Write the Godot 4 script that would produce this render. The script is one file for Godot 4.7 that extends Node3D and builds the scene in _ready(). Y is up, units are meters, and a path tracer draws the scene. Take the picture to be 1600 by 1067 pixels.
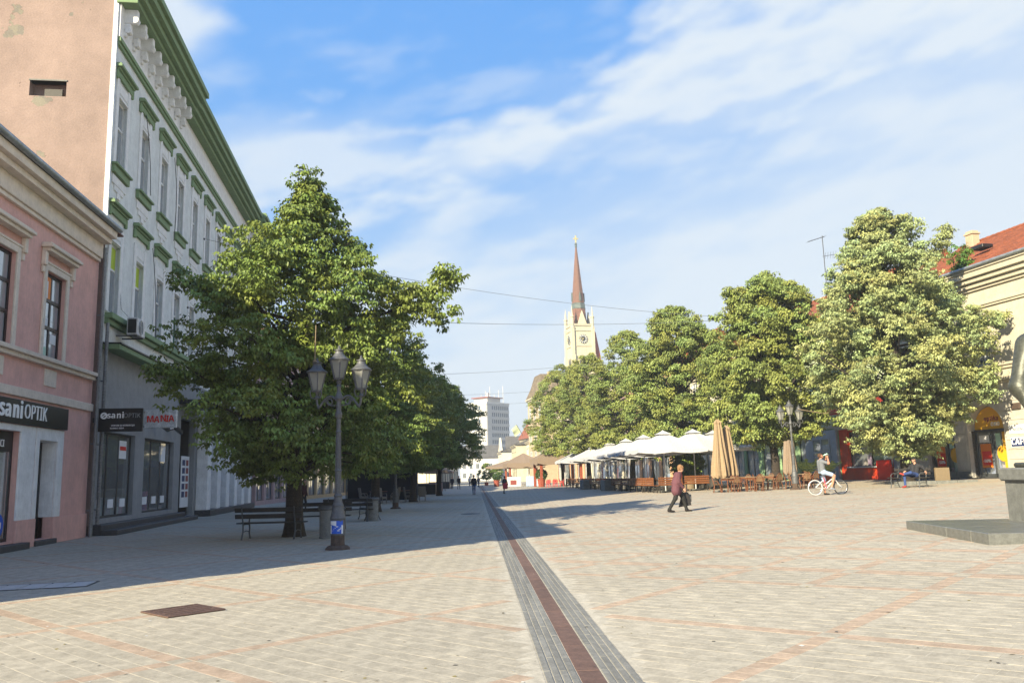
extends Node3D

# A pedestrian square on a summer morning. Metres, y up, the street runs towards -z.
# The square is level left of the drain and rises gently to the right of it.
const RISE := 0.03
const AXIS := 42.5                       # bearing of the paving bands, degrees

var M := {}
var T := {}
var taken := {}
var rng := RandomNumberGenerator.new()
var fonts := {}


class MB:
	# collects triangles for one mesh; corners run counter-clockwise seen from outside
	var v := PackedVector3Array()
	var n := PackedVector3Array()
	var c := PackedColorArray()
	var col := Color(1, 1, 1)
	var tinted := false
	var xf := Transform3D()

	func put(a: Vector3, b: Vector3, d: Vector3, na: Vector3, nb: Vector3, nd: Vector3) -> void:
		v.append(xf * a); v.append(xf * d); v.append(xf * b)
		n.append((xf.basis * na).normalized()); n.append((xf.basis * nd).normalized()); n.append((xf.basis * nb).normalized())
		c.append(col); c.append(col); c.append(col)

	func tri(a: Vector3, b: Vector3, d: Vector3) -> void:
		var k := (b - a).cross(d - a).normalized()
		put(a, b, d, k, k, k)

	func quad(a: Vector3, b: Vector3, d: Vector3, e: Vector3) -> void:
		tri(a, b, d)
		tri(a, d, e)

	func box(x0: float, y0: float, z0: float, x1: float, y1: float, z1: float) -> void:
		var p := [Vector3(x0, y0, z1), Vector3(x1, y0, z1), Vector3(x1, y1, z1), Vector3(x0, y1, z1), Vector3(x0, y0, z0), Vector3(x1, y0, z0), Vector3(x1, y1, z0), Vector3(x0, y1, z0)]
		quad(p[0], p[1], p[2], p[3]); quad(p[5], p[4], p[7], p[6]); quad(p[1], p[5], p[6], p[2])
		quad(p[4], p[0], p[3], p[7]); quad(p[3], p[2], p[6], p[7]); quad(p[4], p[5], p[1], p[0])

	func cbox(x0: float, y0: float, z0: float, x1: float, y1: float, z1: float, b: float) -> void:
		# box with chamfered edges
		var lo := Vector3(x0, y0, z0)
		var hi := Vector3(x1, y1, z1)
		var s := [lo, hi]
		var pt := func(ix: int, iy: int, iz: int, ax: int) -> Vector3:
			var q := Vector3(s[ix].x, s[iy].y, s[iz].z)
			var inn := Vector3(b if ix == 0 else -b, b if iy == 0 else -b, b if iz == 0 else -b)
			inn[ax] = 0.0
			return q + inn
		for ax in 3:
			var u := (ax + 1) % 3
			var w := (ax + 2) % 3
			for side in 2:
				var g := []
				for k in [[0, 0], [1, 0], [1, 1], [0, 1]]:
					var i := [0, 0, 0]
					i[ax] = side; i[u] = k[0]; i[w] = k[1]
					g.append(pt.call(i[0], i[1], i[2], ax))
				if side == 1: quad(g[0], g[1], g[2], g[3])
				else: quad(g[3], g[2], g[1], g[0])
		# edges and corners
		for ax in 3:
			var u := (ax + 1) % 3
			var w := (ax + 2) % 3
			for su in 2:
				for sw in 2:
					var i0 := [0, 0, 0]
					var i1 := [0, 0, 0]
					i0[u] = su; i1[u] = su; i0[w] = sw; i1[w] = sw; i1[ax] = 1
					var a: Vector3 = pt.call(i0[0], i0[1], i0[2], u)
					var d: Vector3 = pt.call(i1[0], i1[1], i1[2], u)
					var e: Vector3 = pt.call(i1[0], i1[1], i1[2], w)
					var f: Vector3 = pt.call(i0[0], i0[1], i0[2], w)
					_edge(a, d, e, f)
		for k in 8:
			var ix := k & 1
			var iy := (k >> 1) & 1
			var iz := (k >> 2) & 1
			var a: Vector3 = pt.call(ix, iy, iz, 0)
			var d: Vector3 = pt.call(ix, iy, iz, 1)
			var e: Vector3 = pt.call(ix, iy, iz, 2)
			if (d - a).cross(e - a).dot((a + d + e) / 3.0 - mid) > 0: tri(a, d, e)
			else: tri(a, e, d)

	func _edge(a: Vector3, d: Vector3, e: Vector3, f: Vector3) -> void:
		# the winding that faces away from the box is found from the two faces the edge joins
		var k := (d - a).cross(e - a)
		var m := (a + d + e + f) / 4.0
		if k.dot(m - mid) > 0: quad(a, d, e, f)
		else: quad(f, e, d, a)
	var mid := Vector3.ZERO

	func bev(x0: float, y0: float, z0: float, x1: float, y1: float, z1: float, b := 0.01) -> void:
		mid = Vector3(x0 + x1, y0 + y1, z0 + z1) / 2.0
		cbox(minf(x0, x1), minf(y0, y1), minf(z0, z1), maxf(x0, x1), maxf(y0, y1), maxf(z0, z1), b)

	func tube(pts: Array, radii: Array, sides := 8, caps := true) -> void:
		var rings := []
		var prev := Vector3.ZERO
		for i in pts.size():
			var t: Vector3 = ((pts[mini(i + 1, pts.size() - 1)] as Vector3) - (pts[maxi(i - 1, 0)] as Vector3)).normalized()
			var side := prev
			if i == 0:
				side = t.cross(Vector3.UP if absf(t.y) < 0.9 else Vector3.RIGHT).normalized()
			side = (side - t * side.dot(t)).normalized()
			prev = side
			var up := t.cross(side)
			var ring := []
			for k in sides:
				var a := TAU * k / sides
				ring.append([side * cos(a) + up * sin(a), t])
			rings.append(ring)
		for i in pts.size() - 1:
			var ra: float = radii[mini(i, radii.size() - 1)]
			var rb: float = radii[mini(i + 1, radii.size() - 1)]
			for k in sides:
				var l := (k + 1) % sides
				var a0: Vector3 = rings[i][k][0]
				var a1: Vector3 = rings[i][l][0]
				var b0: Vector3 = rings[i + 1][k][0]
				var b1: Vector3 = rings[i + 1][l][0]
				var p: Vector3 = pts[i]
				var q: Vector3 = pts[i + 1]
				put(p + a0 * ra, p + a1 * ra, q + b1 * rb, a0, a1, b1)
				put(p + a0 * ra, q + b1 * rb, q + b0 * rb, a0, b1, b0)
		if caps:
			for e in 2:
				var i := 0 if e == 0 else pts.size() - 1
				var r: float = radii[mini(i, radii.size() - 1)]
				var p: Vector3 = pts[i]
				for k in range(1, sides - 1):
					var a: Vector3 = p + rings[i][0][0] * r
					var b: Vector3 = p + rings[i][k][0] * r
					var d: Vector3 = p + rings[i][k + 1][0] * r
					if e == 0: tri(a, d, b)
					else: tri(a, b, d)

	func lathe(prof: Array, sides := 16, at := Vector3.ZERO, sharp := true) -> void:
		# prof: [radius, height] from bottom to top
		for i in prof.size() - 1:
			var r0: float = prof[i][0]
			var y0: float = prof[i][1]
			var r1: float = prof[i + 1][0]
			var y1: float = prof[i + 1][1]
			var sl := Vector2(y1 - y0, r0 - r1).normalized()
			for k in sides:
				var a := TAU * k / sides
				var b := TAU * (k + 1) / sides
				var da := Vector3(cos(a), 0, -sin(a))
				var db := Vector3(cos(b), 0, -sin(b))
				var na := Vector3(da.x * sl.x, sl.y, da.z * sl.x)
				var nb := Vector3(db.x * sl.x, sl.y, db.z * sl.x)
				if sides <= 8 and sharp:
					na = ((na + nb) / 2.0).normalized()
					nb = na
				var p0 := at + da * r0 + Vector3(0, y0, 0)
				var p1 := at + db * r0 + Vector3(0, y0, 0)
				var q0 := at + da * r1 + Vector3(0, y1, 0)
				var q1 := at + db * r1 + Vector3(0, y1, 0)
				if r0 > 0.0001: put(p0, p1, q1, na, nb, nb)
				if r1 > 0.0001: put(p0, q1, q0, na, nb, na)

	func prism(poly: Array, z0: float, z1: float) -> void:
		# poly: Vector2 counter-clockwise in the xy plane, extruded along z
		var pv := PackedVector2Array(poly)
		var ix := Geometry2D.triangulate_polygon(pv)
		for i in range(0, ix.size(), 3):
			var a := pv[ix[i]]
			var b := pv[ix[i + 1]]
			var d := pv[ix[i + 2]]
			if (b - a).cross(d - a) < 0:
				var s := b
				b = d; d = s
			tri(Vector3(a.x, a.y, z1), Vector3(b.x, b.y, z1), Vector3(d.x, d.y, z1))
			tri(Vector3(a.x, a.y, z0), Vector3(d.x, d.y, z0), Vector3(b.x, b.y, z0))
		for i in pv.size():
			var a := pv[i]
			var b := pv[(i + 1) % pv.size()]
			quad(Vector3(a.x, a.y, z0), Vector3(b.x, b.y, z0), Vector3(b.x, b.y, z1), Vector3(a.x, a.y, z1))

	func bar(a: Vector3, b: Vector3, w: float, h: float) -> void:
		# square bar from a to b
		var t := (b - a).normalized()
		var s := t.cross(Vector3.UP if absf(t.y) < 0.95 else Vector3.BACK).normalized() * w / 2.0
		var u := s.cross(t).normalized() * h / 2.0
		var p := [a - s - u, a + s - u, a + s + u, a - s + u, b - s - u, b + s - u, b + s + u, b - s + u]
		quad(p[0], p[3], p[2], p[1]); quad(p[4], p[5], p[6], p[7]); quad(p[0], p[1], p[5], p[4])
		quad(p[2], p[3], p[7], p[6]); quad(p[1], p[2], p[6], p[5]); quad(p[3], p[0], p[4], p[7])

	func mesh() -> ArrayMesh:
		var arr := []
		arr.resize(Mesh.ARRAY_MAX)
		arr[Mesh.ARRAY_VERTEX] = v
		arr[Mesh.ARRAY_NORMAL] = n
		if tinted: arr[Mesh.ARRAY_COLOR] = c
		var m := ArrayMesh.new()
		m.add_surface_from_arrays(Mesh.PRIMITIVE_TRIANGLES, arr)
		return m


# ---------------------------------------------------------------- small helpers
func drain_x(z: float) -> float:
	return 0.875 + 0.0477 * z

func gy(x: float, z: float) -> float:
	return RISE * clampf(x - drain_x(z) - 0.37, 0.0, 42.0)

func on(x: float, z: float, lift := 0.0) -> Vector3:
	return Vector3(x, gy(x, z) + lift, z)

func lin(r: float, g: float, b: float, a := 1.0) -> Color:
	var k := Color(r, g, b).linear_to_srgb()
	k.a = a
	return k

func numbered(called: String) -> String:
	var k: int = taken.get(called, 0)
	taken[called] = k + 1
	return called if k == 0 else "%s_%03d" % [called, k]

func metas(o: Node, label: String, category: String, group := "") -> void:
	o.set_meta("label", label)
	o.set_meta("category", category)
	if group != "": o.set_meta("group", group)

func thing(called: String, label: String, category: String, at := Vector3.ZERO, turn := 0.0, group := "") -> Node3D:
	var o := Node3D.new()
	o.name = numbered(called)
	add_child(o)
	o.position = at
	o.rotation.y = turn
	metas(o, label, category, group)
	return o

func part(parent: Node, called: String, mesh: Mesh, mat: Material, at := Vector3.ZERO, turn := 0.0) -> MeshInstance3D:
	var o := MeshInstance3D.new()
	o.name = called if parent != self else numbered(called)
	o.mesh = mesh
	o.material_override = mat
	o.position = at
	o.rotation.y = turn
	parent.add_child(o, true)
	return o

func structure(called: String, mesh: Mesh, mat: Material) -> MeshInstance3D:
	var o := part(self, called, mesh, mat)
	o.set_meta("kind", "structure")
	return o

func again(src: Node3D, label: String, at: Vector3, turn: float) -> Node3D:
	var o: Node3D = src.duplicate()
	var base := String(src.name)
	var k := RegEx.create_from_string("_\\d{3}$").search(base)
	if k: base = base.substr(0, k.get_start())
	o.name = numbered(base)
	add_child(o)
	o.position = at
	o.rotation = Vector3(0, turn, 0)
	if label != "": o.set_meta("label", label)
	return o

func boxm(x0: float, y0: float, z0: float, x1: float, y1: float, z1: float, b := 0.0) -> ArrayMesh:
	var m := MB.new()
	if b > 0.0: m.bev(x0, y0, z0, x1, y1, z1, b)
	else: m.box(minf(x0, x1), minf(y0, y1), minf(z0, z1), maxf(x0, x1), maxf(y0, y1), maxf(z0, z1))
	return m.mesh()

func text(parent: Node, words: String, size: float, mat: Material, at: Vector3, turn := 0.0, bold := false, stretch := 1.0, called := "lettering", depth := 0.02) -> MeshInstance3D:
	var key := "b" if bold else "r"
	if not fonts.has(key):
		var f := SystemFont.new()
		f.font_names = PackedStringArray(["Droid Sans"])
		if bold: f.font_weight = 700
		fonts[key] = f
	var t := TextMesh.new()
	t.font = fonts[key]
	t.text = words
	t.font_size = 32
	t.pixel_size = size / 32.0
	t.depth = depth
	t.curve_step = 2.0
	var o := part(parent, called, t, mat, at, turn)
	o.scale.x = stretch
	return o


# ---------------------------------------------------------------- textures and materials
func gray(called: String, f: Callable, n := 512) -> void:
	var im := Image.create(n, n, false, Image.FORMAT_RGB8)
	for y in n:
		for x in n:
			var k: float = clampf(f.call(x, y), 0.0, 1.0)
			im.set_pixel(x, y, Color(k, k, k))
	T[called] = ImageTexture.create_from_image(im)

func noise_image(seed_: int, freq: float, oct := 4, n := 512, type := FastNoiseLite.TYPE_SIMPLEX_SMOOTH) -> Image:
	var f := FastNoiseLite.new()
	f.seed = seed_
	f.noise_type = type
	f.frequency = freq
	f.fractal_octaves = oct
	return f.get_seamless_image(n, n)

func make_textures() -> void:
	var big := noise_image(3, 0.006, 4)
	var mid := noise_image(5, 0.03, 4)
	var fine := noise_image(9, 0.25, 2)
	var cell := noise_image(12, 0.12, 1, 512, FastNoiseLite.TYPE_CELLULAR)
	var g := func(im: Image, x: int, y: int) -> float: return im.get_pixel(posmod(x, 512), posmod(y, 512)).r
	gray("plaster", func(x: int, y: int) -> float:
		var streak: float = g.call(mid, x * 3, int(y * 0.25) % 512)
		return 0.95 + 0.10 * (g.call(big, x, y) - 0.5) + 0.08 * (g.call(fine, x, y) - 0.5) + 0.09 * (streak - 0.5) + 0.06 * (g.call(mid, x, y) - 0.5))
	gray("stone", func(x: int, y: int) -> float:
		return 0.82 + 0.5 * (g.call(fine, x, y) - 0.5) + 0.16 * (g.call(mid, x, y) - 0.5) + 0.16 * (g.call(big, x, y) - 0.5))
	gray("paverstone", func(x: int, y: int) -> float:
		return 0.88 + 0.22 * (g.call(fine, x, y) - 0.5) + 0.12 * (g.call(mid, x, y) - 0.5) + 0.16 * (g.call(big, x, y) - 0.5))
	gray("wood", func(x: int, y: int) -> float:
		return 0.78 + 0.5 * (g.call(mid, x * 5, int(y * 0.4) % 512) - 0.5) + 0.2 * (g.call(big, x, y) - 0.5) + 0.15 * (g.call(fine, x, y) - 0.5))
	gray("metal", func(x: int, y: int) -> float:
		return 0.82 + 0.3 * (g.call(mid, x, y) - 0.5) + 0.2 * (g.call(big, x, y) - 0.5) + 0.1 * (g.call(fine, x, y) - 0.5))
	gray("fabric", func(x: int, y: int) -> float:
		return 0.9 + 0.06 * (sin(x * TAU / 8.0) * sin(y * TAU / 8.0)) + 0.12 * (g.call(big, x, y) - 0.5) + 0.08 * (g.call(mid, x, y) - 0.5))
	gray("wicker", func(x: int, y: int) -> float:
		var row := int(y / 16.0)
		return 0.62 + 0.3 * absf(sin((x + (row % 2) * 16) * PI / 32.0)) * absf(sin(y * PI / 16.0)) + 0.2 * (g.call(mid, x, y) - 0.5))
	gray("bark", func(x: int, y: int) -> float:
		return 0.7 + 0.9 * (g.call(mid, x * 4, int(y * 0.6) % 512) - 0.5) + 0.2 * (g.call(fine, x, y) - 0.5))
	gray("tile", func(x: int, y: int) -> float:
		# blotches for weathered roof tiles: each tile its own tone
		var tx := int(x / 32.0) * 37
		var ty := int(y / 32.0) * 53
		return 0.78 + 0.35 * (g.call(fine, tx, ty) - 0.5) + 0.2 * (g.call(mid, x, y) - 0.5) + 0.2 * (g.call(big, x, y) - 0.5))
	# peeling plaster: salmon paint, pale render where the paint has come off
	var im := Image.create(512, 512, false, Image.FORMAT_RGB8)
	var pn := noise_image(21, 0.009, 5)
	for y in 512:
		for x in 512:
			var q: float = pn.get_pixel(x, y).r
			var grain: float = 1.0 + 0.12 * (g.call(fine, x, y) - 0.5) + 0.14 * (g.call(big, x + 90, y) - 0.5) + 0.08 * (g.call(mid, x, y) - 0.5)
			var a := Color(0.90, 0.74, 0.66)
			if q > 0.83: a = Color(0.80, 0.73, 0.62) if g.call(mid, x, y) > 0.42 else Color(0.74, 0.68, 0.60)
			elif q > 0.824: a = Color(0.66, 0.52, 0.46)
			im.set_pixel(x, y, Color(a.r * grain, a.g * grain, a.b * grain))
	T["peel"] = ImageTexture.create_from_image(im)
	# relief for plaster and stone
	var bump := noise_image(31, 0.18, 3)
	bump.convert(Image.FORMAT_RGBA8)
	bump.bump_map_to_normal_map(3.0)
	T["bump"] = ImageTexture.create_from_image(bump)
	var bump2 := noise_image(33, 0.05, 4)
	bump2.convert(Image.FORMAT_RGBA8)
	bump2.bump_map_to_normal_map(6.0)
	T["bump2"] = ImageTexture.create_from_image(bump2)

func mk(called: String, r: float, g: float, b: float, rough := 0.8, tex := "", metres := 2.0, nrm := "", strength := 0.4, world := true) -> StandardMaterial3D:
	var m := StandardMaterial3D.new()
	m.resource_name = called
	m.albedo_color = lin(r, g, b)
	m.roughness = rough
	m.metallic_specular = 0.5
	if tex != "":
		m.albedo_texture = T[tex]
	if nrm != "":
		m.normal_enabled = true
		m.normal_texture = T[nrm]
		m.normal_scale = strength
	if tex != "" or nrm != "":
		m.uv1_triplanar = true
		m.uv1_world_triplanar = world
		m.uv1_scale = Vector3.ONE / metres
	M[called] = m
	return m

func tint(called: String, rough := 0.8, tex := "", metres := 1.0, nrm := "") -> StandardMaterial3D:
	var m := mk(called, 1, 1, 1, rough, tex, metres, nrm)
	m.vertex_color_use_as_albedo = true
	return m

func glass(called: String, r: float, g: float, b: float, alpha: float) -> StandardMaterial3D:
	var m := StandardMaterial3D.new()
	m.resource_name = called
	m.albedo_color = lin(r, g, b, alpha)
	m.transparency = BaseMaterial3D.TRANSPARENCY_ALPHA
	m.roughness = 0.03
	M[called] = m
	return m

func make_materials() -> void:
	mk("pink_wall", 0.78, 0.45, 0.39, 0.9, "plaster", 3.0, "bump", 0.25)
	mk("cream_trim", 0.80, 0.69, 0.58, 0.85, "plaster", 1.7, "bump", 0.2)
	mk("white_paint", 0.90, 0.90, 0.90, 0.6, "plaster", 2.2)
	mk("black_sign", 0.012, 0.012, 0.014, 0.35, "metal", 1.5)
	mk("white_letters", 0.92, 0.92, 0.92, 0.5)
	mk("dark_frame", 0.028, 0.016, 0.014, 0.4, "wood", 0.6)
	mk("black_frame", 0.02, 0.02, 0.022, 0.4, "metal", 0.8)
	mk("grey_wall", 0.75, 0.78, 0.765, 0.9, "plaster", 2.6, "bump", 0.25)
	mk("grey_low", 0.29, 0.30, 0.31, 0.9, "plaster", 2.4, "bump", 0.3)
	mk("peel", 0.355, 0.41, 0.465, 0.92, "peel", 9.0, "bump", 0.12)
	mk("green_trim", 0.20, 0.30, 0.15, 0.75, "plaster", 1.4, "bump", 0.2)
	mk("white_trim", 0.84, 0.84, 0.83, 0.85, "plaster", 1.5, "bump", 0.2)
	mk("window_white", 0.80, 0.80, 0.78, 0.55, "plaster", 1.0)
	mk("zinc", 0.46, 0.50, 0.53, 0.45, "metal", 1.6).metallic = 0.5
	mk("bright_zinc", 0.72, 0.76, 0.78, 0.4, "metal", 1.6).metallic = 0.3
	mk("pipe", 0.30, 0.32, 0.34, 0.5, "metal", 1.0).metallic = 0.4
	mk("dark_stone", 0.075, 0.075, 0.08, 0.6, "stone", 0.8, "bump", 0.3)
	mk("granite", 0.22, 0.225, 0.21, 0.3, "stone", 0.7)
	mk("granite_rough", 0.27, 0.275, 0.255, 0.7, "stone", 0.9, "bump", 0.4)
	mk("bronze", 0.12, 0.125, 0.10, 0.45, "metal", 1.1, "bump2", 0.3).metallic = 0.35
	mk("roof_tile", 0.42, 0.125, 0.055, 0.85, "tile", 3.6, "bump", 0.5)
	mk("roof_tile_dark", 0.30, 0.14, 0.09, 0.85, "tile", 3.6, "bump", 0.5)
	mk("slate", 0.17, 0.16, 0.15, 0.75, "tile", 3.0, "bump", 0.4)
	mk("cream_wall", 0.60, 0.55, 0.43, 0.9, "plaster", 2.6, "bump", 0.25)
	mk("cream_low", 0.56, 0.53, 0.46, 0.9, "plaster", 2.4, "bump", 0.3)
	mk("cream_mould", 0.54, 0.49, 0.38, 0.88, "plaster", 1.6, "bump", 0.2)
	mk("red_shop", 0.70, 0.07, 0.022, 0.5, "plaster", 1.5)
	mk("red_awning", 0.58, 0.045, 0.018, 0.8, "fabric", 0.5)
	mk("blue_grey", 0.42, 0.47, 0.52, 0.85, "plaster", 2.0)
	mk("pale_green", 0.55, 0.63, 0.40, 0.9, "plaster", 2.4, "bump", 0.2)
	mk("leaf_green_wall", 0.30, 0.46, 0.24, 0.9, "plaster", 2.2)
	mk("apricot", 0.66, 0.40, 0.24, 0.9, "plaster", 2.2)
	mk("ochre", 0.55, 0.40, 0.22, 0.9, "plaster", 2.2)
	mk("rose", 0.50, 0.34, 0.33, 0.9, "plaster", 2.2)
	mk("buff", 0.50, 0.40, 0.27, 0.9, "plaster", 3.0, "bump2", 0.2)
	mk("ivory", 0.72, 0.66, 0.52, 0.9, "plaster", 2.5)
	mk("church_stone", 0.57, 0.52, 0.37, 0.9, "plaster", 4.0)
	mk("concrete", 0.52, 0.51, 0.49, 0.9, "plaster", 6.0)
	mk("concrete_light", 0.68, 0.66, 0.61, 0.9, "plaster", 6.0)
	mk("copper", 0.14, 0.18, 0.16, 0.6, "metal", 2.0)
	mk("gold", 0.85, 0.68, 0.28, 0.3).metallic = 0.7
	mk("clock_white", 0.75, 0.75, 0.70, 0.6)
	mk("ink", 0.01, 0.01, 0.012, 0.5)
	mk("iron", 0.13, 0.14, 0.15, 0.55, "metal", 0.7, "bump", 0.2).metallic = 0.3
	mk("lamp_grey", 0.17, 0.175, 0.185, 0.55, "metal", 0.6, "bump", 0.25).metallic = 0.25
	mk("rust", 0.13, 0.085, 0.06, 0.8, "metal", 0.4, "bump2", 0.4)
	mk("cover_iron", 0.16, 0.095, 0.075, 0.7, "metal", 0.5, "bump", 0.5)
	mk("dark_wood", 0.05, 0.042, 0.036, 0.55, "wood", 0.5, "bump", 0.3)
	mk("teak", 0.36, 0.13, 0.045, 0.55, "wood", 0.4, "bump", 0.25)
	mk("cane", 0.28, 0.10, 0.04, 0.5, "wood", 0.4)
	mk("cane_seat", 0.32, 0.18, 0.085, 0.7, "wicker", 0.3)
	mk("table_top", 0.45, 0.30, 0.18, 0.4, "wood", 0.6)
	mk("wicker", 0.40, 0.30, 0.18, 0.75, "wicker", 0.35, "bump", 0.6)
	mk("dark_wicker", 0.075, 0.065, 0.055, 0.7, "wicker", 0.35, "bump", 0.6)
	mk("pale_wicker", 0.42, 0.38, 0.34, 0.75, "wicker", 0.35, "bump", 0.6)
	mk("white_canvas", 0.60, 0.60, 0.625, 0.85, "fabric", 0.5).backlight = Color(0.5, 0.48, 0.48)
	mk("tan_canvas", 0.385, 0.275, 0.165, 0.88, "fabric", 0.5).backlight = Color(0.25, 0.2, 0.12)
	mk("brown_canvas", 0.30, 0.225, 0.165, 0.88, "fabric", 0.5).backlight = Color(0.25, 0.18, 0.12)
	mk("dark_canvas", 0.012, 0.012, 0.018, 0.9, "fabric", 0.5)
	mk("red_metal", 0.42, 0.10, 0.05, 0.5, "metal", 0.6)
	mk("red_plastic", 0.55, 0.03, 0.04, 0.45)
	mk("white_plastic", 0.88, 0.88, 0.88, 0.45, "metal", 1.0)
	mk("blue_panel", 0.35, 0.46, 0.66, 0.4)
	mk("blue_poster", 0.015, 0.10, 0.55, 0.5)
	mk("paper", 0.75, 0.76, 0.78, 0.8)
	mk("yellow_print", 0.78, 0.42, 0.02, 0.5)
	mk("red_print", 0.72, 0.03, 0.015, 0.5)
	mk("orange_print", 0.78, 0.22, 0.02, 0.5)
	mk("navy_print", 0.02, 0.035, 0.12, 0.5)
	mk("maroon_print", 0.25, 0.06, 0.05, 0.5)
	mk("lime_print", 0.42, 0.55, 0.03, 0.5)
	mk("mint_print", 0.40, 0.62, 0.50, 0.5)
	mk("terracotta", 0.32, 0.075, 0.045, 0.8, "plaster", 0.8)
	mk("rubber", 0.02, 0.02, 0.02, 0.8)
	mk("bike_white", 0.62, 0.62, 0.62, 0.25)
	mk("bike_pink", 0.62, 0.08, 0.15, 0.3)
	mk("chrome", 0.6, 0.6, 0.6, 0.2).metallic = 1.0
	mk("bag_black", 0.018, 0.015, 0.016, 0.6, "fabric", 0.2)
	mk("bag_grey", 0.22, 0.22, 0.20, 0.7, "fabric", 0.2)
	mk("cable", 0.16, 0.17, 0.18, 0.6)
	mk("sand", 0.58, 0.535, 0.445, 0.95, "paverstone", 0.6)
	mk("far_paving", 0.475, 0.44, 0.36, 0.9, "paverstone", 1.2)
	mk("earth", 0.20, 0.19, 0.17, 0.95, "stone", 2.0)
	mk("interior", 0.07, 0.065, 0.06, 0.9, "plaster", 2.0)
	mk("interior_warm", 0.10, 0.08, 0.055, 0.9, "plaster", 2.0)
	mk("goods", 0.40, 0.36, 0.30, 0.8, "plaster", 0.7)
	mk("curtain", 0.60, 0.60, 0.58, 0.9, "fabric", 0.6)
	mk("shutter", 0.28, 0.085, 0.05, 0.7, "wood", 0.5)
	mk("bark", 0.085, 0.065, 0.05, 0.95, "bark", 0.9, "bump2", 1.0)
	mk("dark_glass", 0.42, 0.46, 0.50, 0.04).metallic = 0.55
	mk("far_glass", 0.06, 0.08, 0.10, 0.12).metallic_specular = 0.7
	mk("hair_dark", 0.02, 0.015, 0.012, 0.7)
	glass("glass", 0.75, 0.82, 0.85, 0.10)
	glass("lamp_glass", 0.36, 0.36, 0.33, 0.6).roughness = 0.6
	tint("paver", 0.9, "paverstone", 0.9, "bump").normal_scale = 0.15
	tint("cloth", 0.85)
	var lf := tint("leaf", 0.5)
	lf.backlight = Color(0.32, 0.34, 0.18)
	lf.metallic_specular = 0.45


# ---------------------------------------------------------------- the build, largest things first
func _ready() -> void:
	rng.seed = 7
	var cam := Camera3D.new()
	cam.name = "camera"
	add_child(cam)
	cam.position = Vector3(0, 1.55, 0)
	cam.fov = rad_to_deg(2.0 * atan(533.5 / 1300.0))
	cam.near = 0.1
	cam.far = 4000.0
	cam.transform.basis = Basis(Vector3.RIGHT, atan(210.5 / 1300.0)) * Basis(Vector3.BACK, deg_to_rad(-1.5))
	cam.current = true

	var env := Environment.new()
	env.background_mode = Environment.BG_SKY
	env.sky = Sky.new()
	env.sky.sky_material = make_sky()
	env.background_energy_multiplier = 0.5
	env.tonemap_mode = Environment.TONE_MAPPER_LINEAR
	env.tonemap_exposure = 2.4
	env.sdfgi_enabled = true
	env.ssao_enabled = true
	env.ssil_enabled = true
	env.fog_enabled = true
	env.fog_density = 0.0006
	env.fog_light_color = Color(0.90, 0.94, 1.0)
	var we := WorldEnvironment.new()
	we.name = "world_environment"
	we.environment = env
	add_child(we)

	var sun := DirectionalLight3D.new()
	sun.name = "sun"
	add_child(sun)
	var bearing := deg_to_rad(36.5)
	var height := deg_to_rad(26.5)
	var ray := Vector3(sin(bearing) * cos(height), -sin(height), -cos(bearing) * cos(height))
	sun.look_at_from_position(Vector3.ZERO, ray, Vector3.UP)
	sun.light_energy = 1.6
	sun.light_color = Color(1.0, 0.945, 0.81)
	sun.light_angular_distance = 0.5
	sun.shadow_enabled = true

	make_textures()
	make_materials()
	build_ground()
	build_paving()
	build_pink_building()
	build_green_building()
	build_left_row()
	build_right_row()
	build_far_buildings()
	build_church()
	build_trees()
	build_lamps()
	build_benches_and_bins()
	build_signs()
	build_cafe()
	build_monument()
	build_people()
	build_small_things()


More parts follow.
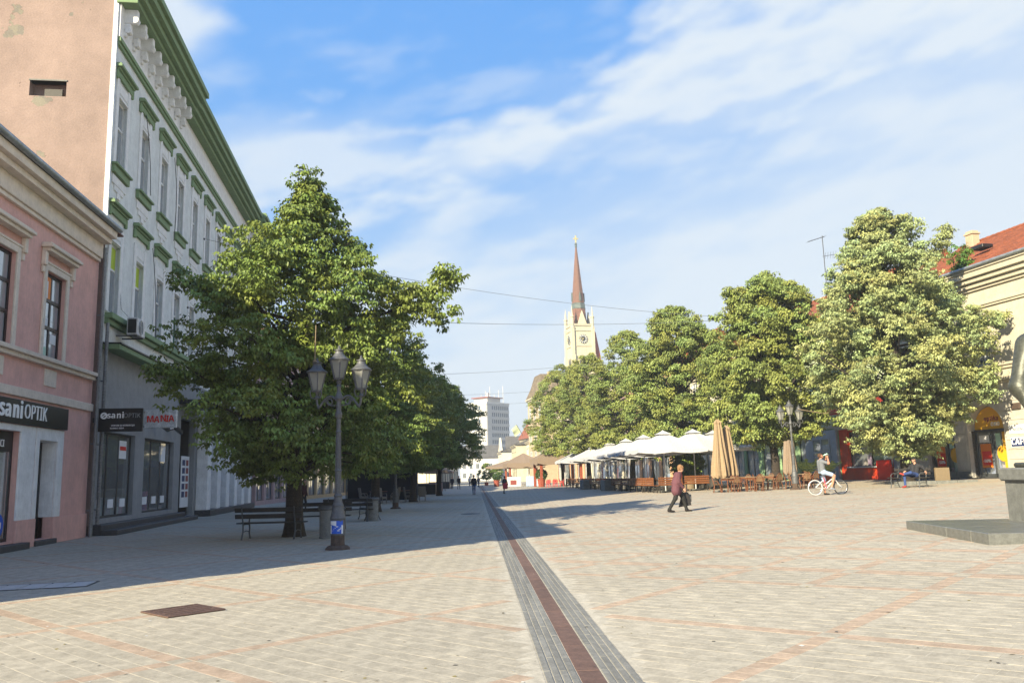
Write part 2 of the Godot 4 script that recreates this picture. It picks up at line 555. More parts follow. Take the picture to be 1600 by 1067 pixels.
func make_sky() -> PanoramaSkyMaterial:
	# clear blue with high cirrus: one long bright streak, a softer bank beside it, a thin veil low down
	var w := 2048
	var h := 1024
	var im := Image.create(w, h, false, Image.FORMAT_RGBF)
	var fa := FastNoiseLite.new()
	fa.seed = 4
	fa.noise_type = FastNoiseLite.TYPE_SIMPLEX_SMOOTH
	fa.frequency = 1.0
	fa.fractal_octaves = 5
	fa.fractal_gain = 0.55
	var fb := FastNoiseLite.new()
	fb.seed = 11
	fb.noise_type = FastNoiseLite.TYPE_SIMPLEX_SMOOTH
	fb.frequency = 1.0
	fb.fractal_octaves = 3
	var zen := Color(0.095, 0.32, 0.77)
	var low := Color(0.32, 0.58, 0.84)
	var white := Color(0.71, 0.765, 0.80)
	var below := Color(0.35, 0.36, 0.36)
	for j in h:
		var el := 90.0 - 180.0 * (j + 0.5) / h
		if el < 0.0:
			im.fill_rect(Rect2i(0, j, w, h - j), below)
			break
		var ce := cos(deg_to_rad(el))
		var se := sin(deg_to_rad(el))
		var t := clampf(1.0 - el / 46.0, 0.0, 1.0)
		var base := zen.lerp(low, t * t * 0.95).lerp(Color(0.045, 0.16, 0.50), smoothstep(30.0, 85.0, el))
		for i in w:
			var az := fposmod((i + 0.5) / w * 360.0 + 180.0, 360.0) - 180.0
			var ca := cos(deg_to_rad(az))
			var sa := sin(deg_to_rad(az))
			var dx := sa * ce
			var dz := -ca * ce
			# streaky noise, finer across the streaks than along them
			var n1 := fa.get_noise_3d(dx * 5.0 + se * 4.0, se * 19.0 - dx * 5.0, dz * 5.0)
			var n2 := fb.get_noise_3d(dx * 3.0, se * 7.0, dz * 3.0 + 9.0)
			# bright streak
			var mid := 21.0 + clampf((az + 5.0) * 0.22, -1.0, 4.4) + n2 * 1.2
			var thick := 1.0 + clampf((az + 6.0) * 0.14, 0.0, 3.6)
			var off := el - mid
			var s1 := smoothstep(-0.8, 0.4, off / thick + n1 * 1.3) * (1.0 - smoothstep(0.2, 2.2, off / thick + n1 * 1.8)) * smoothstep(-7.5, -1.0, az + n1 * 3.0) * (1.0 - smoothstep(34.0, 60.0, az))
			# softer bank to the left of it
			var q := Vector2((az + 14.0) / 10.0, (el - 21.0 - (az + 14.0) * 0.1) / 3.2).length()
			var s2 := (1.0 - smoothstep(0.35, 1.25, q + n1 * 1.0)) * 0.7
			var q3 := Vector2((az + 24.5) / 4.0, (el - 29.5) / 4.5).length()
			var s3 := (1.0 - smoothstep(0.3, 1.2, q3 + n1 * 0.7)) * 0.8
			# thin veil towards the horizon and to the right
			var veil := clampf(smoothstep(26.0, 6.0, el + n1 * 10.0 + n2 * 6.0 - clampf(az, -14.0, 60.0) * 0.3) * 0.82, 0.0, 1.0)
			var any := smoothstep(-0.1, 0.7, n1 * 0.9 + n2 * 0.6) * 0.32
			var d := 1.0 - (1.0 - s1 * 0.85) * (1.0 - s2) * (1.0 - s3) * (1.0 - veil) * (1.0 - any)
			im.set_pixel(i, j, base.lerp(white, clampf(d, 0.0, 0.96)))
	var m := PanoramaSkyMaterial.new()
	m.panorama = ImageTexture.create_from_image(im)
	return m


# ---------------------------------------------------------------- ground, paving, drain
func build_ground() -> void:
	var m := MB.new()
	var zs := [400.0, 60.0, 10.0, -60.0, -140.0, -400.0, -2500.0]
	for i in zs.size() - 1:
		var za: float = zs[i]
		var zb: float = zs[i + 1]
		var da := drain_x(clampf(za, -400, 60))
		var db := drain_x(clampf(zb, -400, 60))
		var offs := [[-2000.0, 0.0], [0.37, 0.0], [42.37, 42.0 * RISE], [2000.0, 42.0 * RISE]]
		for k in 3:
			var l: float = offs[k][0]
			var r: float = offs[k + 1][0]
			var hl: float = offs[k][1] - 0.03
			var hr: float = offs[k + 1][1] - 0.03
			m.quad(Vector3(da + l, hl, za), Vector3(da + r, hr, za), Vector3(db + r, hr, zb), Vector3(db + l, hl, zb))
	structure("ground", m.mesh(), M.earth)

func band_u(u: float, left: bool) -> bool:
	# whether the row starting at u is a red row that runs across
	if left: return absf(fposmod(u - 3.66 + 1.4, 2.87) - 1.4) < 0.097
	if u < 10.5: return absf(fposmod(u - 7.70 + 1.4, 2.87) - 1.4) < 0.097
	return absf(fposmod(u - 10.57 + 0.7, 1.435) - 0.7) < 0.097

func build_paving() -> void:
	# bed of pale jointing sand, one sheet left of the drain, one right of it
	var a := deg_to_rad(AXIS)
	var U := Vector2(sin(a), -cos(a))
	var V := Vector2(cos(a), sin(a))
	var bed := MB.new()
	var near := 4.0
	var far := -66.0
	for side in 2:
		var z0 := near
		while z0 > far:
			var z1 := z0 - 10.0
			for zz in 1:
				if side == 0:
					bed.quad(Vector3(-26, -0.0012, z0), Vector3(drain_x(z0) - 0.37, -0.0012, z0), Vector3(drain_x(z1) - 0.37, -0.0012, z1), Vector3(-26, -0.0012, z1))
				else:
					bed.quad(Vector3(drain_x(z0) + 0.37, -0.0012, z0), Vector3(drain_x(z0) + 38.37, 38 * RISE - 0.008, z0), Vector3(drain_x(z1) + 38.37, 38 * RISE - 0.008, z1), Vector3(drain_x(z1) + 0.37, -0.0012, z1))
			z0 = z1
	var pave := structure("pavement", bed.mesh(), M.sand)
	# the rows beyond, too far to tell the stones apart
	var fm := MB.new()
	for side in 2:
		for zz in [[4.0, 60.0], [-66.0, -160.0], [-160.0, -400.0]]:
			var z0: float = maxf(zz[0], zz[1])
			var z1: float = minf(zz[0], zz[1])
			if side == 0: fm.quad(Vector3(-40, -0.004, z0), Vector3(drain_x(z0) - 0.37, -0.004, z0), Vector3(drain_x(z1) - 0.37, -0.004, z1), Vector3(-40, -0.004, z1))
			else: fm.quad(Vector3(drain_x(z0) + 0.37, -0.004, z0), Vector3(drain_x(z0) + 40.37, 40 * RISE - 0.004, z0), Vector3(drain_x(z1) + 40.37, 40 * RISE - 0.004, z1), Vector3(drain_x(z1) + 0.37, -0.004, z1))
	var fp := structure("far_pavement", fm.mesh(), M.far_paving)
	# stones: rows 0.191 wide along U, 0.287 long along V
	var stone := MB.new()
	var hw := 0.5
	var c1 := 0.475
	# unit stone with a worn top edge; x is its length, z its width, thickness 0.03
	var top := 0.0
	var lip := -0.001
	var bot := -0.028
	var rp := func(e: float, y: float) -> Array: return [Vector3(-e, y, e), Vector3(e, y, e), Vector3(e, y, -e), Vector3(-e, y, -e)]
	var r0: Array = rp.call(hw, bot)
	var r1: Array = rp.call(hw, lip)
	var r2: Array = rp.call(c1, top)
	stone.quad(r2[0], r2[1], r2[2], r2[3])
	for k in 4:
		var l := (k + 1) % 4
		stone.quad(r0[k], r0[l], r1[l], r1[k])
		stone.quad(r1[k], r1[l], r2[l], r2[k])
	var sm := stone.mesh()
	var spots := []
	var step_u := 2.87 / 15.0
	var step_v := 2.87 / 10.0
	var r := RandomNumberGenerator.new()
	r.seed = 3
	var worn := FastNoiseLite.new()
	worn.seed = 17
	worn.frequency = 0.22
	worn.fractal_octaves = 4
	for side in 2:
		var left := side == 0
		# left: bands along U at v = -7.48 + k 2.87 ; right: at -3.3 + k 2.87, halved beyond u 10.6
		var v0 := -7.48 if left else -3.25
		for iu in range(-30, 470):
			var u: float = (3.66 if left else 7.70) + iu * step_u - 40 * step_u
			var row_red := band_u(u, left)
			for iv in range(-16, 16):
				# one cell of the pattern at a time: a band stone and nine or ten plain ones
				var cell: float = v0 + iv * 2.87
				var half: bool = (not left) and u > 10.5
				var marks := [0.0]
				if half: marks.append(1.435)
				var segs := []
				for q in marks.size():
					var b0: float = cell + marks[q]
					var b1: float = cell + (marks[q + 1] if q + 1 < marks.size() else 2.87)
					segs.append([b0 - 0.0957, b0 + 0.0957, true])
					var n := 9 if not half else 4
					var sx := b0 + 0.0957
					var len := (b1 - 0.0957 - sx) / (n + 0.33)
					# running joints shift by half a stone on every other row
					var odd := posmod(iu, 2) == 1
					if row_red: odd = false
					var cur := sx
					if odd:
						segs.append([cur, cur + len * 0.66, false])
						cur += len * 0.66
					for k in n + 1:
						var e := minf(cur + len, b1 - 0.0957)
						if e - cur > 0.03: segs.append([cur, e, false])
						cur = e
				for s in segs:
					var vm: float = (s[0] + s[1]) / 2.0
					var p := U * u + V * vm
					if p.y > near - 1.0 or p.y < far + 0.5: continue
					var dx := p.x - drain_x(p.y)
					if left and (dx > -0.47 or p.x < -16.0): continue
					if not left and (dx < 0.47 or p.x > 30.0): continue
					# stay inside what the square shows
					if p.y > -3.0 and absf(p.x) > 9.0: continue
					if absf(p.x) > absf(p.y) * 0.78 + 6.0: continue
					var red: bool = (row_red != bool(s[2]))
					spots.append([p, s[1] - s[0], red, p.length() if p.y < -5.8 and absf(p.x) < -p.y * 0.64 else 1e6])
	spots.sort_custom(func(x: Array, y: Array) -> bool: return x[3] < y[3])
	var greys := []
	var turn := Basis(Vector3.UP, PI / 2 - a + PI / 2)
	var mats := {}
	for k in 10:
		var m: StandardMaterial3D = M.paver.duplicate()
		var f := 0.94 + 0.03 * (k % 5)
		m.vertex_color_use_as_albedo = false
		m.albedo_color = lin(0.495 * f, 0.45 * f, 0.365 * f) if k < 5 else lin(0.52 * f, 0.395 * f, 0.295 * f)
		mats[k] = m
	var mm := MultiMesh.new()
	mm.transform_format = MultiMesh.TRANSFORM_3D
	mm.use_colors = true
	mm.mesh = sm
	mm.instance_count = spots.size() - 300
	var xdir := Vector3(V.x, 0, V.y)
	var zdir := -Vector3(U.x, 0, U.y)
	for i in spots.size():
		var s: Array = spots[i]
		var p: Vector2 = s[0]
		var sl: float = RISE if p.x > drain_x(p.y) + 0.37 else 0.0
		var ln: float = s[1]
		var bx := Vector3(xdir.x, xdir.x * sl, xdir.z) * (ln - 0.005)
		var bz := Vector3(zdir.x, zdir.x * sl, zdir.z) * (step_u - 0.008)
		var lift := r.randf_range(-0.0008, 0.0012)
		var tilt := r.randf_range(-0.0015, 0.0015)
		var b := Basis(bx + Vector3(0, tilt, 0), Vector3.UP, bz)
		# stones laid in different years differ a little in shade, patch by patch
		var tone := clampf(r.randf() * 0.75 + 0.125 + 0.9 * worn.get_noise_2d(p.x, p.y), 0.0, 1.0)
		var spot := Transform3D(b, Vector3(p.x, gy(p.x, p.y) + lift, p.y))
		if i < 300:
			var o := part(pave, "paver", sm, mats[(5 if s[2] else 0) + int(tone * 4.99)])
			o.transform = spot
		else:
			var f := 0.94 + 0.12 * tone
			var col := Color(0.495 * f, 0.45 * f, 0.365 * f) if not s[2] else Color(0.52 * f, 0.395 * f, 0.295 * f)
			mm.set_instance_transform(i - 300, spot)
			mm.set_instance_color(i - 300, col)
	var mi := MultiMeshInstance3D.new()
	mi.name = "paver_rows"
	mi.multimesh = mm
	mi.material_override = M.paver
	mi.set_meta("kind", "stuff")
	pave.add_child(mi, true)
	build_drain(r)

func build_drain(r: RandomNumberGenerator) -> void:
	# slot drain down the middle: grey kerb slabs either side of a rusty red channel strip
	var bed := MB.new()
	for zz in [[5.0, -60.0], [-60.0, -150.0], [-150.0, -300.0]]:
		var a: float = zz[0]
		var b: float = zz[1]
		bed.quad(Vector3(drain_x(a) - 0.37, -0.0035, a), Vector3(drain_x(a) + 0.37, -0.0035, a), Vector3(drain_x(b) + 0.37, -0.0035, b), Vector3(drain_x(b) - 0.37, -0.0035, b))
	var d := structure("drainage_channel", bed.mesh(), M.sand)
	var along := Vector3(-0.0477, 0, -1).normalized()
	var turn := atan2(-along.x, -along.z)
	var slabs := []
	for k in 4:
		slabs.append(boxm(-0.0285, -0.03, -0.497, 0.0285, 0.003, 0.497, 0.004))
	var red := boxm(-0.094, -0.03, -0.497, 0.094, -0.001, 0.497, 0.004)
	var gm := []
	var rm := []
	for k in 3:
		var g := 0.9 + 0.1 * k
		gm.append(mk("drain_grey_%d" % k, 0.31 * g, 0.305 * g, 0.28 * g, 0.75, "stone", 0.6, "bump", 0.3))
		rm.append(mk("drain_red_%d" % k, 0.215 * g, 0.125 * g, 0.095 * g, 0.75, "stone", 0.6, "bump", 0.3))
	var offs := [-0.331, -0.2645, -0.198, -0.1315, 0.1315, 0.198, 0.2645, 0.331]
	var rest := MB.new()
	var rest_red := MB.new()
	for i in range(-4, 150):
		var z := -float(i)
		for k in 9:
			var x: float = drain_x(z) + (offs[k] if k < 8 else 0.0)
			var lift := r.randf_range(-0.001, 0.002)
			var zz := z + (0.5 if k % 2 == 0 else 0.0)
			x -= 0.0477 * (z - zz)
			if i >= 3 and i < 34:
				part(d, "kerb_slab" if k < 8 else "channel_strip", slabs[0] if k < 8 else red, (gm if k < 8 else rm)[r.randi() % 3], Vector3(x, lift, zz), turn)
			else:
				var m := rest if k < 8 else rest_red
				m.xf = Transform3D(Basis(Vector3.UP, turn), Vector3(x, lift, zz))
				var w := 0.0285 if k < 8 else 0.094
				m.box(-w, -0.03, -0.497, w, 0.003 if k < 8 else -0.001, 0.497)
	var ra := part(d, "far_kerb_slabs", rest.mesh(), gm[1])
	ra.set_meta("kind", "stuff")
	var rb := part(d, "far_channel_strip", rest_red.mesh(), rm[1])
	rb.set_meta("kind", "stuff")


# ---------------------------------------------------------------- parts that buildings share
# A facade's own axes: x along it, y up, z out into the street.
func facade(called: String, label: String, at: Vector3, bearing: float, right_side := false) -> Node3D:
	# bearing: degrees right of -z in which the facade recedes; a right-hand facade runs back towards the viewer
	var a := deg_to_rad(bearing)
	var o := thing(called, label, "building", at)
	var along := Vector3(sin(a), 0, -cos(a)) * (-1.0 if right_side else 1.0)
	o.basis = Basis(along, Vector3.UP, along.cross(Vector3.UP))
	return o

const NONE := -1.0e9
func wall(m: MB, x0: float, y0: float, x1: float, y1: float, holes := [], reveal := 0.2, z := 0.0) -> void:
	var xs := [x0, x1]
	var ys := [y0, y1]
	for h in holes:
		for k in [0, 2]:
			if h[k] > x0 and h[k] < x1 and not xs.has(h[k]): xs.append(h[k])
			if h[k + 1] > y0 and h[k + 1] < y1 and not ys.has(h[k + 1]): ys.append(h[k + 1])
	xs.sort()
	ys.sort()
	for j in ys.size() - 1:
		var open: float = NONE
		for i in xs.size():
			var solid := false
			if i < xs.size() - 1:
				var p := Vector2((xs[i] + xs[i + 1]) / 2.0, (ys[j] + ys[j + 1]) / 2.0)
				solid = true
				for h in holes:
					if p.x > h[0] and p.x < h[2] and p.y > h[1] and p.y < h[3]: solid = false
			if solid and open == NONE: open = xs[i]
			if not solid and open != NONE:
				m.quad(Vector3(open, ys[j], z), Vector3(xs[i], ys[j], z), Vector3(xs[i], ys[j + 1], z), Vector3(open, ys[j + 1], z))
				open = NONE
	var b := z - reveal
	for h in holes:
		reveals(m, h, z, b)

func reveals(m: MB, h: Array, z: float, b: float) -> void:
	m.quad(Vector3(h[0], h[1], z), Vector3(h[0], h[1], b), Vector3(h[0], h[3], b), Vector3(h[0], h[3], z))
	m.quad(Vector3(h[2], h[1], b), Vector3(h[2], h[1], z), Vector3(h[2], h[3], z), Vector3(h[2], h[3], b))
	m.quad(Vector3(h[0], h[3], z), Vector3(h[0], h[3], b), Vector3(h[2], h[3], b), Vector3(h[2], h[3], z))
	m.quad(Vector3(h[0], h[1], b), Vector3(h[0], h[1], z), Vector3(h[2], h[1], z), Vector3(h[2], h[1], b))

func shell(m: MB, w: float, h: float, depth: float, near_end := true, far_end := true) -> void:
	# the other walls of a building whose street front is made with wall()
	if near_end: m.quad(Vector3(0, 0, -depth), Vector3(0, 0, 0), Vector3(0, h, 0), Vector3(0, h, -depth))
	if far_end: m.quad(Vector3(w, 0, 0), Vector3(w, 0, -depth), Vector3(w, h, -depth), Vector3(w, h, 0))
	m.quad(Vector3(w, 0, -depth), Vector3(0, 0, -depth), Vector3(0, h, -depth), Vector3(w, h, -depth))

var win_cache := {}
func window(parent: Node, cx: float, y0: float, w: float, h: float, z: float, cols: int, splits: Array, fm: Material, pm: Material, fr := 0.06, called := "window") -> MeshInstance3D:
	# splits: heights of the cross bars as shares of the window's height
	var key := "%.2f %.2f %d %s %.2f" % [w, h, cols, str(splits), fr]
	if not win_cache.has(key):
		var m := MB.new()
		var d := 0.05
		m.box(-w / 2, 0, -d, -w / 2 + fr, h, 0); m.box(w / 2 - fr, 0, -d, w / 2, h, 0)
		m.box(-w / 2 + fr, 0, -d, w / 2 - fr, fr, 0); m.box(-w / 2 + fr, h - fr, -d, w / 2 - fr, h, 0)
		var rows := [0.0] + splits + [1.0]
		for s in splits: m.box(-w / 2 + fr, h * s - fr * 0.55, -d, w / 2 - fr, h * s + fr * 0.55, 0.008)
		var iw := (w - 2 * fr) / cols
		for k in range(1, cols):
			var x := -w / 2 + fr + iw * k
			for j in rows.size() - 1:
				m.box(x - fr * 0.5, h * rows[j] + fr * (1.0 if j == 0 else 0.55), -d, x + fr * 0.5, h * rows[j + 1] - fr * (1.0 if j == rows.size() - 2 else 0.55), -0.006)
		var panes := []
		for j in rows.size() - 1:
			for k in cols:
				var x := -w / 2 + fr + iw * (k + 0.5)
				var ya: float = h * rows[j] + fr * 0.4
				var yb: float = h * rows[j + 1] - fr * 0.4
				panes.append([boxm(-iw / 2 + fr * 0.2, -(yb - ya) / 2, -0.006, iw / 2 - fr * 0.2, (yb - ya) / 2, 0.0), Vector3(x, (ya + yb) / 2, -d * 0.55)])
		win_cache[key] = [m.mesh(), panes]
	var o := part(parent, called, win_cache[key][0], fm, Vector3(cx, y0, z))
	for p in win_cache[key][1]:
		var g := part(o, "pane", p[0], pm, p[1])
		# old panes never lie quite flat, so each mirrors a different bit of sky
		g.rotation = Vector3(rng.randf_range(-0.012, 0.012), rng.randf_range(-0.012, 0.012), 0)
	return o

func gable_roof(parent: Node, w: float, depth: float, eave: float, ridge: float, over: float, mat: Material, hip0 := 0.0, hip1 := 0.0, called := "roof") -> MeshInstance3D:
	# tiled roof in overlapping courses, ridge parallel to the facade
	var m := MB.new()
	var half := depth / 2.0
	var slope := Vector2(half + over, ridge - eave).length()
	var n := maxi(4, int(slope / 0.34))
	for side in 2:
		for i in n:
			var t0 := float(i) / n
			var t1 := float(i + 1) / n
			var za := over - (half + over) * t0
			var zb := over - (half + over) * t1
			var ya := lerpf(eave, ridge, t0)
			var yb := lerpf(eave, ridge, t1)
			var xa0 := -over * (1.0 if hip0 > 0 else 0.1) + (hip0 + over) * t0 * (1.0 if hip0 > 0 else 0.0)
			var xa1 := w + over * (1.0 if hip1 > 0 else 0.1) - (hip1 + over) * t0 * (1.0 if hip1 > 0 else 0.0)
			var xb0 := -over * (1.0 if hip0 > 0 else 0.1) + (hip0 + over) * t1 * (1.0 if hip0 > 0 else 0.0)
			var xb1 := w + over * (1.0 if hip1 > 0 else 0.1) - (hip1 + over) * t1 * (1.0 if hip1 > 0 else 0.0)
			var lift := 0.045
			if side == 0:
				m.quad(Vector3(xa0, ya + lift, za), Vector3(xa1, ya + lift, za), Vector3(xb1, yb + 0.004, zb), Vector3(xb0, yb + 0.004, zb))
				m.quad(Vector3(xa0, ya - 0.01, za), Vector3(xa1, ya - 0.01, za), Vector3(xa1, ya + lift, za), Vector3(xa0, ya + lift, za))
			else:
				var zc := -depth - za
				var zd := -depth - zb
				m.quad(Vector3(xa1, ya + lift, zc), Vector3(xa0, ya + lift, zc), Vector3(xb0, yb + 0.004, zd), Vector3(xb1, yb + 0.004, zd))
	if hip0 > 0:
		m.tri(Vector3(-over, eave, -depth - over), Vector3(-over, eave, over), Vector3(hip0, ridge, -half))
	else:
		m.tri(Vector3(0, eave, -depth), Vector3(0, eave, 0), Vector3(0, ridge, -half))
	if hip1 > 0:
		m.tri(Vector3(w + over, eave, over), Vector3(w + over, eave, -depth - over), Vector3(w - hip1, ridge, -half))
	else:
		m.tri(Vector3(w, eave, 0), Vector3(w, eave, -depth), Vector3(w, ridge, -half))
	m.box(-over, eave - 0.06, -depth - over, w + over, eave - 0.012, over)
	var o := part(parent, called, m.mesh(), mat)
	var rm := MB.new()
	var rx := hip0
	while rx < w - hip1 - 0.05:
		var re := minf(rx + 0.42, w - hip1)
		rm.tube([Vector3(rx, ridge + 0.01, -half), Vector3(re + 0.03, ridge + 0.025, -half)], [0.11, 0.12], 8)
		rx = re
	part(o, "ridge", rm.mesh(), mat)
	return o

func cornice(parent: Node, x0: float, x1: float, steps: Array, mat: Material, z := 0.0, called := "cornice") -> MeshInstance3D:
	# steps: [y0, y1, projection] from the bottom up
	var m := MB.new()
	for s in steps:
		m.bev(x0 - (s[2] if called == "cornice" else 0.0) * 0.0, s[0], z - 0.02, x1, s[1] - 0.002, z + s[2], 0.012)
	return part(parent, called, m.mesh(), mat)

func pipe(parent: Node, x: float, y0: float, y1: float, z: float, r: float, mat: Material, called := "drainpipe") -> void:
	var m := MB.new()
	m.tube([Vector3(x, y0, z), Vector3(x, y1, z)], [r], 12)
	var y := y0 + 0.8
	while y < y1:
		m.tube([Vector3(x, y, z), Vector3(x, y + 0.05, z)], [r * 1.25], 12)
		m.box(x - 0.012, y, z - r * 2.4, x + 0.012, y + 0.05, z)
		y += 2.1
	part(parent, called, m.mesh(), mat)

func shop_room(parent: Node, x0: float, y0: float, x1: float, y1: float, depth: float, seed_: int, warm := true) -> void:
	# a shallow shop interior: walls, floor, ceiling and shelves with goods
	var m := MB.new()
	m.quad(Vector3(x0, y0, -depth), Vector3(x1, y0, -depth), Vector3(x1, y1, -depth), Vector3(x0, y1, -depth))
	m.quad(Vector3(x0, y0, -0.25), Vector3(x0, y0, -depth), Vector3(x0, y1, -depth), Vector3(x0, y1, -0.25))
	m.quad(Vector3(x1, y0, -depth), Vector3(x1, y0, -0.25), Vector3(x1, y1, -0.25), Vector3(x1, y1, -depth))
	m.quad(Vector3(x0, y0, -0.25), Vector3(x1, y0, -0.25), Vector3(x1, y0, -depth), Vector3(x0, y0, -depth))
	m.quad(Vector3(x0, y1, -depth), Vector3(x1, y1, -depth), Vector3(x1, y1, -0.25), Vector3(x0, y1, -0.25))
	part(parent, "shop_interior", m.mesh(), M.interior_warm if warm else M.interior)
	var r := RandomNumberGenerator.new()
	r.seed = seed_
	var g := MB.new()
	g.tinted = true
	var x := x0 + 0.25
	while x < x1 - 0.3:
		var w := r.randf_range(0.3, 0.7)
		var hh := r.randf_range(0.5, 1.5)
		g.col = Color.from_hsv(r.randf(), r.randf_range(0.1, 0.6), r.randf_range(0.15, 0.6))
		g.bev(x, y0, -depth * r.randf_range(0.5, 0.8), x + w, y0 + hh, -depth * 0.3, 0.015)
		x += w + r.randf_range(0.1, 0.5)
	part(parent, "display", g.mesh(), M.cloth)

# ---------------------------------------------------------------- pink two-storey building
func build_pink_building() -> void:
	var L := 20.35
	# s below is measured from the corner with the grey building, as x = L + s
	var b := facade("pink_building", "pink two-storey building with cream mouldings and black optician sign", Vector3(-11.2, 0, -6.65), -7.0)
	var holes := []
	var cx := []
	for k in 6:
		var x := L - 3.22 - 3.2 * k
		cx.append(x)
		holes.append([x - 0.68, 5.22, x + 0.68, 7.68])
	holes.append([L - 9.6, 0.22, L - 4.86, 3.05])          # shop window
	holes.append([L - 3.72, 0.16, L - 2.52, 2.88])         # door
	holes.append([L - 18.5, 0.5, L - 12.0, 3.0])
	var m := MB.new()
	wall(m, 0, 0, L, 9.25, holes, 0.24)
	shell(m, L, 10.0, 12.0)
	part(b, "wall", m.mesh(), M.pink_wall)
	gable_roof(b, L, 12.0, 10.02, 12.3, 0.55, M.roof_tile_dark)
	cornice(b, -0.3, L - 0.12, [[8.9, 9.02, 0.10], [9.02, 9.5, 0.16], [9.5, 9.68, 0.42], [9.68, 9.93, 0.58]], M.cream_trim)
	var gut := MB.new()
	gut.tube([Vector3(-0.3, 10.0, 0.66), Vector3(L - 0.08, 10.0, 0.66)], [0.09], 12)
	gut.box(-0.3, 9.96, 0.3, L - 0.08, 10.06, 0.66)
	part(b, "gutter", gut.mesh(), M.zinc)
	cornice(b, 0, L, [[4.96, 5.08, 0.12], [5.08, 5.2, 0.2]], M.cream_trim, 0.0, "sill_course")
	cornice(b, 0, L, [[3.96, 4.2, 0.07]], M.cream_trim, 0.0, "band")
	# windows with surrounds and hoods
	var sur := MB.new()
	sur.bev(-0.86, 5.2, 0.0, -0.68, 7.86, 0.06, 0.012); sur.bev(0.68, 5.2, 0.0, 0.86, 7.86, 0.06, 0.012)
	sur.bev(-0.68, 7.68, 0.0, 0.68, 7.86, 0.06, 0.012)
	sur.bev(-0.92, 7.86, 0.0, 0.92, 7.93, 0.08, 0.012)
	var sm := sur.mesh()
	var hood := MB.new()
	hood.bev(-1.02, 8.16, 0.0, 1.02, 8.26, 0.24, 0.012); hood.bev(-1.1, 8.26, 0.0, 1.1, 8.36, 0.32, 0.015); hood.bev(-1.06, 8.36, 0.0, 1.06, 8.41, 0.26, 0.01)
	for s in [-1, 1]:
		hood.bev(s * 0.98 - 0.08, 7.75, 0.0, s * 0.98 + 0.08, 8.16, 0.14, 0.02)
		hood.bev(s * 0.98 - 0.06, 7.55, 0.0, s * 0.98 + 0.06, 7.75, 0.08, 0.02)
	var hm := hood.mesh()
	var panel := boxm(-0.4, 4.42, 0.0, 0.4, 4.9, 0.025, 0.006)
	for x in cx:
		var wn := window(b, x, 5.22, 1.36, 2.46, -0.1, 2, [0.36, 0.68], M.dark_frame, M.dark_glass, 0.085)
		part(wn, "surround", sm, M.cream_trim, Vector3(0, -5.22, 0.1))
		part(wn, "hood", hm, M.cream_trim, Vector3(0, -5.22, 0.1))
		part(b, "panel", panel, M.cream_trim, Vector3(x, 0, 0))
	# things stuck behind the panes
	var st := part(b, "orange_poster", boxm(-0.27, -0.36, 0, 0.27, 0.36, 0.004), M.orange_print, Vector3(cx[0] - 0.31, 7.22, -0.118))
	part(st, "print", boxm(-0.14, -0.26, 0.004, 0.1, 0.24, 0.006), M.paper)
	for k in 3:
		part(b, "notice", boxm(-0.2, -0.14, 0, 0.2, 0.14, 0.004), M.paper if k != 2 else M.mint_print, Vector3(cx[0] + (-0.3 if k != 1 else 0.3), 6.25 - 0.42 * k, -0.118))
	# fascia sign
	var sg := part(b, "fascia_sign", boxm(L - 9.6, 3.24, 0.02, L - 2.1, 3.86, 0.14, 0.012), M.black_sign)
	text(sg, "sani", 0.6, M.white_letters, Vector3(L - 5.72, 3.58, 0.15), 0, true, 1.1)
	text(sg, "OPTIK", 0.5, M.white_letters, Vector3(L - 4.3, 3.57, 0.15), 0, false, 1.0)
	# white portal frames, pink plinths, shop window and door
	var w := MB.new()
	w.bev(L - 4.86, 0.74, 0.0, L - 4.02, 3.22, 0.06, 0.01); w.bev(L - 9.9, 3.05, 0.0, L - 4.86, 3.22, 0.06, 0.01)
	w.bev(L - 3.94, 0.74, 0.0, L - 3.72, 3.22, 0.06, 0.01); w.bev(L - 2.52, 0.74, 0.0, L - 2.12, 3.22, 0.06, 0.01); w.bev(L - 3.72, 2.88, 0.0, L - 2.52, 3.22, 0.06, 0.01)
	w.box(L - 2.53, 0.74, -0.42, L - 2.505, 2.88, 0.0); w.box(L - 3.725, 2.866, -0.42, L - 2.515, 2.878, 0.0)
	part(b, "portal_frame", w.mesh(), M.white_paint)
	var pl := MB.new()
	pl.bev(L - 4.86, 0.0, 0.0, L - 3.72, 0.74, 0.075, 0.01); pl.bev(L - 2.52, 0.0, 0.0, L - 0.02, 0.74, 0.06, 0.01)
	pl.bev(0, 0.0, 0.0, L - 9.6, 0.55, 0.06, 0.01)
	part(b, "plinth", pl.mesh(), M.pink_wall)
	part(b, "step", boxm(L - 9.7, 0, -0.3, L - 4.5, 0.17, 0.3, 0.015), M.dark_stone)
	part(b, "step", boxm(L - 3.75, 0, -0.7, L - 2.4, 0.14, 0.14, 0.015), M.dark_stone)
	var door := part(b, "door", boxm(-0.6, 0, -0.03, -0.5, 2.7, 0.03), M.black_frame, Vector3(L - 3.12, 0.16, -0.4))
	part(door, "door_stile", boxm(0.5, 0, -0.03, 0.6, 2.7, 0.03), M.black_frame)
	part(door, "pane", boxm(-0.5, 0.08, -0.005, 0.5, 2.7, 0.005), M.dark_glass)
	part(door, "handle", boxm(0.3, 0.9, 0.03, 0.34, 1.3, 0.07, 0.01), M.chrome)
	var sw := window(b, L - 7.23, 0.22, 4.74, 2.83, -0.14, 2, [], M.black_frame, M.glass, 0.09, "shop_window")
	part(sw, "head_panel", boxm(-2.28, 2.3, -0.02, 2.28, 2.76, 0.012), M.black_sign)
	text(sw, "GUCCI", 0.24, M.white_letters, Vector3(1.5, 2.5, 0.02))
	var disc := MB.new()
	disc.xf = Transform3D(Basis(Vector3.RIGHT, PI / 2), Vector3.ZERO)
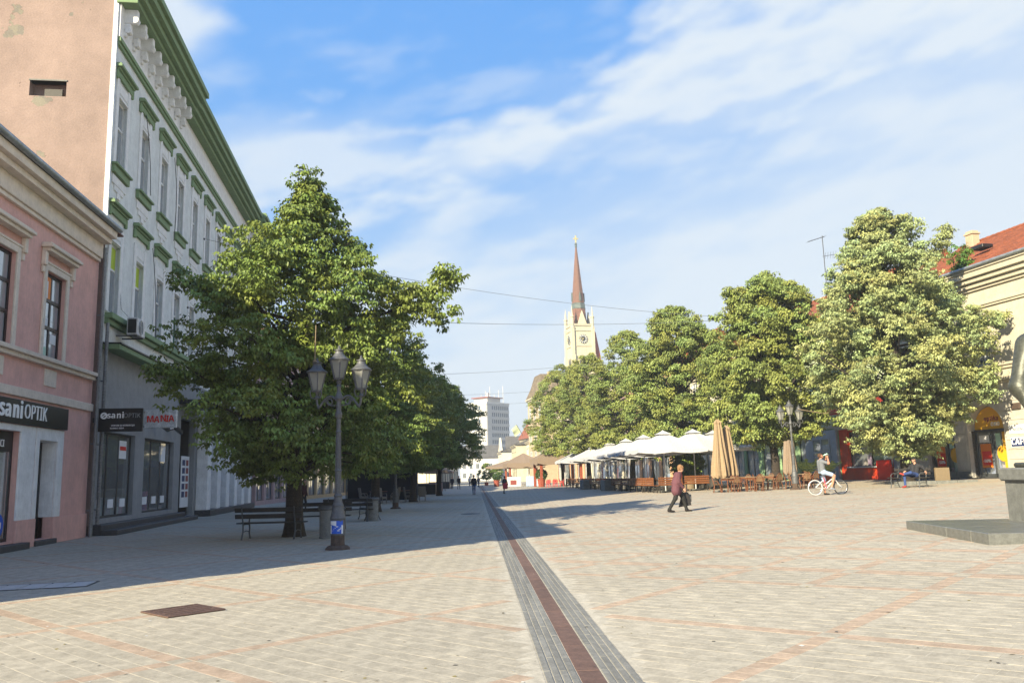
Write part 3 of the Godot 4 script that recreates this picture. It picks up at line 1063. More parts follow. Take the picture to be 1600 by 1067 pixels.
	disc.lathe([[0, 0], [0.42, 0], [0.42, 0.01], [0, 0.01]], 32)
	var d1 := part(sw, "round_sticker", disc.mesh(), M.mint_print, Vector3(1.2, 1.62, -0.01))
	part(d1, "print", boxm(-0.26, -0.12, 0.011, 0.26, 0.1, 0.016), M.paper)
	var d2 := part(sw, "round_sticker", disc.mesh(), M.blue_poster, Vector3(1.83, 0.42, -0.01))
	d2.scale = Vector3(0.75, 0.75, 1)
	text(d2, "1+1", 0.3, M.white_letters, Vector3(0, 0, 0.015), 0, true)
	var d3 := part(sw, "round_sticker", disc.mesh(), M.mint_print, Vector3(1.1, 0.45, -0.01))
	part(d3, "print", boxm(-0.24, -0.16, 0.011, 0.24, 0.16, 0.016), M.yellow_print)
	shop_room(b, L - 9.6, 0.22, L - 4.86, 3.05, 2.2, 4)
	part(b, "blind", boxm(L - 5.4, 0.3, -0.24, L - 5.05, 2.5, -0.22), M.curtain)
	pipe(b, L - 0.06, 0.0, 9.4, 0.2, 0.06, M.pipe)


# ---------------------------------------------------------------- grey building with green mouldings
func build_green_building() -> void:
	var W := 31.0
	var b := facade("grey_building", "tall grey three-storey building with green cornices and a salmon gable", Vector3(-13.74, 0, -27.3), -8.2)
	var holes := []
	var xs := []
	for k in 11: xs.append(1.0 + 2.8 * k)
	for x in xs:
		holes.append([x - 0.58, 12.72, x + 0.58, 15.25])
		holes.append([x - 0.58, 7.5, x + 0.58, 9.95])
	var low := [[0.45, 0.5, 4.35, 3.42], [5.55, 0.5, 10.0, 3.42], [11.1, 0.1, 13.9, 4.6]]
	for k in 5: low.append([15.5 + 2.4 * k, 0.35, 16.7 + 2.4 * k, 4.4])
	low.append([28.0, 0.35, 30.2, 3.6])
	var m := MB.new()
	wall(m, 0, 6.4, W, 18.3, holes, 0.22)
	m.quad(Vector3(W, 0, 0), Vector3(W, 0, -12), Vector3(W, 18.3, -12), Vector3(W, 18.3, 0))
	m.quad(Vector3(W, 0, -12), Vector3(0, 0, -12), Vector3(0, 18.3, -12), Vector3(W, 18.3, -12))
	part(b, "wall", m.mesh(), M.grey_wall)
	var m2 := MB.new()
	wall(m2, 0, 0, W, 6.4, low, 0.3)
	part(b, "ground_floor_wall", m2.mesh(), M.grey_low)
	# the salmon end wall towards the lower roof, with its small vent niche
	var g := MB.new()
	g.xf = Transform3D(Basis(Vector3(0, 0, 1), Vector3.UP, Vector3(-1, 0, 0)), Vector3.ZERO)
	wall(g, -12, 0, -0.0, 19.0, [[-2.75, 14.95, -1.55, 15.5]], 0.4, 0.0)
	g.tri(Vector3(-12, 19.0, 0), Vector3(0, 19.0, 0), Vector3(-6, 22.2, 0))
	g.quad(Vector3(-2.75, 14.95, -0.4), Vector3(-1.55, 14.95, -0.4), Vector3(-1.55, 15.5, -0.4), Vector3(-2.75, 15.5, -0.4))
	var gw := part(b, "gable_wall", g.mesh(), M.peel)
	part(gw, "vent_board", boxm(0.22, 14.95, -2.35, 0.3, 15.32, -1.75, 0.01), M.dark_wood)
	part(gw, "niche_lintel", boxm(-0.03, 15.5, -2.78, 0.3, 15.56, -1.52, 0.01), M.granite_rough)
	gable_roof(b, W, 12.0, 19.55, 22.3, 0.4, M.slate)
	part(b, "corner_flashing", boxm(-0.05, 9.9, -0.12, 0.06, 19.0, 0.05, 0.01), M.bright_zinc)
	pipe(b, 0.18, 0.0, 7.0, 0.16, 0.06, M.pipe)
	# frieze: green string course, crown cornice, consoles on the two end pavilions
	cornice(b, 0.02, W, [[17.02, 17.14, 0.1], [17.14, 17.3, 0.16]], M.green_trim, 0.0, "string_course")
	for seg in [[-0.1, 8.9, 0.28], [8.9, 26.9, 0.0], [26.9, W + 0.2, 0.28]]:
		var z: float = seg[2]
		cornice(b, seg[0], seg[1], [[18.55, 18.72, 0.42 + z], [18.72, 18.95, 0.62 + z], [18.95, 19.2, 0.82 + z], [19.2, 19.45, 0.96 + z], [19.45, 19.56, 0.9 + z]], M.green_trim, 0.0)
		part(b, "frieze", boxm(seg[0] + 0.1, 17.3, 0.0, seg[1], 18.55, 0.04 + z * 0.3, 0.01), M.white_trim)
		if z > 0.0:
			var n := 9 if seg[0] < 5 else 4
			var con := MB.new()
			con.bev(-0.11, 18.0, 0.0, 0.11, 18.55, 0.52, 0.03); con.bev(-0.11, 17.75, 0.0, 0.11, 18.0, 0.3, 0.04); con.bev(-0.1, 17.5, 0.0, 0.1, 17.75, 0.16, 0.03)
			con.tube([Vector3(-0.12, 18.16, 0.42), Vector3(0.12, 18.16, 0.42)], [0.14], 10)
			con.tube([Vector3(-0.12, 17.72, 0.22), Vector3(0.12, 17.72, 0.22)], [0.1], 10)
			var cm := con.mesh()
			for k in n:
				part(b, "console", cm, M.white_trim, Vector3(seg[0] + 0.55 + k * ((seg[1] - seg[0] - 0.8) / (n - 1)) * 0.97, 0, 0.06))
	# window bays
	var bay := MB.new()
	for s in [-1, 1]:
		bay.bev(s * 0.62 - 0.13, 12.72, 0.0, s * 0.62 + 0.13, 15.9, 0.05, 0.01)
	bay.bev(-0.58, 15.25, 0.0, 0.58, 15.33, 0.05, 0.01); bay.bev(-0.5, 15.45, 0.0, 0.5, 15.8, 0.02, 0.008)
	var apron := MB.new()
	apron.bev(-0.72, 12.0, 0.0, 0.72, 12.32, 0.05, 0.015); apron.bev(-0.5, 11.8, 0.0, 0.5, 12.0, 0.04, 0.015); apron.bev(-0.16, 11.58, 0.0, 0.16, 11.8, 0.05, 0.02)
	var hood := MB.new()
	hood.bev(-0.9, 16.12, 0.0, 0.9, 16.2, 0.15, 0.012); hood.bev(-0.97, 16.2, 0.0, 0.97, 16.3, 0.25, 0.015); hood.bev(-0.94, 16.3, 0.0, 0.94, 16.35, 0.21, 0.01)
	hood.bev(-0.82, 15.9, 0.0, 0.82, 16.12, 0.09, 0.01)
	for s in [-1, 1]:
		hood.bev(s * 0.86 - 0.07, 15.78, 0.0, s * 0.86 + 0.07, 16.12, 0.11, 0.03)
	var sill := MB.new()
	sill.bev(-0.84, 12.36, 0.0, 0.84, 12.62, 0.13, 0.012); sill.bev(-0.88, 12.62, 0.0, 0.88, 12.7, 0.22, 0.012)
	var bm := bay.mesh()
	var am := apron.mesh()
	var hm := hood.mesh()
	var sm := sill.mesh()
	var lime := [0, 1]
	for k in xs.size():
		var x: float = xs[k]
		var wn := window(b, x, 12.72, 1.16, 2.53, -0.12, 2, [0.62], M.window_white, M.dark_glass, 0.07)
		part(wn, "architrave", bm, M.white_trim, Vector3(0, -12.72, 0.12))
		part(wn, "hood", hm, M.green_trim, Vector3(0, -12.72, 0.12))
		part(wn, "sill", sm, M.green_trim, Vector3(0, -12.72, 0.12))
		part(wn, "apron", am, M.white_trim, Vector3(0, -12.72, 0.12))
		if k % 3 != 1: part(wn, "curtain", boxm(-0.5, 0.1, -0.3, -0.05, 2.4, -0.28), M.curtain)
		var wm := window(b, x, 7.5, 1.16, 2.45, -0.12, 2, [0.64], M.window_white, M.dark_glass, 0.07)
		part(wm, "architrave", bm, M.white_trim, Vector3(0, -12.72 - 5.27 + 5.22 - 0.05 + 0.05, 0.12))
		part(wm, "hood", hm, M.green_trim, Vector3(0, -12.72 + 0.22, 0.12))
		if k < 2:
			# printed film on the upper lights
			part(wm, "lime_film", boxm(-0.5, 1.62, -0.02, 0.5, 2.38, -0.014), M.lime_print)
		if k == 3:
			part(wm, "roller_blind", boxm(-0.5, 0.08, -0.02, 0.5, 1.52, -0.012), mk("green_blind", 0.03, 0.12, 0.07, 0.8, "fabric", 0.5))
	cornice(b, 0.3, W, [[7.02, 7.2, 0.14], [7.2, 7.4, 0.26]], M.green_trim, 0.0, "sill_course")
	var can := part(b, "canopy_ledge", boxm(0.28, 6.12, 0.0, 8.6, 6.3, 0.55, 0.02), M.green_trim)
	part(can, "ledge_flashing", boxm(0.28, 6.3, 0.0, 8.6, 6.36, 0.6, 0.01), M.black_frame)
	# lower ledge further along, under the trees
	part(b, "canopy_ledge", boxm(10.6, 5.2, 0.0, 14.4, 5.4, 1.3, 0.02), M.black_frame)
	# loose cables looped along the front
	for q in [[3.55, 16.0, 4.6, 13.0], [7.9, 15.9, 8.3, 12.2], [5.2, 11.0, 6.1, 7.5]]:
		var wc := MB.new()
		var pts := []
		for k in 9:
			var t := k / 8.0
			pts.append(Vector3(lerpf(q[0], q[2], t * t), lerpf(q[1], q[3], t), 0.08 + 0.12 * sin(t * PI)))
		wc.tube(pts, [0.014], 5)
		part(b, "wall_cable", wc.mesh(), M.black_frame)
	# shopfront
	for w in [[0.45, 4.35], [5.55, 10.0]]:
		var sw := window(b, (w[0] + w[1]) / 2, 0.5, w[1] - w[0], 2.92, -0.16, 3, [], M.black_frame, M.glass, 0.08, "shop_window")
		part(sw, "window_print", boxm(0.65, 2.05, -0.02, 1.5, 2.7, -0.012), M.paper)
		if w[0] < 1:
			text(sw, "MANIA", 0.2, M.red_print, Vector3(1.08, 2.42, 0.0), 0, true)
		for k in 3: part(sw, "window_print", boxm(-1.6 + k * 1.3, 0.32, -0.02, -1.0 + k * 1.3, 0.62, -0.012), M.paper)
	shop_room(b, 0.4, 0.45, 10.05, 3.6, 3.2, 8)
	part(b, "step", boxm(0.0, 0, -0.2, 11.0, 0.34, 0.35, 0.02), M.dark_stone)
	part(b, "step", boxm(0.0, 0, 0.35, 11.3, 0.17, 0.85, 0.02), M.dark_stone)
	for k in 2:
		var sp := MB.new()
		sp.bar(Vector3(6.4 + 2.2 * k, 3.85, 0.0), Vector3(6.4 + 2.2 * k, 3.95, 0.45), 0.04, 0.04)
		sp.bar(Vector3(6.3 + 2.2 * k, 3.98, 0.4), Vector3(7.0 + 2.2 * k, 3.8, 0.5), 0.12, 0.16)
		part(b, "floodlight", sp.mesh(), M.black_frame)
	# doorway with a poster, dark inside
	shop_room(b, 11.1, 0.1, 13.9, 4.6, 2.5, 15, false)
	var po := part(b, "poster_board", boxm(12.3, 0.5, -0.25, 13.8, 2.9, -0.2, 0.01), M.paper)
	for k in 5: part(po, "print", boxm(12.45, 2.45 - 0.37 * k, -0.198, 12.95, 2.72 - 0.37 * k, -0.19), M.navy_print)
	for k in 5: part(po, "print", boxm(13.15, 2.45 - 0.37 * k, -0.198, 13.6, 2.72 - 0.37 * k, -0.19), M.maroon_print)
	# white pilasters along the rest of the ground floor
	for k in 6:
		part(b, "pilaster", boxm(14.45 + 2.4 * k, 0.0, 0.0, 15.25 + 2.4 * k, 4.7, 0.55, 0.02), M.white_paint)
	for k in 5:
		window(b, 16.1 + 2.4 * k, 0.35, 1.2, 4.05, -0.2, 1, [0.7], M.black_frame, M.dark_glass, 0.07, "shop_window")
	window(b, 29.1, 0.35, 2.2, 3.25, -0.2, 2, [], M.black_frame, M.dark_glass, 0.07, "shop_window")
	part(b, "step", boxm(14.3, 0, 0.0, 27.6, 0.3, 0.75, 0.02), M.dark_stone)


# ---------------------------------------------------------------- plainer buildings
func plain_building(called: String, label: String, at: Vector3, bearing: float, right: bool, W: float, H: float, depth: float, wm: Material, lm: Material, tm: Material, roof: Material, bays: int, floors: Array, ridge: float, shop_h := 3.2, pm: Material = null, hip0 := 0.0, hip1 := 0.0) -> Node3D:
	# floors: [sill height, window height] of each upper floor
	var b := facade(called, label, at, bearing, right)
	if pm == null: pm = M.dark_glass
	var holes := []
	var step := W / bays
	var ww := minf(1.15, step * 0.45)
	for k in bays:
		for f in floors: holes.append([step * (k + 0.5) - ww / 2, f[0], step * (k + 0.5) + ww / 2, f[0] + f[1]])
	var split: float = shop_h + 0.6
	var m := MB.new()
	wall(m, 0, split, W, H, holes, 0.18)
	m.quad(Vector3(0, split, -depth), Vector3(0, split, 0), Vector3(0, H, 0), Vector3(0, H, -depth))
	m.quad(Vector3(W, split, 0), Vector3(W, split, -depth), Vector3(W, H, -depth), Vector3(W, H, 0))
	m.quad(Vector3(W, split, -depth), Vector3(0, split, -depth), Vector3(0, H, -depth), Vector3(W, H, -depth))
	part(b, "wall", m.mesh(), wm)
	var sh := []
	for k in bays: sh.append([step * k + 0.3, 0.3, step * (k + 1) - 0.3, shop_h])
	var m2 := MB.new()
	wall(m2, 0, -0.5, W, split, sh, 0.25)
	m2.quad(Vector3(0, -0.5, -depth), Vector3(0, -0.5, 0), Vector3(0, split, 0), Vector3(0, split, -depth))
	m2.quad(Vector3(W, -0.5, 0), Vector3(W, -0.5, -depth), Vector3(W, split, -depth), Vector3(W, split, 0))
	part(b, "ground_floor_wall", m2.mesh(), lm)
	cornice(b, 0, W, [[split - 0.1, split + 0.12, 0.12]], tm, 0.0, "band")
	cornice(b, 0, W, [[H - 0.6, H - 0.4, 0.12], [H - 0.4, H - 0.15, 0.3], [H - 0.15, H, 0.45]], tm)
	gable_roof(b, W, depth, H + 0.08, ridge, 0.5, roof, hip0, hip1)
	var hood := boxm(-ww / 2 - 0.25, 0.0, 0.0, ww / 2 + 0.25, 0.14, 0.18, 0.01)
	for k in bays:
		for f in floors:
			var wn := window(b, step * (k + 0.5), f[0], ww, f[1], -0.1, 2, [0.66], M.window_white, pm, 0.07)
			part(wn, "hood", hood, tm, Vector3(0, f[1] + 0.2, 0.1))
			part(wn, "sill", hood, tm, Vector3(0, -0.16, 0.1))
		window(b, step * (k + 0.5), 0.3, step - 0.6, shop_h - 0.3, -0.15, 2, [], M.black_frame, pm, 0.08, "shop_window")
	return b

func build_left_row() -> void:
	plain_building("rose_building", "dull pink building under the left trees with notices on its wall", Vector3(-18.0, 0, -58.2), -3.0, false, 14.0, 12.0, 11.0, M.rose, M.rose, M.cream_trim, M.roof_tile_dark, 5, [[5.0, 2.2], [8.6, 2.0]], 15.0)
	plain_building("ochre_building", "ochre building with shopfronts half hidden behind the left trees", Vector3(-18.7, 0, -72.4), 1.0, false, 22.0, 13.0, 11.0, M.ochre, M.ochre, M.cream_trim, M.roof_tile_dark, 7, [[5.0, 2.2], [9.0, 2.2]], 16.5)
	plain_building("cream_terrace", "pale cream terrace far down the left side of the street", Vector3(-18.0, 0, -95.0), 2.0, false, 46.0, 12.0, 11.0, M.ivory, M.ivory, M.cream_trim, M.slate, 13, [[5.0, 2.2], [8.6, 2.0]], 15.0)
	plain_building("low_cream_house", "small pale house at the far left end of the street", Vector3(-17.0, 0, -180.0), 3.0, false, 40.0, 13.0, 11.0, M.ivory, M.ivory, M.cream_trim, M.roof_tile_dark, 12, [[5.0, 2.0], [8.6, 2.0]], 16.0)


# ---------------------------------------------------------------- right-hand row
func right_at(s: float) -> Vector3:
	# a point on the right-hand building line, s metres beyond its reference corner
	var a := deg_to_rad(-12.0)
	return Vector3(25.3 + sin(a) * s, 0.0, -44.0 - cos(a) * s)

func arch_spandrel(m: MB, cx: float, y_spring: float, r: float, top: float, z: float, back: float) -> void:
	# fills the corners of a rectangular hole above a round arch
	var n := 16
	for k in n:
		var a := PI * k / n
		var b := PI * (k + 1) / n
		var p := Vector2(cx + cos(a) * r, y_spring + sin(a) * r)
		var q := Vector2(cx + cos(b) * r, y_spring + sin(b) * r)
		m.quad(Vector3(p.x, p.y, z), Vector3(p.x, top, z), Vector3(q.x, top, z), Vector3(q.x, q.y, z))
		m.quad(Vector3(p.x, p.y, z), Vector3(q.x, q.y, z), Vector3(q.x, q.y, back), Vector3(p.x, p.y, back))

func build_right_row() -> void:
	# cream corner building with arched shop doors; its x runs towards the viewer, x = 7.4 - s
	var E0 := 7.4
	var b := facade("cream_building", "cream building with arched shop doors and a red tiled roof", right_at(E0), -12.0, true)
	b.position.y = 0.72
	var W := 26.0
	var top := 11.0
	var holes := []
	var wins := [[E0 - 0.26, 1.16], [E0 + 3.7, 1.3], [E0 + 7.6, 1.3], [E0 + 11.5, 1.3], [E0 - 4.2, 1.16]]
	for w in wins: holes.append([w[0] - w[1] / 2, 6.02, w[0] + w[1] / 2, 8.72])
	var m := MB.new()
	wall(m, 0, 4.95, W, top, holes, 0.2)
	m.quad(Vector3(0, -0.8, -11), Vector3(0, -0.8, 0), Vector3(0, top, 0), Vector3(0, top, -11))
	m.quad(Vector3(W, -0.8, -11), Vector3(0, -0.8, -11), Vector3(0, top, -11), Vector3(W, top, -11))
	m.quad(Vector3(W, -0.8, 0), Vector3(W, -0.8, -11), Vector3(W, top, -11), Vector3(W, top, 0))
	part(b, "wall", m.mesh(), M.cream_wall)
	# ground floor: banded render, cut by round arches
	var arches := [[E0 - 4.2, 1.15], [E0 - 0.72, 1.3], [E0 + 3.6, 1.3], [E0 + 7.6, 1.3], [E0 + 11.6, 1.3]]
	var lowh := []
	for a in arches: lowh.append([a[0] - a[1], 0.1, a[0] + a[1], 2.62 + a[1]])
	var g := MB.new()
	wall(g, 0, -0.8, W, 4.95, lowh, 0.0)
	for a in arches:
		arch_spandrel(g, a[0], 2.62, a[1], 2.62 + a[1], 0.0, -0.55)
		g.quad(Vector3(a[0] - a[1], 0.1, 0), Vector3(a[0] - a[1], 0.1, -0.55), Vector3(a[0] - a[1], 2.62, -0.55), Vector3(a[0] - a[1], 2.62, 0))
		g.quad(Vector3(a[0] + a[1], 0.1, -0.55), Vector3(a[0] + a[1], 0.1, 0), Vector3(a[0] + a[1], 2.62, 0), Vector3(a[0] + a[1], 2.62, -0.55))
	part(b, "ground_floor_wall", g.mesh(), M.cream_low)
	# rusticated courses: raised blocks with open joints between the arches
	for k in 9:
		var y := 0.5 + 0.5 * k
		var edges := [0.02]
		for a in arches:
			var half: float = a[1] + 0.12
			if y + 0.25 > 2.62:
				var dy: float = maxf(0.0, y + 0.1 - 2.62)
				half = sqrt(maxf(0.0, pow(a[1] + 0.16, 2) - dy * dy))
			if half > 0.2:
				edges.append(a[0] - half)
				edges.append(a[0] + half)
		edges.append(W - 0.02)
		for e in range(0, edges.size() - 1, 2):
			if edges[e + 1] - edges[e] > 0.1:
				part(b, "course", boxm(edges[e], y + 0.02, -0.01, edges[e + 1], y + 0.48, 0.03, 0.008), M.cream_low)
	part(b, "plinth", boxm(0, -0.8, -0.01, E0 - 2.05, 0.44, 0.08, 0.01), M.granite_rough)
	cornice(b, 0, W, [[4.98, 5.1, 0.12], [5.1, 5.24, 0.2]], M.cream_mould, 0.0, "band")
	cornice(b, 0, W, [[5.7, 5.86, 0.1], [5.86, 6.0, 0.18]], M.cream_mould, 0.0, "sill_course")
	cornice(b, 0, W, [[9.1, 9.22, 0.1], [9.22, 9.32, 0.16]], M.cream_mould, 0.0, "string_course")
	cornice(b, -0.3, W, [[10.1, 10.25, 0.12], [10.25, 10.5, 0.25], [10.5, 10.75, 0.42], [10.75, 11.05, 0.58], [11.05, 11.2, 0.66]], M.cream_mould)
	gable_roof(b, W, 11.0, 11.25, 14.6, 0.6, M.roof_tile)
	var gut := MB.new()
	gut.tube([Vector3(-0.6, 11.26, 0.7), Vector3(W, 11.26, 0.7)], [0.1], 12)
	part(b, "gutter", gut.mesh(), M.zinc)
	var ch := MB.new()
	ch.bev(-0.3, 0, -0.26, 0.3, 1.75, 0.26, 0.02); ch.bev(-0.36, 1.75, -0.32, 0.36, 1.87, 0.32, 0.02); ch.bev(-0.28, 1.87, -0.24, 0.28, 2.0, 0.24, 0.02)
	part(b, "chimney", ch.mesh(), M.buff, Vector3(E0 - 5.5, 13.2, -4.9))
	part(b, "roof_hatch", boxm(E0 - 1.6, 12.75, -1.9, E0 - 0.7, 12.95, -1.2, 0.02), M.black_frame)
	for w in wins:
		var wn := window(b, w[0], 6.02, w[1], 2.7, -0.1, 2, [0.62], M.window_white, M.dark_glass, 0.08)
		part(wn, "roller_shutter", boxm(-w[1] / 2 + 0.03, 1.95, 0.02, w[1] / 2 - 0.03, 2.68, 0.05, 0.008), M.shutter)
		part(wn, "surround", boxm(-w[1] / 2 - 0.18, 0.0, 0.1, -w[1] / 2, 2.85, 0.15, 0.01), M.cream_mould)
		part(wn, "surround", boxm(w[1] / 2, 0.0, 0.1, w[1] / 2 + 0.18, 2.85, 0.15, 0.01), M.cream_mould)
	part(b, "lamp_bracket", boxm(E0 - 1.2, 5.2, 0.0, E0 - 0.1, 5.5, 0.35, 0.02), M.black_frame)
	# arched doors: fanlight print, frame, panes, posters
	for i in arches.size():
		var a: Array = arches[i]
		var r: float = a[1] - 0.03
		var fr := MB.new()
		fr.box(a[0] - r, 0.1, -0.5, a[0] - r + 0.1, 2.62, -0.42); fr.box(a[0] + r - 0.1, 0.1, -0.5, a[0] + r, 2.62, -0.42)
		fr.box(a[0] - 0.06, 0.1, -0.5, a[0] + 0.06, 2.5, -0.42); fr.box(a[0] - r, 2.5, -0.5, a[0] + r, 2.66, -0.41); fr.box(a[0] - r + 0.1, 0.1, -0.5, a[0] + r - 0.1, 0.3, -0.42)
		var door := part(b, "arched_door", fr.mesh(), M.iron)
		for s in [-1, 1]:
			part(door, "pane", boxm(a[0] + (0.06 if s > 0 else -r + 0.1), 0.3, -0.47, a[0] + (r - 0.1 if s > 0 else -0.06), 2.5, -0.46), M.glass)
		var fan := MB.new()
		var poly := []
		for k in 17: poly.append(Vector2(a[0] + cos(PI * k / 16) * r, 2.66 + sin(PI * k / 16) * (r - 0.06)))
		fan.prism(poly, -0.5, -0.46)
		var fl := part(door, "fanlight", fan.mesh(), M.yellow_print)
		text(fl, "optika", 0.34, M.maroon_print, Vector3(a[0], 3.22, -0.45), 0, true, 1.0, "print")
		text(fl, "OKO", 0.3, M.white_letters, Vector3(a[0] + 0.25, 2.92, -0.45), 0, true, 1.0, "print")
		part(door, "poster", boxm(a[0] - 0.98, 0.62, -0.455, a[0] - 0.22, 1.9, -0.45), M.orange_print)
		var rp := part(door, "poster", boxm(a[0] - 0.9, 0.75, -0.449, a[0] - 0.26, 1.5, -0.444), M.red_print)
		text(rp, "-50%", 0.24, M.white_letters, Vector3(a[0] - 0.58, 0.98, -0.44), 0, true, 1.0, "print")
		part(door, "poster", boxm(a[0] - 1.0, 1.98, -0.455, a[0] - 0.3, 2.36, -0.45), M.paper)
		part(door, "poster", boxm(a[0] + 0.16, 1.75, -0.455, a[0] + 0.5, 2.42, -0.45), M.mint_print)
		part(door, "poster", boxm(a[0] + 0.62, 0.32, -0.455, a[0] + 1.14, 2.48, -0.45), M.yellow_print)
		var disc := MB.new()
		disc.xf = Transform3D(Basis(Vector3.RIGHT, PI / 2), Vector3.ZERO)
		disc.lathe([[0, 0], [0.42, 0], [0.42, 0.006], [0, 0.006]], 28)
		part(door, "round_sticker", disc.mesh(), M.yellow_print, Vector3(a[0] + 0.6, 1.35, -0.442))
		shop_room(b, a[0] - a[1], 0.1, a[0] + a[1], 2.6, 2.4, 20 + i)
		part(b, "door_step", boxm(a[0] - a[1] - 0.2, -0.6, -0.5, a[0] + a[1] + 0.2, 0.1, 0.22, 0.015), M.dark_stone)
	var cp := part(b, "wall_plaque", boxm(E0 + 1.0, 1.62, 0.03, E0 + 2.3, 2.12, 0.07, 0.008), M.paper)
	part(cp, "print", boxm(E0 + 1.04, 1.66, 0.07, E0 + 2.26, 2.08, 0.075), M.navy_print)
	text(cp, "CAFFE", 0.42, M.white_letters, Vector3(E0 + 1.66, 1.9, 0.08), 0, true)
	var cq := part(b, "wall_plaque", boxm(E0 + 0.95, 2.3, 0.03, E0 + 2.3, 2.75, 0.06, 0.008), M.paper)
	text(cq, "MODNE", 0.2, M.zinc, Vector3(E0 + 1.6, 2.52, 0.065))
	part(b, "meter_box", boxm(E0 + 1.35, 3.55, 0.03, E0 + 1.9, 3.85, 0.14, 0.01), M.rust)

	# low red shop, from s = 7.4 to 14
	var s0 := 14.05
	var p := right_at(s0)
	p.y = 0.6
	var rs := facade("red_shop", "bright red shopfront with awning behind the benches", p, -12.0, true)
	var rw := s0 - E0 - 0.02
	var rm := MB.new()
	wall(rm, 0, -0.6, rw, 3.55, [[0.9, 0.95, 5.5, 3.3]], 0.3)
	rm.quad(Vector3(0, -0.6, -9), Vector3(0, -0.6, 0), Vector3(0, 4.6, 0), Vector3(0, 4.6, -9))
	part(rs, "shopfront", rm.mesh(), M.red_shop)
	var grid := MB.new()
	grid.bev(5.6, -0.6, 0.01, rw, 2.9, 0.05, 0.01)
	part(rs, "grey_panel", grid.mesh(), M.blue_grey)
	part(rs, "fascia", boxm(0, 3.5, -0.1, rw, 4.35, 0.35, 0.02), M.cream_mould)
	part(rs, "upper_wall", boxm(0, 4.35, -9, rw, 10.6, -0.05), M.pale_green)
	gable_roof(rs, rw, 9.0, 10.7, 14.6, 0.5, M.roof_tile)
	var aw := MB.new()
	var n := 14
	for k in n:
		var x0 := 0.4 + (rw - 0.8) * k / n
		var x1 := 0.4 + (rw - 0.8) * (k + 1) / n
		aw.quad(Vector3(x0, 4.7, 1.15 + 0.02 * (k % 2)), Vector3(x1, 4.7, 1.15 + 0.02 * ((k + 1) % 2)), Vector3(x1, 5.75, 0.0), Vector3(x0, 5.75, 0.0))
		aw.quad(Vector3(x0, 4.45, 1.17 + 0.02 * (k % 2)), Vector3(x1, 4.45, 1.17 + 0.02 * ((k + 1) % 2)), Vector3(x1, 4.7, 1.15 + 0.02 * ((k + 1) % 2)), Vector3(x0, 4.7, 1.15 + 0.02 * (k % 2)))
	part(rs, "awning", aw.mesh(), M.red_awning)
	window(rs, 3.2, 0.95, 4.6, 2.35, -0.2, 2, [0.6], M.dark_frame, M.glass, 0.1, "shop_window")
	shop_room(rs, 0.9, 0.95, 5.5, 3.3, 2.6, 31, false)
	part(rs, "counter", boxm(1.0, 0.9, -0.1, 5.4, 1.0, 0.25, 0.015), M.white_plastic)
	part(rs, "stall_riser", boxm(0.9, 0.12, 0.0, 5.5, 0.9, 0.12, 0.015), M.red_shop)
	part(rs, "plinth", boxm(0.0, -0.6, 0.0, rw, 0.1, 0.3, 0.015), M.terracotta)
	part(rs, "leaning_panel", boxm(4.5, -0.1, 0.4, 5.9, 1.35, 0.5, 0.02), M.red_print)
	for k in 2:
		window(rs, 1.8 + 3.0 * k, 6.4, 1.1, 2.2, -0.03, 2, [0.66], M.window_white, M.dark_glass, 0.07)

	# blue-grey shop, then the pale green house
	var g2 := plain_building("pale_green_house", "pale green house with a red roof behind the right trees", right_at(28.0), -12.0, true, 13.9, 10.8, 10.0, M.pale_green, M.leaf_green_wall, M.cream_mould, M.roof_tile, 5, [[5.6, 2.2]], 14.8, 3.3)
	g2.position.y = 0.45
	var ap := MB.new()
	ap.bev(9.9, -0.6, 0.0, 13.85, 3.7, 0.18, 0.02)
	var gp := part(g2, "blue_grey_pilasters", ap.mesh(), M.blue_grey)
	window(gp, 12.0, 0.1, 2.2, 3.1, 0.24, 2, [0.35, 0.68], M.blue_grey, M.dark_glass, 0.1, "shop_window")
	var specs := [
		["white_house", "whitewashed house glimpsed between the parasols and trees", 28.05, 13.0, 10.5, M.ivory, M.ivory, M.roof_tile],
		["apricot_house", "apricot house front behind the white parasols", 41.1, 15.0, 12.5, M.apricot, M.apricot, M.roof_tile],
		["rose_house", "pinkish house behind the far right trees", 56.2, 16.0, 12.0, M.rose, M.ivory, M.roof_tile_dark],
		["ivory_house", "ivory house beside the brown terrace canopy", 72.3, 18.0, 11.0, M.ivory, M.apricot, M.roof_tile_dark],
	]
	for q in specs:
		var at := right_at(q[2] + q[3])
		var h := plain_building(q[0], q[1], Vector3(at.x, 0.25, at.z), -12.0, true, q[3] - 0.05, q[4], 10.0, q[5], q[6], M.cream_mould, q[7], 5, [[4.9, 2.0], [8.0, 1.7]], q[4] + 3.4)


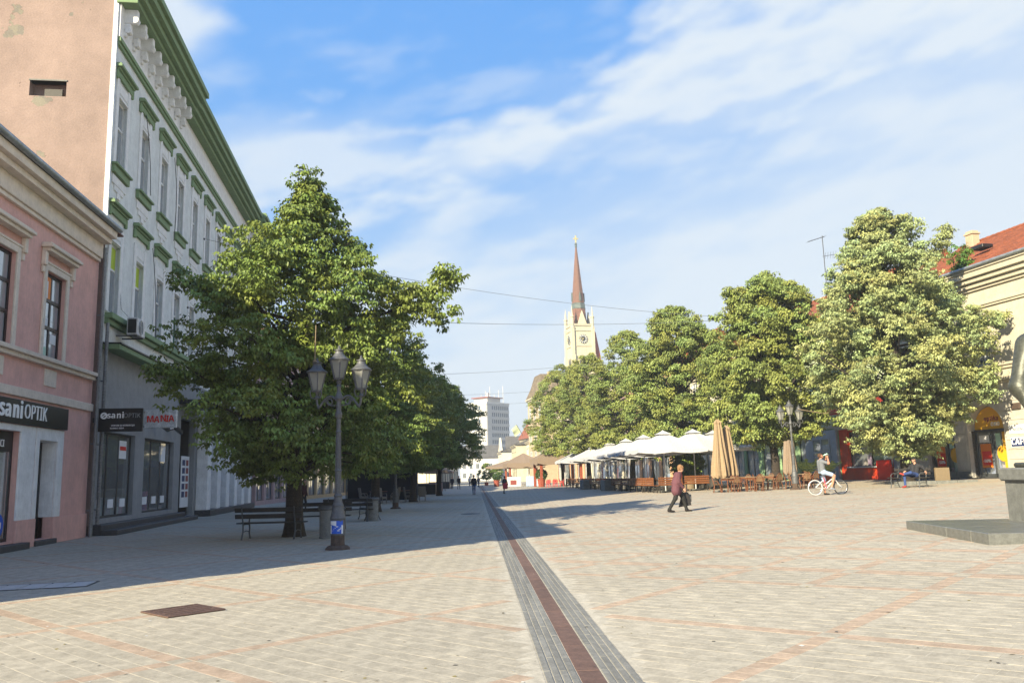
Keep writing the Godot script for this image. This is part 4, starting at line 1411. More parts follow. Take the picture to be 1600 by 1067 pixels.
# ---------------------------------------------------------------- far end of the street
func build_far_buildings() -> void:
	# tall buff house with a steep roof that closes the right side
	var at := right_at(108.5)
	var b := facade("buff_gabled_house", "tall buff house with a steep roof rising behind the trees", Vector3(at.x - 0.2, 0, at.z), -12.0, true)
	var m := MB.new()
	m.box(0, -0.5, -16, 11.0, 15.0, 0)
	part(b, "wall", m.mesh(), M.buff)
	var rf := MB.new()
	rf.prism([Vector2(-0.4, 15.0), Vector2(11.4, 15.0), Vector2(11.4, 18.4), Vector2(7.0, 18.4), Vector2(4.0, 16.6)], -16, 0.3)
	part(b, "steep_roof", rf.mesh(), mk("tan_roof", 0.34, 0.27, 0.19, 0.85, "tile", 3.0))
	cornice(b, 0, 11.0, [[14.5, 14.75, 0.25], [14.75, 15.0, 0.45]], M.cream_mould)
	part(b, "chimney", boxm(6.0, 17.0, -3.0, 6.8, 19.4, -2.2, 0.03), M.buff)
	for k in 3:
		for f in 3: window(b, 1.8 + 3.6 * k, 3.5 + 3.8 * f, 1.2, 2.2, 0.06, 2, [0.66], M.window_white, M.far_glass, 0.08)
	# smaller fronts down the street
	var rows := [
		["ivory_street_house", "ivory street front beyond the buff gabled house", 2.5, -168.0, 11.0, 8.6],
		["yellow_street_house", "warm yellow street front below the tower block", -0.8, -196.0, 13.0, 8.8],
		["gabled_street_house", "white street front with curved gable below the tower block", -5.0, -235.0, 15.0, 8.4],
	]
	var mats := [M.ivory, M.church_stone, M.ivory]
	for i in rows.size():
		var q: Array = rows[i]
		var h := plain_building(q[0], q[1], Vector3(q[2], 0, q[3] - q[4]), -5.0, true, q[4], q[5], 12.0, mats[i], mats[i], M.cream_mould, M.slate, 3, [[5.0, 2.0]], q[5] + 2.6, 3.2, M.far_glass)
		if i == 2:
			var gb := MB.new()
			gb.prism([Vector2(1, 8.4), Vector2(14, 8.4), Vector2(12.6, 9.4), Vector2(10.6, 10.0), Vector2(9.4, 11.6), Vector2(7.5, 12.6), Vector2(5.6, 11.6), Vector2(4.4, 10.0), Vector2(2.4, 9.4)], -0.4, 0.05)
			part(h, "curved_gable", gb.mesh(), M.ivory)
	# low block closing the view, facing the square
	for k in 3:
		var lb := thing("street_end_house", ["grey slate roofed house closing the street end", "long pale house at the street end under the tower block", "plain pale house at the left of the street end"][k], "building", Vector3([4.0, -14.0, -34.0][k], 0, [-300.0, -330.0, -290.0][k]))
		var w: float = [14.0, 15.0, 20.0][k]
		var hh: float = [11.0, 9.0, 14.0][k]
		part(lb, "wall", boxm(-w / 2, -0.5, -10, w / 2, hh, 0), [M.ivory, M.concrete_light, M.concrete_light][k])
		var rr := MB.new()
		rr.xf = Transform3D(Basis(Vector3.UP, PI / 2), Vector3.ZERO)
		rr.prism([Vector2(-0.6, hh), Vector2(10.6, hh), Vector2(5, hh + 5.0)], -w / 2 - 0.4, w / 2 + 0.4)
		part(lb, "roof", rr.mesh(), M.slate)
		var floors := int(hh / 3.6)
		for f in floors:
			for i in int(w / 2.6):
				window(lb, -w / 2 + 1.5 + 2.6 * i, 1.2 + 3.6 * f, 1.2, 2.0, 0.06, 2, [], M.window_white, M.far_glass, 0.08)
	# tower block: blank corner strip, window bands on two faces, plant and masts on the roof
	var t := thing("tower_block", "pale concrete tower block with window bands rising at the street end", "building", Vector3(-13.0, 0, -400.0), deg_to_rad(-38.0))
	part(t, "core", boxm(-13.0, 0, -13.0, 0, 36.4, 0), M.concrete)
	part(t, "corner_slab", boxm(-3.8, 0, 0.0, 0.12, 37.2, 0.3), M.concrete)
	part(t, "corner_slab", boxm(0.0, 0, -3.4, 0.3, 37.2, 0.0), M.concrete)
	var spandrel := boxm(-13.2, 0, 0.0, -3.8, 1.35, 0.25)
	var spandrel2 := boxm(0.0, 0, -17.0, 0.25, 1.35, -3.4)
	part(t, "wing", boxm(-13.0, 0, -17.0, -0.02, 36.4, -13.0), M.concrete)
	for f in 11:
		var y := 0.6 + 3.3 * f
		part(t, "spandrel", spandrel, M.concrete_light, Vector3(0, y + 2.0, 0))
		part(t, "spandrel", spandrel2, M.concrete, Vector3(0, y + 2.0, 0))
		for k in 5:
			window(t, -12.2 + 1.9 * k, y, 1.5, 2.0, 0.05, 1, [], M.concrete_light, M.far_glass, 0.1)
		for k in 9:
			var w := window(t, 0, y, 1.2, 2.0, 0, 1, [], M.concrete, M.far_glass, 0.1)
			w.position = Vector3(0.05, y, -4.3 - 1.5 * k)
			w.rotation.y = PI / 2
	part(t, "parapet", boxm(-13.3, 36.4, -17.2, 0.32, 37.3, 0.32), M.concrete_light)
	part(t, "plant_room", boxm(-10.5, 37.3, -13.0, -2.0, 39.6, -3.0), M.concrete)
	part(t, "roof_slab", boxm(-11.5, 39.6, -14.0, -1.0, 40.0, -2.0), M.red_metal)
	var mast := MB.new()
	for k in 6: mast.tube([Vector3(-11.0 + 2.0 * k, 37.0, -9 - k), Vector3(-11.0 + 2.0 * k, 42.0 + 2.0 * ((k * 7) % 3), -9 - k)], [0.12], 5)
	mast.box(-6.5, 40.0, -8.5, -5.4, 42.6, -7.6)
	part(t, "masts", mast.mesh(), M.concrete_light)


func build_church() -> void:
	# neo-gothic church: square clock tower with corner turrets and gables, tall tiled spire
	var c := thing("church", "neo-gothic church with clock tower and tall red tiled spire", "church", Vector3(20.6, 0, -250.0), deg_to_rad(14.0))
	var h := 3.2
	var m := MB.new()
	m.box(-h, 0, -h, h, 46.4, h)
	part(c, "tower", m.mesh(), M.church_stone)
	# nave behind, steep red roof
	part(c, "nave_wall", boxm(-8, 0, -46, 8, 14, -h - 0.1), M.church_stone)
	var nv := MB.new()
	nv.prism([Vector2(-8.6, 14), Vector2(8.6, 14), Vector2(0, 28)], -46, -h - 0.05)
	part(c, "nave_roof", nv.mesh(), M.roof_tile)
	var st := MB.new()
	st.prism([Vector2(h + 0.02, 24), Vector2(h + 4.4, 24), Vector2(h + 2.5, 37.0), Vector2(h + 1.3, 44.0), Vector2(h + 0.3, 45.5), Vector2(h + 0.02, 45.5)], -1.5, 2.2)
	part(c, "stair_roof", st.mesh(), mk("bright_red_tile", 0.62, 0.09, 0.06, 0.8, "tile", 3.0))
	for sx in [-1, 1]:
		for sz in [-1, 1]:
			# stepped buttress, then an octagonal turret with a pinnacle
			var x: float = sx * h
			var z: float = sz * h
			var bt := MB.new()
			bt.bev(x - 0.62, 0, z - 0.62, x + 0.62, 37.0, z + 0.62, 0.05)
			bt.bev(x - 0.5, 37.0, z - 0.5, x + 0.5, 45.5, z + 0.5, 0.05)
			part(c, "buttress", bt.mesh(), M.church_stone)
			var tu := MB.new()
			tu.lathe([[0.0, 45.0], [0.62, 45.0], [0.62, 45.5], [0.5, 45.6], [0.5, 48.2], [0.66, 48.4], [0.62, 48.7], [0.36, 48.8], [0.0, 52.2]], 8, Vector3(x, 0, z))
			part(c, "turret", tu.mesh(), M.church_stone)
	for k in 4:
		var rot := Basis(Vector3.UP, PI / 2 * k)
		var side := MB.new()
		side.xf = Transform3D(rot, Vector3.ZERO)
		side.prism([Vector2(-1.4, 46.4), Vector2(1.4, 46.4), Vector2(0, 50.6)], h - 0.35, h + 0.05)
		side.bev(-h, 45.7, h - 0.1, h, 46.38, h + 0.25, 0.05); side.bev(-h, 44.2, h - 0.1, h, 44.5, h + 0.2, 0.04); side.bev(-h, 39.5, h - 0.1, h, 39.75, h + 0.2, 0.04)
		part(c, "gable", side.mesh(), M.church_stone)
		# louvred lancet window
		var lw := MB.new()
		lw.xf = Transform3D(rot, Vector3.ZERO)
		lw.prism([Vector2(-1.5, 29.5), Vector2(1.5, 29.5), Vector2(1.5, 36.8), Vector2(0.8, 38.4), Vector2(0, 39.2), Vector2(-0.8, 38.4), Vector2(-1.5, 36.8)], h + 0.02, h + 0.12)
		var lan := part(c, "lancet_window", lw.mesh(), M.cream_mould)
		for j in 3:
			var sl := MB.new()
			sl.xf = Transform3D(rot, Vector3.ZERO)
			sl.prism([Vector2(-1.25 + 0.9 * j, 29.8), Vector2(-0.55 + 0.9 * j, 29.8), Vector2(-0.55 + 0.9 * j, 35.4), Vector2(-0.9 + 0.9 * j, 36.2), Vector2(-1.25 + 0.9 * j, 35.4)], h + 0.13, h + 0.18)
			part(lan, "louvre", sl.mesh(), M.slate)
		# clock
		var ck := MB.new()
		ck.xf = Transform3D(rot * Basis(Vector3.RIGHT, PI / 2), rot * Vector3(0, 41.8, h + 0.1))
		ck.lathe([[0, 0], [1.35, 0], [1.35, 0.12], [0, 0.12]], 32)
		var face := part(c, "clock_face", ck.mesh(), M.clock_white)
		var nm := MB.new()
		for j in 12:
			nm.xf = Transform3D(rot * Basis(Vector3.BACK, TAU * j / 12.0), rot * Vector3(0, 41.8, h + 0.24))
			nm.box(-0.15, 0.9, 0, 0.15, 1.4, 0.05)
		nm.xf = Transform3D(rot, rot * Vector3(0, 41.8, h + 0.24))
		for j in 20:
			var aa := TAU * j / 20
			var ab := TAU * (j + 1) / 20
			nm.tri(Vector3.ZERO + Vector3(0, 0, 0.02), Vector3(cos(aa) * 0.78, sin(aa) * 0.78, 0.02), Vector3(cos(ab) * 0.78, sin(ab) * 0.78, 0.02))
		part(face, "numerals", nm.mesh(), M.ink)
		var hd := MB.new()
		hd.xf = Transform3D(rot * Basis(Vector3.BACK, deg_to_rad(-215)), rot * Vector3(0, 41.8, h + 0.3))
		hd.box(-0.09, -0.2, 0, 0.09, 1.0, 0.04)
		hd.xf = Transform3D(rot * Basis(Vector3.BACK, deg_to_rad(80)), rot * Vector3(0, 41.8, h + 0.34))
		hd.box(-0.07, -0.2, 0, 0.07, 1.5, 0.04)
		part(face, "hands", hd.mesh(), M.gold)
	# octagonal spire with a copper band, dormers and a gilt cross
	var sp := MB.new()
	sp.lathe([[2.6, 46.4], [2.2, 51.4]], 8)
	var spire := part(c, "spire", sp.mesh(), M.roof_tile_dark)
	var bd := MB.new()
	bd.lathe([[2.26, 51.4], [2.3, 51.6], [2.1, 53.0], [2.15, 53.2]], 8)
	part(spire, "copper_band", bd.mesh(), M.copper)
	var up := MB.new()
	var n := 14
	for k in n:
		var ya := 53.2 + (71.4 - 53.2) * k / n
		var yb := 53.2 + (71.4 - 53.2) * (k + 1) / n
		var ra := lerpf(2.0, 0.2, float(k) / n)
		var rb := lerpf(2.0, 0.2, float(k + 1) / n)
		up.lathe([[ra + 0.03, ya], [rb, yb]], 8)
	part(spire, "upper_spire", up.mesh(), mk("spire_tile", 0.27, 0.13, 0.085, 0.8, "tile", 2.4))
	for k in 4:
		var dm := MB.new()
		dm.xf = Transform3D(Basis(Vector3.UP, PI / 2 * k), Vector3.ZERO)
		dm.prism([Vector2(-0.26, 53.8), Vector2(0.26, 53.8), Vector2(0.26, 55.0), Vector2(0, 56.6), Vector2(-0.26, 55.0)], 1.0, 2.1)
		part(spire, "dormer", dm.mesh(), M.copper)
	var fin := MB.new()
	fin.lathe([[0.26, 70.9], [0.42, 71.3], [0.28, 71.6], [0.46, 72.0], [0.1, 72.6]], 10)
	part(spire, "finial", fin.mesh(), M.copper)
	var cr := MB.new()
	cr.bev(-0.2, 72.5, -0.15, 0.2, 74.8, 0.15, 0.03); cr.bev(-0.8, 73.6, -0.14, 0.8, 74.0, 0.14, 0.03)
	var cross := part(spire, "cross", cr.mesh(), M.gold)


# ---------------------------------------------------------------- trees
func leaf_clump(seed_: int, leaves: int, size: float, reach: float, pale: float) -> ArrayMesh:
	# a short twig's worth of folded, drooping leaves; each leaf is its own pair of faces
	var r := RandomNumberGenerator.new()
	r.seed = seed_
	var m := MB.new()
	m.tinted = true
	for k in leaves:
		var az := r.randf() * TAU
		var d := Vector3(cos(az), 0, sin(az))
		var root := d * r.randf_range(0.02, reach) + Vector3(0, r.randf_range(-0.35, 0.35) * reach, 0)
		var out := (d * r.randf_range(0.35, 0.9) + Vector3(0, r.randf_range(-1.2, -0.1), 0)).normalized()
		var side := d.cross(Vector3.UP).normalized().rotated(out, r.randf_range(-0.6, 0.6))
		var up := side.cross(out)
		var l := size * r.randf_range(0.75, 1.2)
		var w := l * 0.44
		var tip := root + out * l + Vector3(0, -l * 0.22, 0)
		var fold := up * w * 0.28
		var a := root + out * l * 0.38 + side * w + fold
		var b := root + out * l * 0.38 - side * w + fold
		var t := r.randf()
		if t < pale: m.col = Color(2.1, 1.9, 2.1) * r.randf_range(0.85, 1.15)      # silvery underside or bract
		else: m.col = Color(1, 1, 1) * r.randf_range(0.7, 1.25)
		m.tri(root, tip, a)
		m.tri(root, b, tip)
	return m.mesh()

func tree(called: String, label: String, at: Vector3, H: float, prof: Array, trunk_r: float, seed_: int, sprays: int, clumps_per: int, leaf: Color, meshes: Array, lean := Vector2.ZERO, clear := 2.0, extra := [], scale_ := 1.0, rough := 0.22) -> void:
	# prof: [height, radius] of the crown from bottom to top; lean: crown axis offset at the top of the crown
	var o := thing(called, label, "tree", at, 0.0, "lime trees on the square")
	var r := RandomNumberGenerator.new()
	r.seed = seed_
	var nz := FastNoiseLite.new()
	nz.seed = seed_
	nz.frequency = 0.5
	nz.fractal_octaves = 2
	var radius := func(h: float, az: float) -> float:
		var b := 0.0
		for i in prof.size() - 1:
			if h >= prof[i][0] and h <= prof[i + 1][0]:
				b = lerpf(prof[i][1], prof[i + 1][1], (h - prof[i][0]) / (prof[i + 1][0] - prof[i][0]))
		return b * (1.0 + rough * 2.0 * nz.get_noise_3d(cos(az) * 2.2, h * 0.55, sin(az) * 2.2))
	var axis := func(h: float) -> Vector3:
		var t := clampf((h - clear) / maxf(0.1, H - clear), 0.0, 1.0)
		return Vector3(lean.x * t, h, lean.y * t) + Vector3(sin(h * 0.9 + seed_) * 0.12, 0, cos(h * 0.7 + seed_) * 0.12) * minf(1.0, h * 0.3)
	# trunk
	var tm := MB.new()
	var pts := []
	var rad := []
	pts.append(Vector3(0, -0.08, 0)); rad.append(trunk_r * 1.45)
	pts.append(Vector3(0, 0.12, 0)); rad.append(trunk_r * 1.22)
	for k in 12:
		var h := 0.45 + (H * 0.88 - 0.45) * k / 11.0
		pts.append(axis.call(h))
		rad.append(lerpf(trunk_r, 0.025, pow(k / 11.0, 0.8)))
	tm.tube(pts, rad, 12)
	var trunk := part(o, "trunk", tm.mesh(), M.bark)
	# sprays of leaves; the larger boughs that carry them
	var xf := []
	var cols := []
	var boughs := MB.new()
	var lo: float = prof[0][0]
	var hi: float = prof[prof.size() - 1][0]
	var made := 0
	var tries := 0
	var limbs := 0
	while made < sprays and tries < sprays * 12:
		tries += 1
		var h := r.randf_range(lo, hi)
		var az := r.randf() * TAU
		var R: float = radius.call(h, az)
		# more sprays where the crown is wide, most of them near its outside
		if r.randf() * 4.6 * scale_ > R + 0.9: continue
		var f := pow(r.randf(), 0.42)
		var a3: Vector3 = axis.call(h)
		var c := a3 + Vector3(cos(az), 0, sin(az)) * R * f
		made += 1
		var sr := r.randf_range(0.28, 0.62) * scale_ * (0.65 if R < 0.9 else 1.0)
		if made % 6 == 0 and f > 0.5:
			var h0 := clampf(h - R * f * r.randf_range(0.45, 0.9), maxf(clear * 0.85, 1.75), H * 0.84)
			var p0: Vector3 = axis.call(h0)
			var pm := p0.lerp(c, 0.5) + Vector3(0, 0.25 * R * f * 0.5, 0)
			var br := clampf(0.022 + 0.016 * R * f, 0.02, 0.09)
			boughs.tube([p0, pm, c], [br, br * 0.65, 0.012], 6, false)
			limbs += 1
		_spray(xf, cols, r, c, sr, az, clumps_per, leaf, meshes.size())
	for e in extra:
		# a bough that reaches well out of the crown: root, end, number of sprays
		var p0: Vector3 = axis.call(e[0])
		var p1: Vector3 = e[1]
		var pm := p0.lerp(p1, 0.55) + Vector3(0, -0.2, 0)
		boughs.tube([p0, pm, p1], [0.07, 0.04, 0.012], 6, false)
		for k in e[2]:
			var t := lerpf(e[3], 1.0, k / maxf(1.0, e[2] - 1.0))
			var q := p0.lerp(pm, t / 0.55) if t < 0.55 else pm.lerp(p1, (t - 0.55) / 0.45)
			_spray(xf, cols, r, q + Vector3(r.randf_range(-0.25, 0.25), r.randf_range(-0.1, 0.25), r.randf_range(-0.25, 0.25)), 0.4, r.randf() * TAU, clumps_per, leaf, meshes.size())
	part(trunk, "limb", boughs.mesh(), M.bark)
	# one cloud of leaves for each clump shape
	for k in meshes.size():
		var idx := []
		for i in xf.size():
			if xf[i][1] == k: idx.append(i)
		var mm := MultiMesh.new()
		mm.transform_format = MultiMesh.TRANSFORM_3D
		mm.use_colors = true
		mm.mesh = meshes[k]
		mm.instance_count = idx.size()
		for j in idx.size():
			mm.set_instance_transform(j, xf[idx[j]][0])
			mm.set_instance_color(j, cols[idx[j]])
		var mi := MultiMeshInstance3D.new()
		mi.name = "crown"
		mi.multimesh = mm
		mi.material_override = M.leaf
		mi.set_meta("kind", "stuff")
		o.add_child(mi, true)

func _spray(xf: Array, cols: Array, r: RandomNumberGenerator, c: Vector3, sr: float, az: float, n: int, leaf: Color, kinds: int) -> void:
	# a flat, drooping fan of twigs; the outer side hangs lower
	var out := Vector3(cos(az), 0, sin(az))
	var tone := r.randf_range(0.8, 1.2)
	var warm := r.randf_range(0.0, 1.0)
	for k in n:
		var a := r.randf() * TAU
		var d := sqrt(r.randf()) * sr
		var off := Vector3(cos(a) * d, r.randf_range(-0.30, 0.30) * sr / 0.5, sin(a) * d)
		off.y -= off.dot(out) * 0.34 + d * d * 0.22 / sr
		var b := Basis(Vector3.UP, r.randf() * TAU) * Basis(Vector3.RIGHT, r.randf_range(-0.3, 0.3))
		b = b.scaled(Vector3.ONE * r.randf_range(0.85, 1.2))
		xf.append([Transform3D(b, c + off), r.randi() % kinds])
		var g := tone * r.randf_range(0.85, 1.15)
		cols.append(Color(leaf.r * g * (0.86 + 0.24 * warm), leaf.g * g, leaf.b * g * (1.05 - 0.2 * warm)))

func build_trees() -> void:
	var near := []
	var silver := []
	var mid := []
	for k in 3:
		near.append(leaf_clump(40 + k, 17, 0.095, 0.18, 0.22))
		silver.append(leaf_clump(50 + k, 18, 0.105, 0.2, 0.42))
		mid.append(leaf_clump(60 + k, 18, 0.125, 0.24, 0.22))
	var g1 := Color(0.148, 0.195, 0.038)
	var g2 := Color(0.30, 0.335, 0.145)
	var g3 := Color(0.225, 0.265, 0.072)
	# left side of the square
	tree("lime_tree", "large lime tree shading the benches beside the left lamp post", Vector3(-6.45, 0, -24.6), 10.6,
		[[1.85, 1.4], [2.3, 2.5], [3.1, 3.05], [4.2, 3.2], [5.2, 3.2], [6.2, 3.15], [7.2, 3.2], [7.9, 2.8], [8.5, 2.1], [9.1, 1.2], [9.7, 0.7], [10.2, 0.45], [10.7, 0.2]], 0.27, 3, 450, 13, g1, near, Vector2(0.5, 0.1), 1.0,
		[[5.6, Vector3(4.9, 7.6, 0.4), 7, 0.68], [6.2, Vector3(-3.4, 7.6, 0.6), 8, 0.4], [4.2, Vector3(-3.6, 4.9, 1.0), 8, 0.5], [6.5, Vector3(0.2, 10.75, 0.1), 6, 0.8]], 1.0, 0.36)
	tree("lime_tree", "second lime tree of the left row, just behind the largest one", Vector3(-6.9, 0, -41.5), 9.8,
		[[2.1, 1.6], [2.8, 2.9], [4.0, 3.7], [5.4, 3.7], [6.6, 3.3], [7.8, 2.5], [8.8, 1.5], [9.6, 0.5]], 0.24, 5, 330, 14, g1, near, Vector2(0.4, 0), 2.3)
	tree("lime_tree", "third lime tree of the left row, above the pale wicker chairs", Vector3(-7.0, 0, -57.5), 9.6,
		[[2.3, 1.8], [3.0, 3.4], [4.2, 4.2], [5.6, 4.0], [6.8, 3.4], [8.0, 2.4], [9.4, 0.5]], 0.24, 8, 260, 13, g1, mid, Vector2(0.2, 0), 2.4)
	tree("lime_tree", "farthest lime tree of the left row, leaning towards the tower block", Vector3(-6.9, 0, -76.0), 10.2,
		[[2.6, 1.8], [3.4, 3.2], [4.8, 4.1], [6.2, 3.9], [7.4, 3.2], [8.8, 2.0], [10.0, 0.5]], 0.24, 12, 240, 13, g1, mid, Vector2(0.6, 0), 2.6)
	# right side
	tree("lime_tree", "tall silvery lime tree beside the cream building on the right", on(19.75, -42.5), 14.4,
		[[1.6, 0.8], [2.2, 2.0], [3.2, 2.9], [4.6, 3.7], [6.2, 4.2], [8.0, 4.1], [9.6, 3.4], [11.0, 2.7], [12.4, 1.9], [13.5, 1.2], [14.3, 0.4]], 0.3, 21, 760, 14, g2, silver, Vector2(-0.3, 0), 1.9,
		[[8.5, Vector3(3.2, 13.0, 0.2), 7, 0.75], [7.0, Vector3(5.2, 8.2, 0.5), 8, 0.6]], 1.0, 0.27)
	tree("lime_tree", "twin-topped lime tree behind the closed tan parasols and right lamp", on(15.6, -50.5), 13.2,
		[[2.7, 1.4], [3.6, 3.0], [5.2, 3.9], [7.0, 4.0], [9.0, 3.4], [10.8, 2.6], [12.0, 1.9], [13.1, 0.6]], 0.28, 26, 520, 14, g3, mid, Vector2(0.4, 0), 2.4,
		[[8.0, Vector3(-2.3, 11.9, 0.5), 10, 0.6]])
	tree("lime_tree", "lime tree behind the nearest white parasol", on(12.4, -61.0), 13.4,
		[[2.6, 1.6], [3.6, 3.2], [5.4, 3.9], [7.6, 3.8], [9.6, 3.1], [11.4, 2.2], [12.6, 1.4], [13.3, 0.5]], 0.27, 31, 420, 14, g3, mid, Vector2(-0.2, 0), 2.6)
	tree("lime_tree", "lime tree behind the middle of the white parasol row", on(9.9, -71.0), 13.3,
		[[2.6, 1.6], [3.6, 3.2], [5.4, 4.0], [7.6, 3.9], [9.6, 3.2], [11.4, 2.3], [13.2, 0.5]], 0.27, 36, 300, 13, g3, mid, Vector2(0.0, 0), 2.6)
	tree("lime_tree", "lime tree at the far end of the white parasol row", on(7.4, -84.0), 13.6,
		[[2.8, 1.8], [3.8, 3.4], [5.6, 4.2], [7.8, 4.0], [9.8, 3.2], [11.6, 2.2], [13.4, 0.5]], 0.27, 41, 270, 13, g3, mid, Vector2(0.0, 0), 2.8)
	tree("lime_tree", "lime tree below the church tower beside the brown canopy", on(5.6, -98.0), 14.6,
		[[3.0, 1.8], [4.2, 3.6], [6.0, 4.3], [8.2, 4.1], [10.4, 3.3], [12.6, 2.2], [14.4, 0.5]], 0.27, 46, 260, 13, g3, mid, Vector2(0.0, 0), 2.8)
	# greenery on the roof edge of the cream building
	var sh := thing("roof_shrub", "self-sown green shrub growing from the red roof's gutter", "shrub", right_at(1.2) + Vector3(-0.35, 11.85, 0.1))
	var stem := MB.new()
	var xf := []
	var cols := []
	var r := RandomNumberGenerator.new()
	r.seed = 9
	for k in 5:
		var tip := Vector3(r.randf_range(-1.0, 1.0), r.randf_range(0.7, 2.0), r.randf_range(-0.2, 0.3))
		stem.tube([Vector3.ZERO, tip * 0.5 + Vector3(0, 0.15, 0), tip], [0.03, 0.02, 0.01], 5)
		for j in 4: _spray(xf, cols, r, tip * (0.4 + 0.2 * j), 0.28, r.randf() * TAU, 6, Color(0.10, 0.19, 0.03), 1)
	part(sh, "stem", stem.mesh(), M.bark)
	var mm := MultiMesh.new()
	mm.transform_format = MultiMesh.TRANSFORM_3D
	mm.use_colors = true
	mm.mesh = near[0]
	mm.instance_count = xf.size()
	for j in xf.size():
		mm.set_instance_transform(j, xf[j][0])
		mm.set_instance_color(j, cols[j])
	var mi := MultiMeshInstance3D.new()
	mi.name = "foliage"
	mi.multimesh = mm
	mi.material_override = M.leaf
	mi.set_meta("kind", "stuff")
	sh.add_child(mi, true)
	# stone edging round the foot of the tall tree on the right
	var ed := thing("tree_edging", "low stone edging round the foot of the silvery lime tree", "edging", on(20.6, -41.4))
	for k in 4:
		part(ed, "edging_stone", boxm(-2.0 + k * 1.0, -0.1, -0.15, -1.02 + k * 1.0, 0.16, 0.15, 0.015), M.granite_rough)
	part(ed, "upright_slab", boxm(0.25, 0.0, -0.6, 0.95, 0.78, -0.42, 0.02), M.wicker)


# ---------------------------------------------------------------- lamps
func lantern_parts(parent: Node, at: Vector3, hang: bool) -> void:
	# six-sided lantern, wider at the top, under a small domed roof
	var f := MB.new()
	var n := 6
	f.lathe([[0.0, -0.02], [0.10, -0.02], [0.105, 0.02], [0.0, 0.02]], n)
	f.lathe([[0.0, 0.45], [0.205, 0.45], [0.215, 0.475], [0.205, 0.5], [0.15, 0.54], [0.095, 0.62], [0.075, 0.69], [0.10, 0.705], [0.10, 0.725], [0.05, 0.735], [0.025, 0.77], [0.03, 0.8], [0.0, 0.85]], 12)
	for k in n:
		var a := TAU * k / n
		f.bar(Vector3(cos(a) * 0.1, 0.0, -sin(a) * 0.1), Vector3(cos(a) * 0.195, 0.45, -sin(a) * 0.195), 0.018, 0.018)
	if hang:
		f.lathe([[0.03, -0.2], [0.045, -0.16], [0.02, -0.1], [0.04, -0.02]], 8)
		for k in 3:
			var a := TAU * k / 3 + 0.4
			var c := Vector3(cos(a), 0, sin(a))
			f.tube([Vector3(0, -0.2, 0), c * 0.11 + Vector3(0, -0.17, 0), c * 0.14 + Vector3(0, -0.06, 0), c * 0.12 + Vector3(0, 0.02, 0)], [0.014], 6)
	else:
		f.lathe([[0.06, -0.2], [0.03, -0.14], [0.06, -0.08], [0.04, -0.02]], 8)
	var o := part(parent, "lantern", f.mesh(), M.lamp_grey, at)
	o.scale = Vector3(1.16, 0.95, 1.16)
	var g := MB.new()
	g.lathe([[0.092, 0.01], [0.187, 0.448]], n)
	part(o, "lantern_glass", g.mesh(), M.lamp_glass)
	var bulb := MB.new()
	bulb.lathe([[0.0, 0.06], [0.03, 0.06], [0.03, 0.16], [0.05, 0.24], [0.045, 0.32], [0.0, 0.36]], 10)
	part(o, "bulb", bulb.mesh(), M.white_plastic)

func make_lamp(label: String, at: Vector3, turn: float) -> Node3D:
	var o := thing("street_lamp", label, "street lamp", at, turn, "ornate cast iron street lamps")
	var b := MB.new()
	b.lathe([[0.0, -0.05], [0.30, -0.05], [0.30, 0.03], [0.25, 0.075], [0.17, 0.10], [0.165, 0.32]], 8)
	part(o, "foot", b.mesh(), M.rust)
	var p := MB.new()
	p.lathe([[0.165, 0.32], [0.17, 0.34], [0.17, 0.66], [0.185, 0.70], [0.17, 0.74], [0.15, 0.82], [0.125, 0.95], [0.13, 0.99], [0.10, 1.06], [0.085, 1.18]], 16)
	p.lathe([[0.085, 1.18], [0.10, 1.21], [0.075, 1.26], [0.07, 1.75], [0.085, 1.78], [0.062, 1.84], [0.055, 2.65], [0.07, 2.68], [0.05, 2.72], [0.05, 2.98], [0.075, 3.02], [0.085, 3.1], [0.06, 3.16], [0.055, 3.38], [0.1, 3.46], [0.075, 3.55], [0.045, 3.62], [0.045, 3.72], [0.06, 3.76]], 14)
	for k in 8:
		var a := TAU * k / 8
		p.bar(Vector3(cos(a) * 0.07, 1.3, sin(a) * 0.07), Vector3(cos(a) * 0.056, 2.6, sin(a) * 0.056), 0.014, 0.014)
	part(o, "post", p.mesh(), M.lamp_grey)
	for s in [-1, 1]:
		var m := MB.new()
		var pts := []
		# S-shaped arm with a scroll under it
		for k in 13:
			var t := k / 12.0
			pts.append(Vector3(s * (0.05 + 0.46 * t), 3.42 + 0.12 * sin(t * PI * 1.15) - 0.12 * t * t, 0))
		pts.append(Vector3(s * 0.55, 3.36, 0)); pts.append(Vector3(s * 0.56, 3.46, 0))
		m.tube(pts, [0.026], 8)
		var sc := []
		for k in 15:
			var a := k / 14.0 * TAU * 1.15
			var rr := 0.10 - 0.055 * k / 14.0
			sc.append(Vector3(s * (0.24 + cos(a) * rr), 3.38 + sin(a) * rr, 0))
		m.tube(sc, [0.016], 6)
		m.tube([Vector3(s * 0.06, 3.3, 0), Vector3(s * 0.2, 3.3, 0), Vector3(s * 0.32, 3.42, 0)], [0.015], 6)
		part(o, "arm", m.mesh(), M.lamp_grey)
		lantern_parts(o, Vector3(s * 0.56, 3.66, 0), true)
	lantern_parts(o, Vector3(0, 3.93, 0), false)
	return o

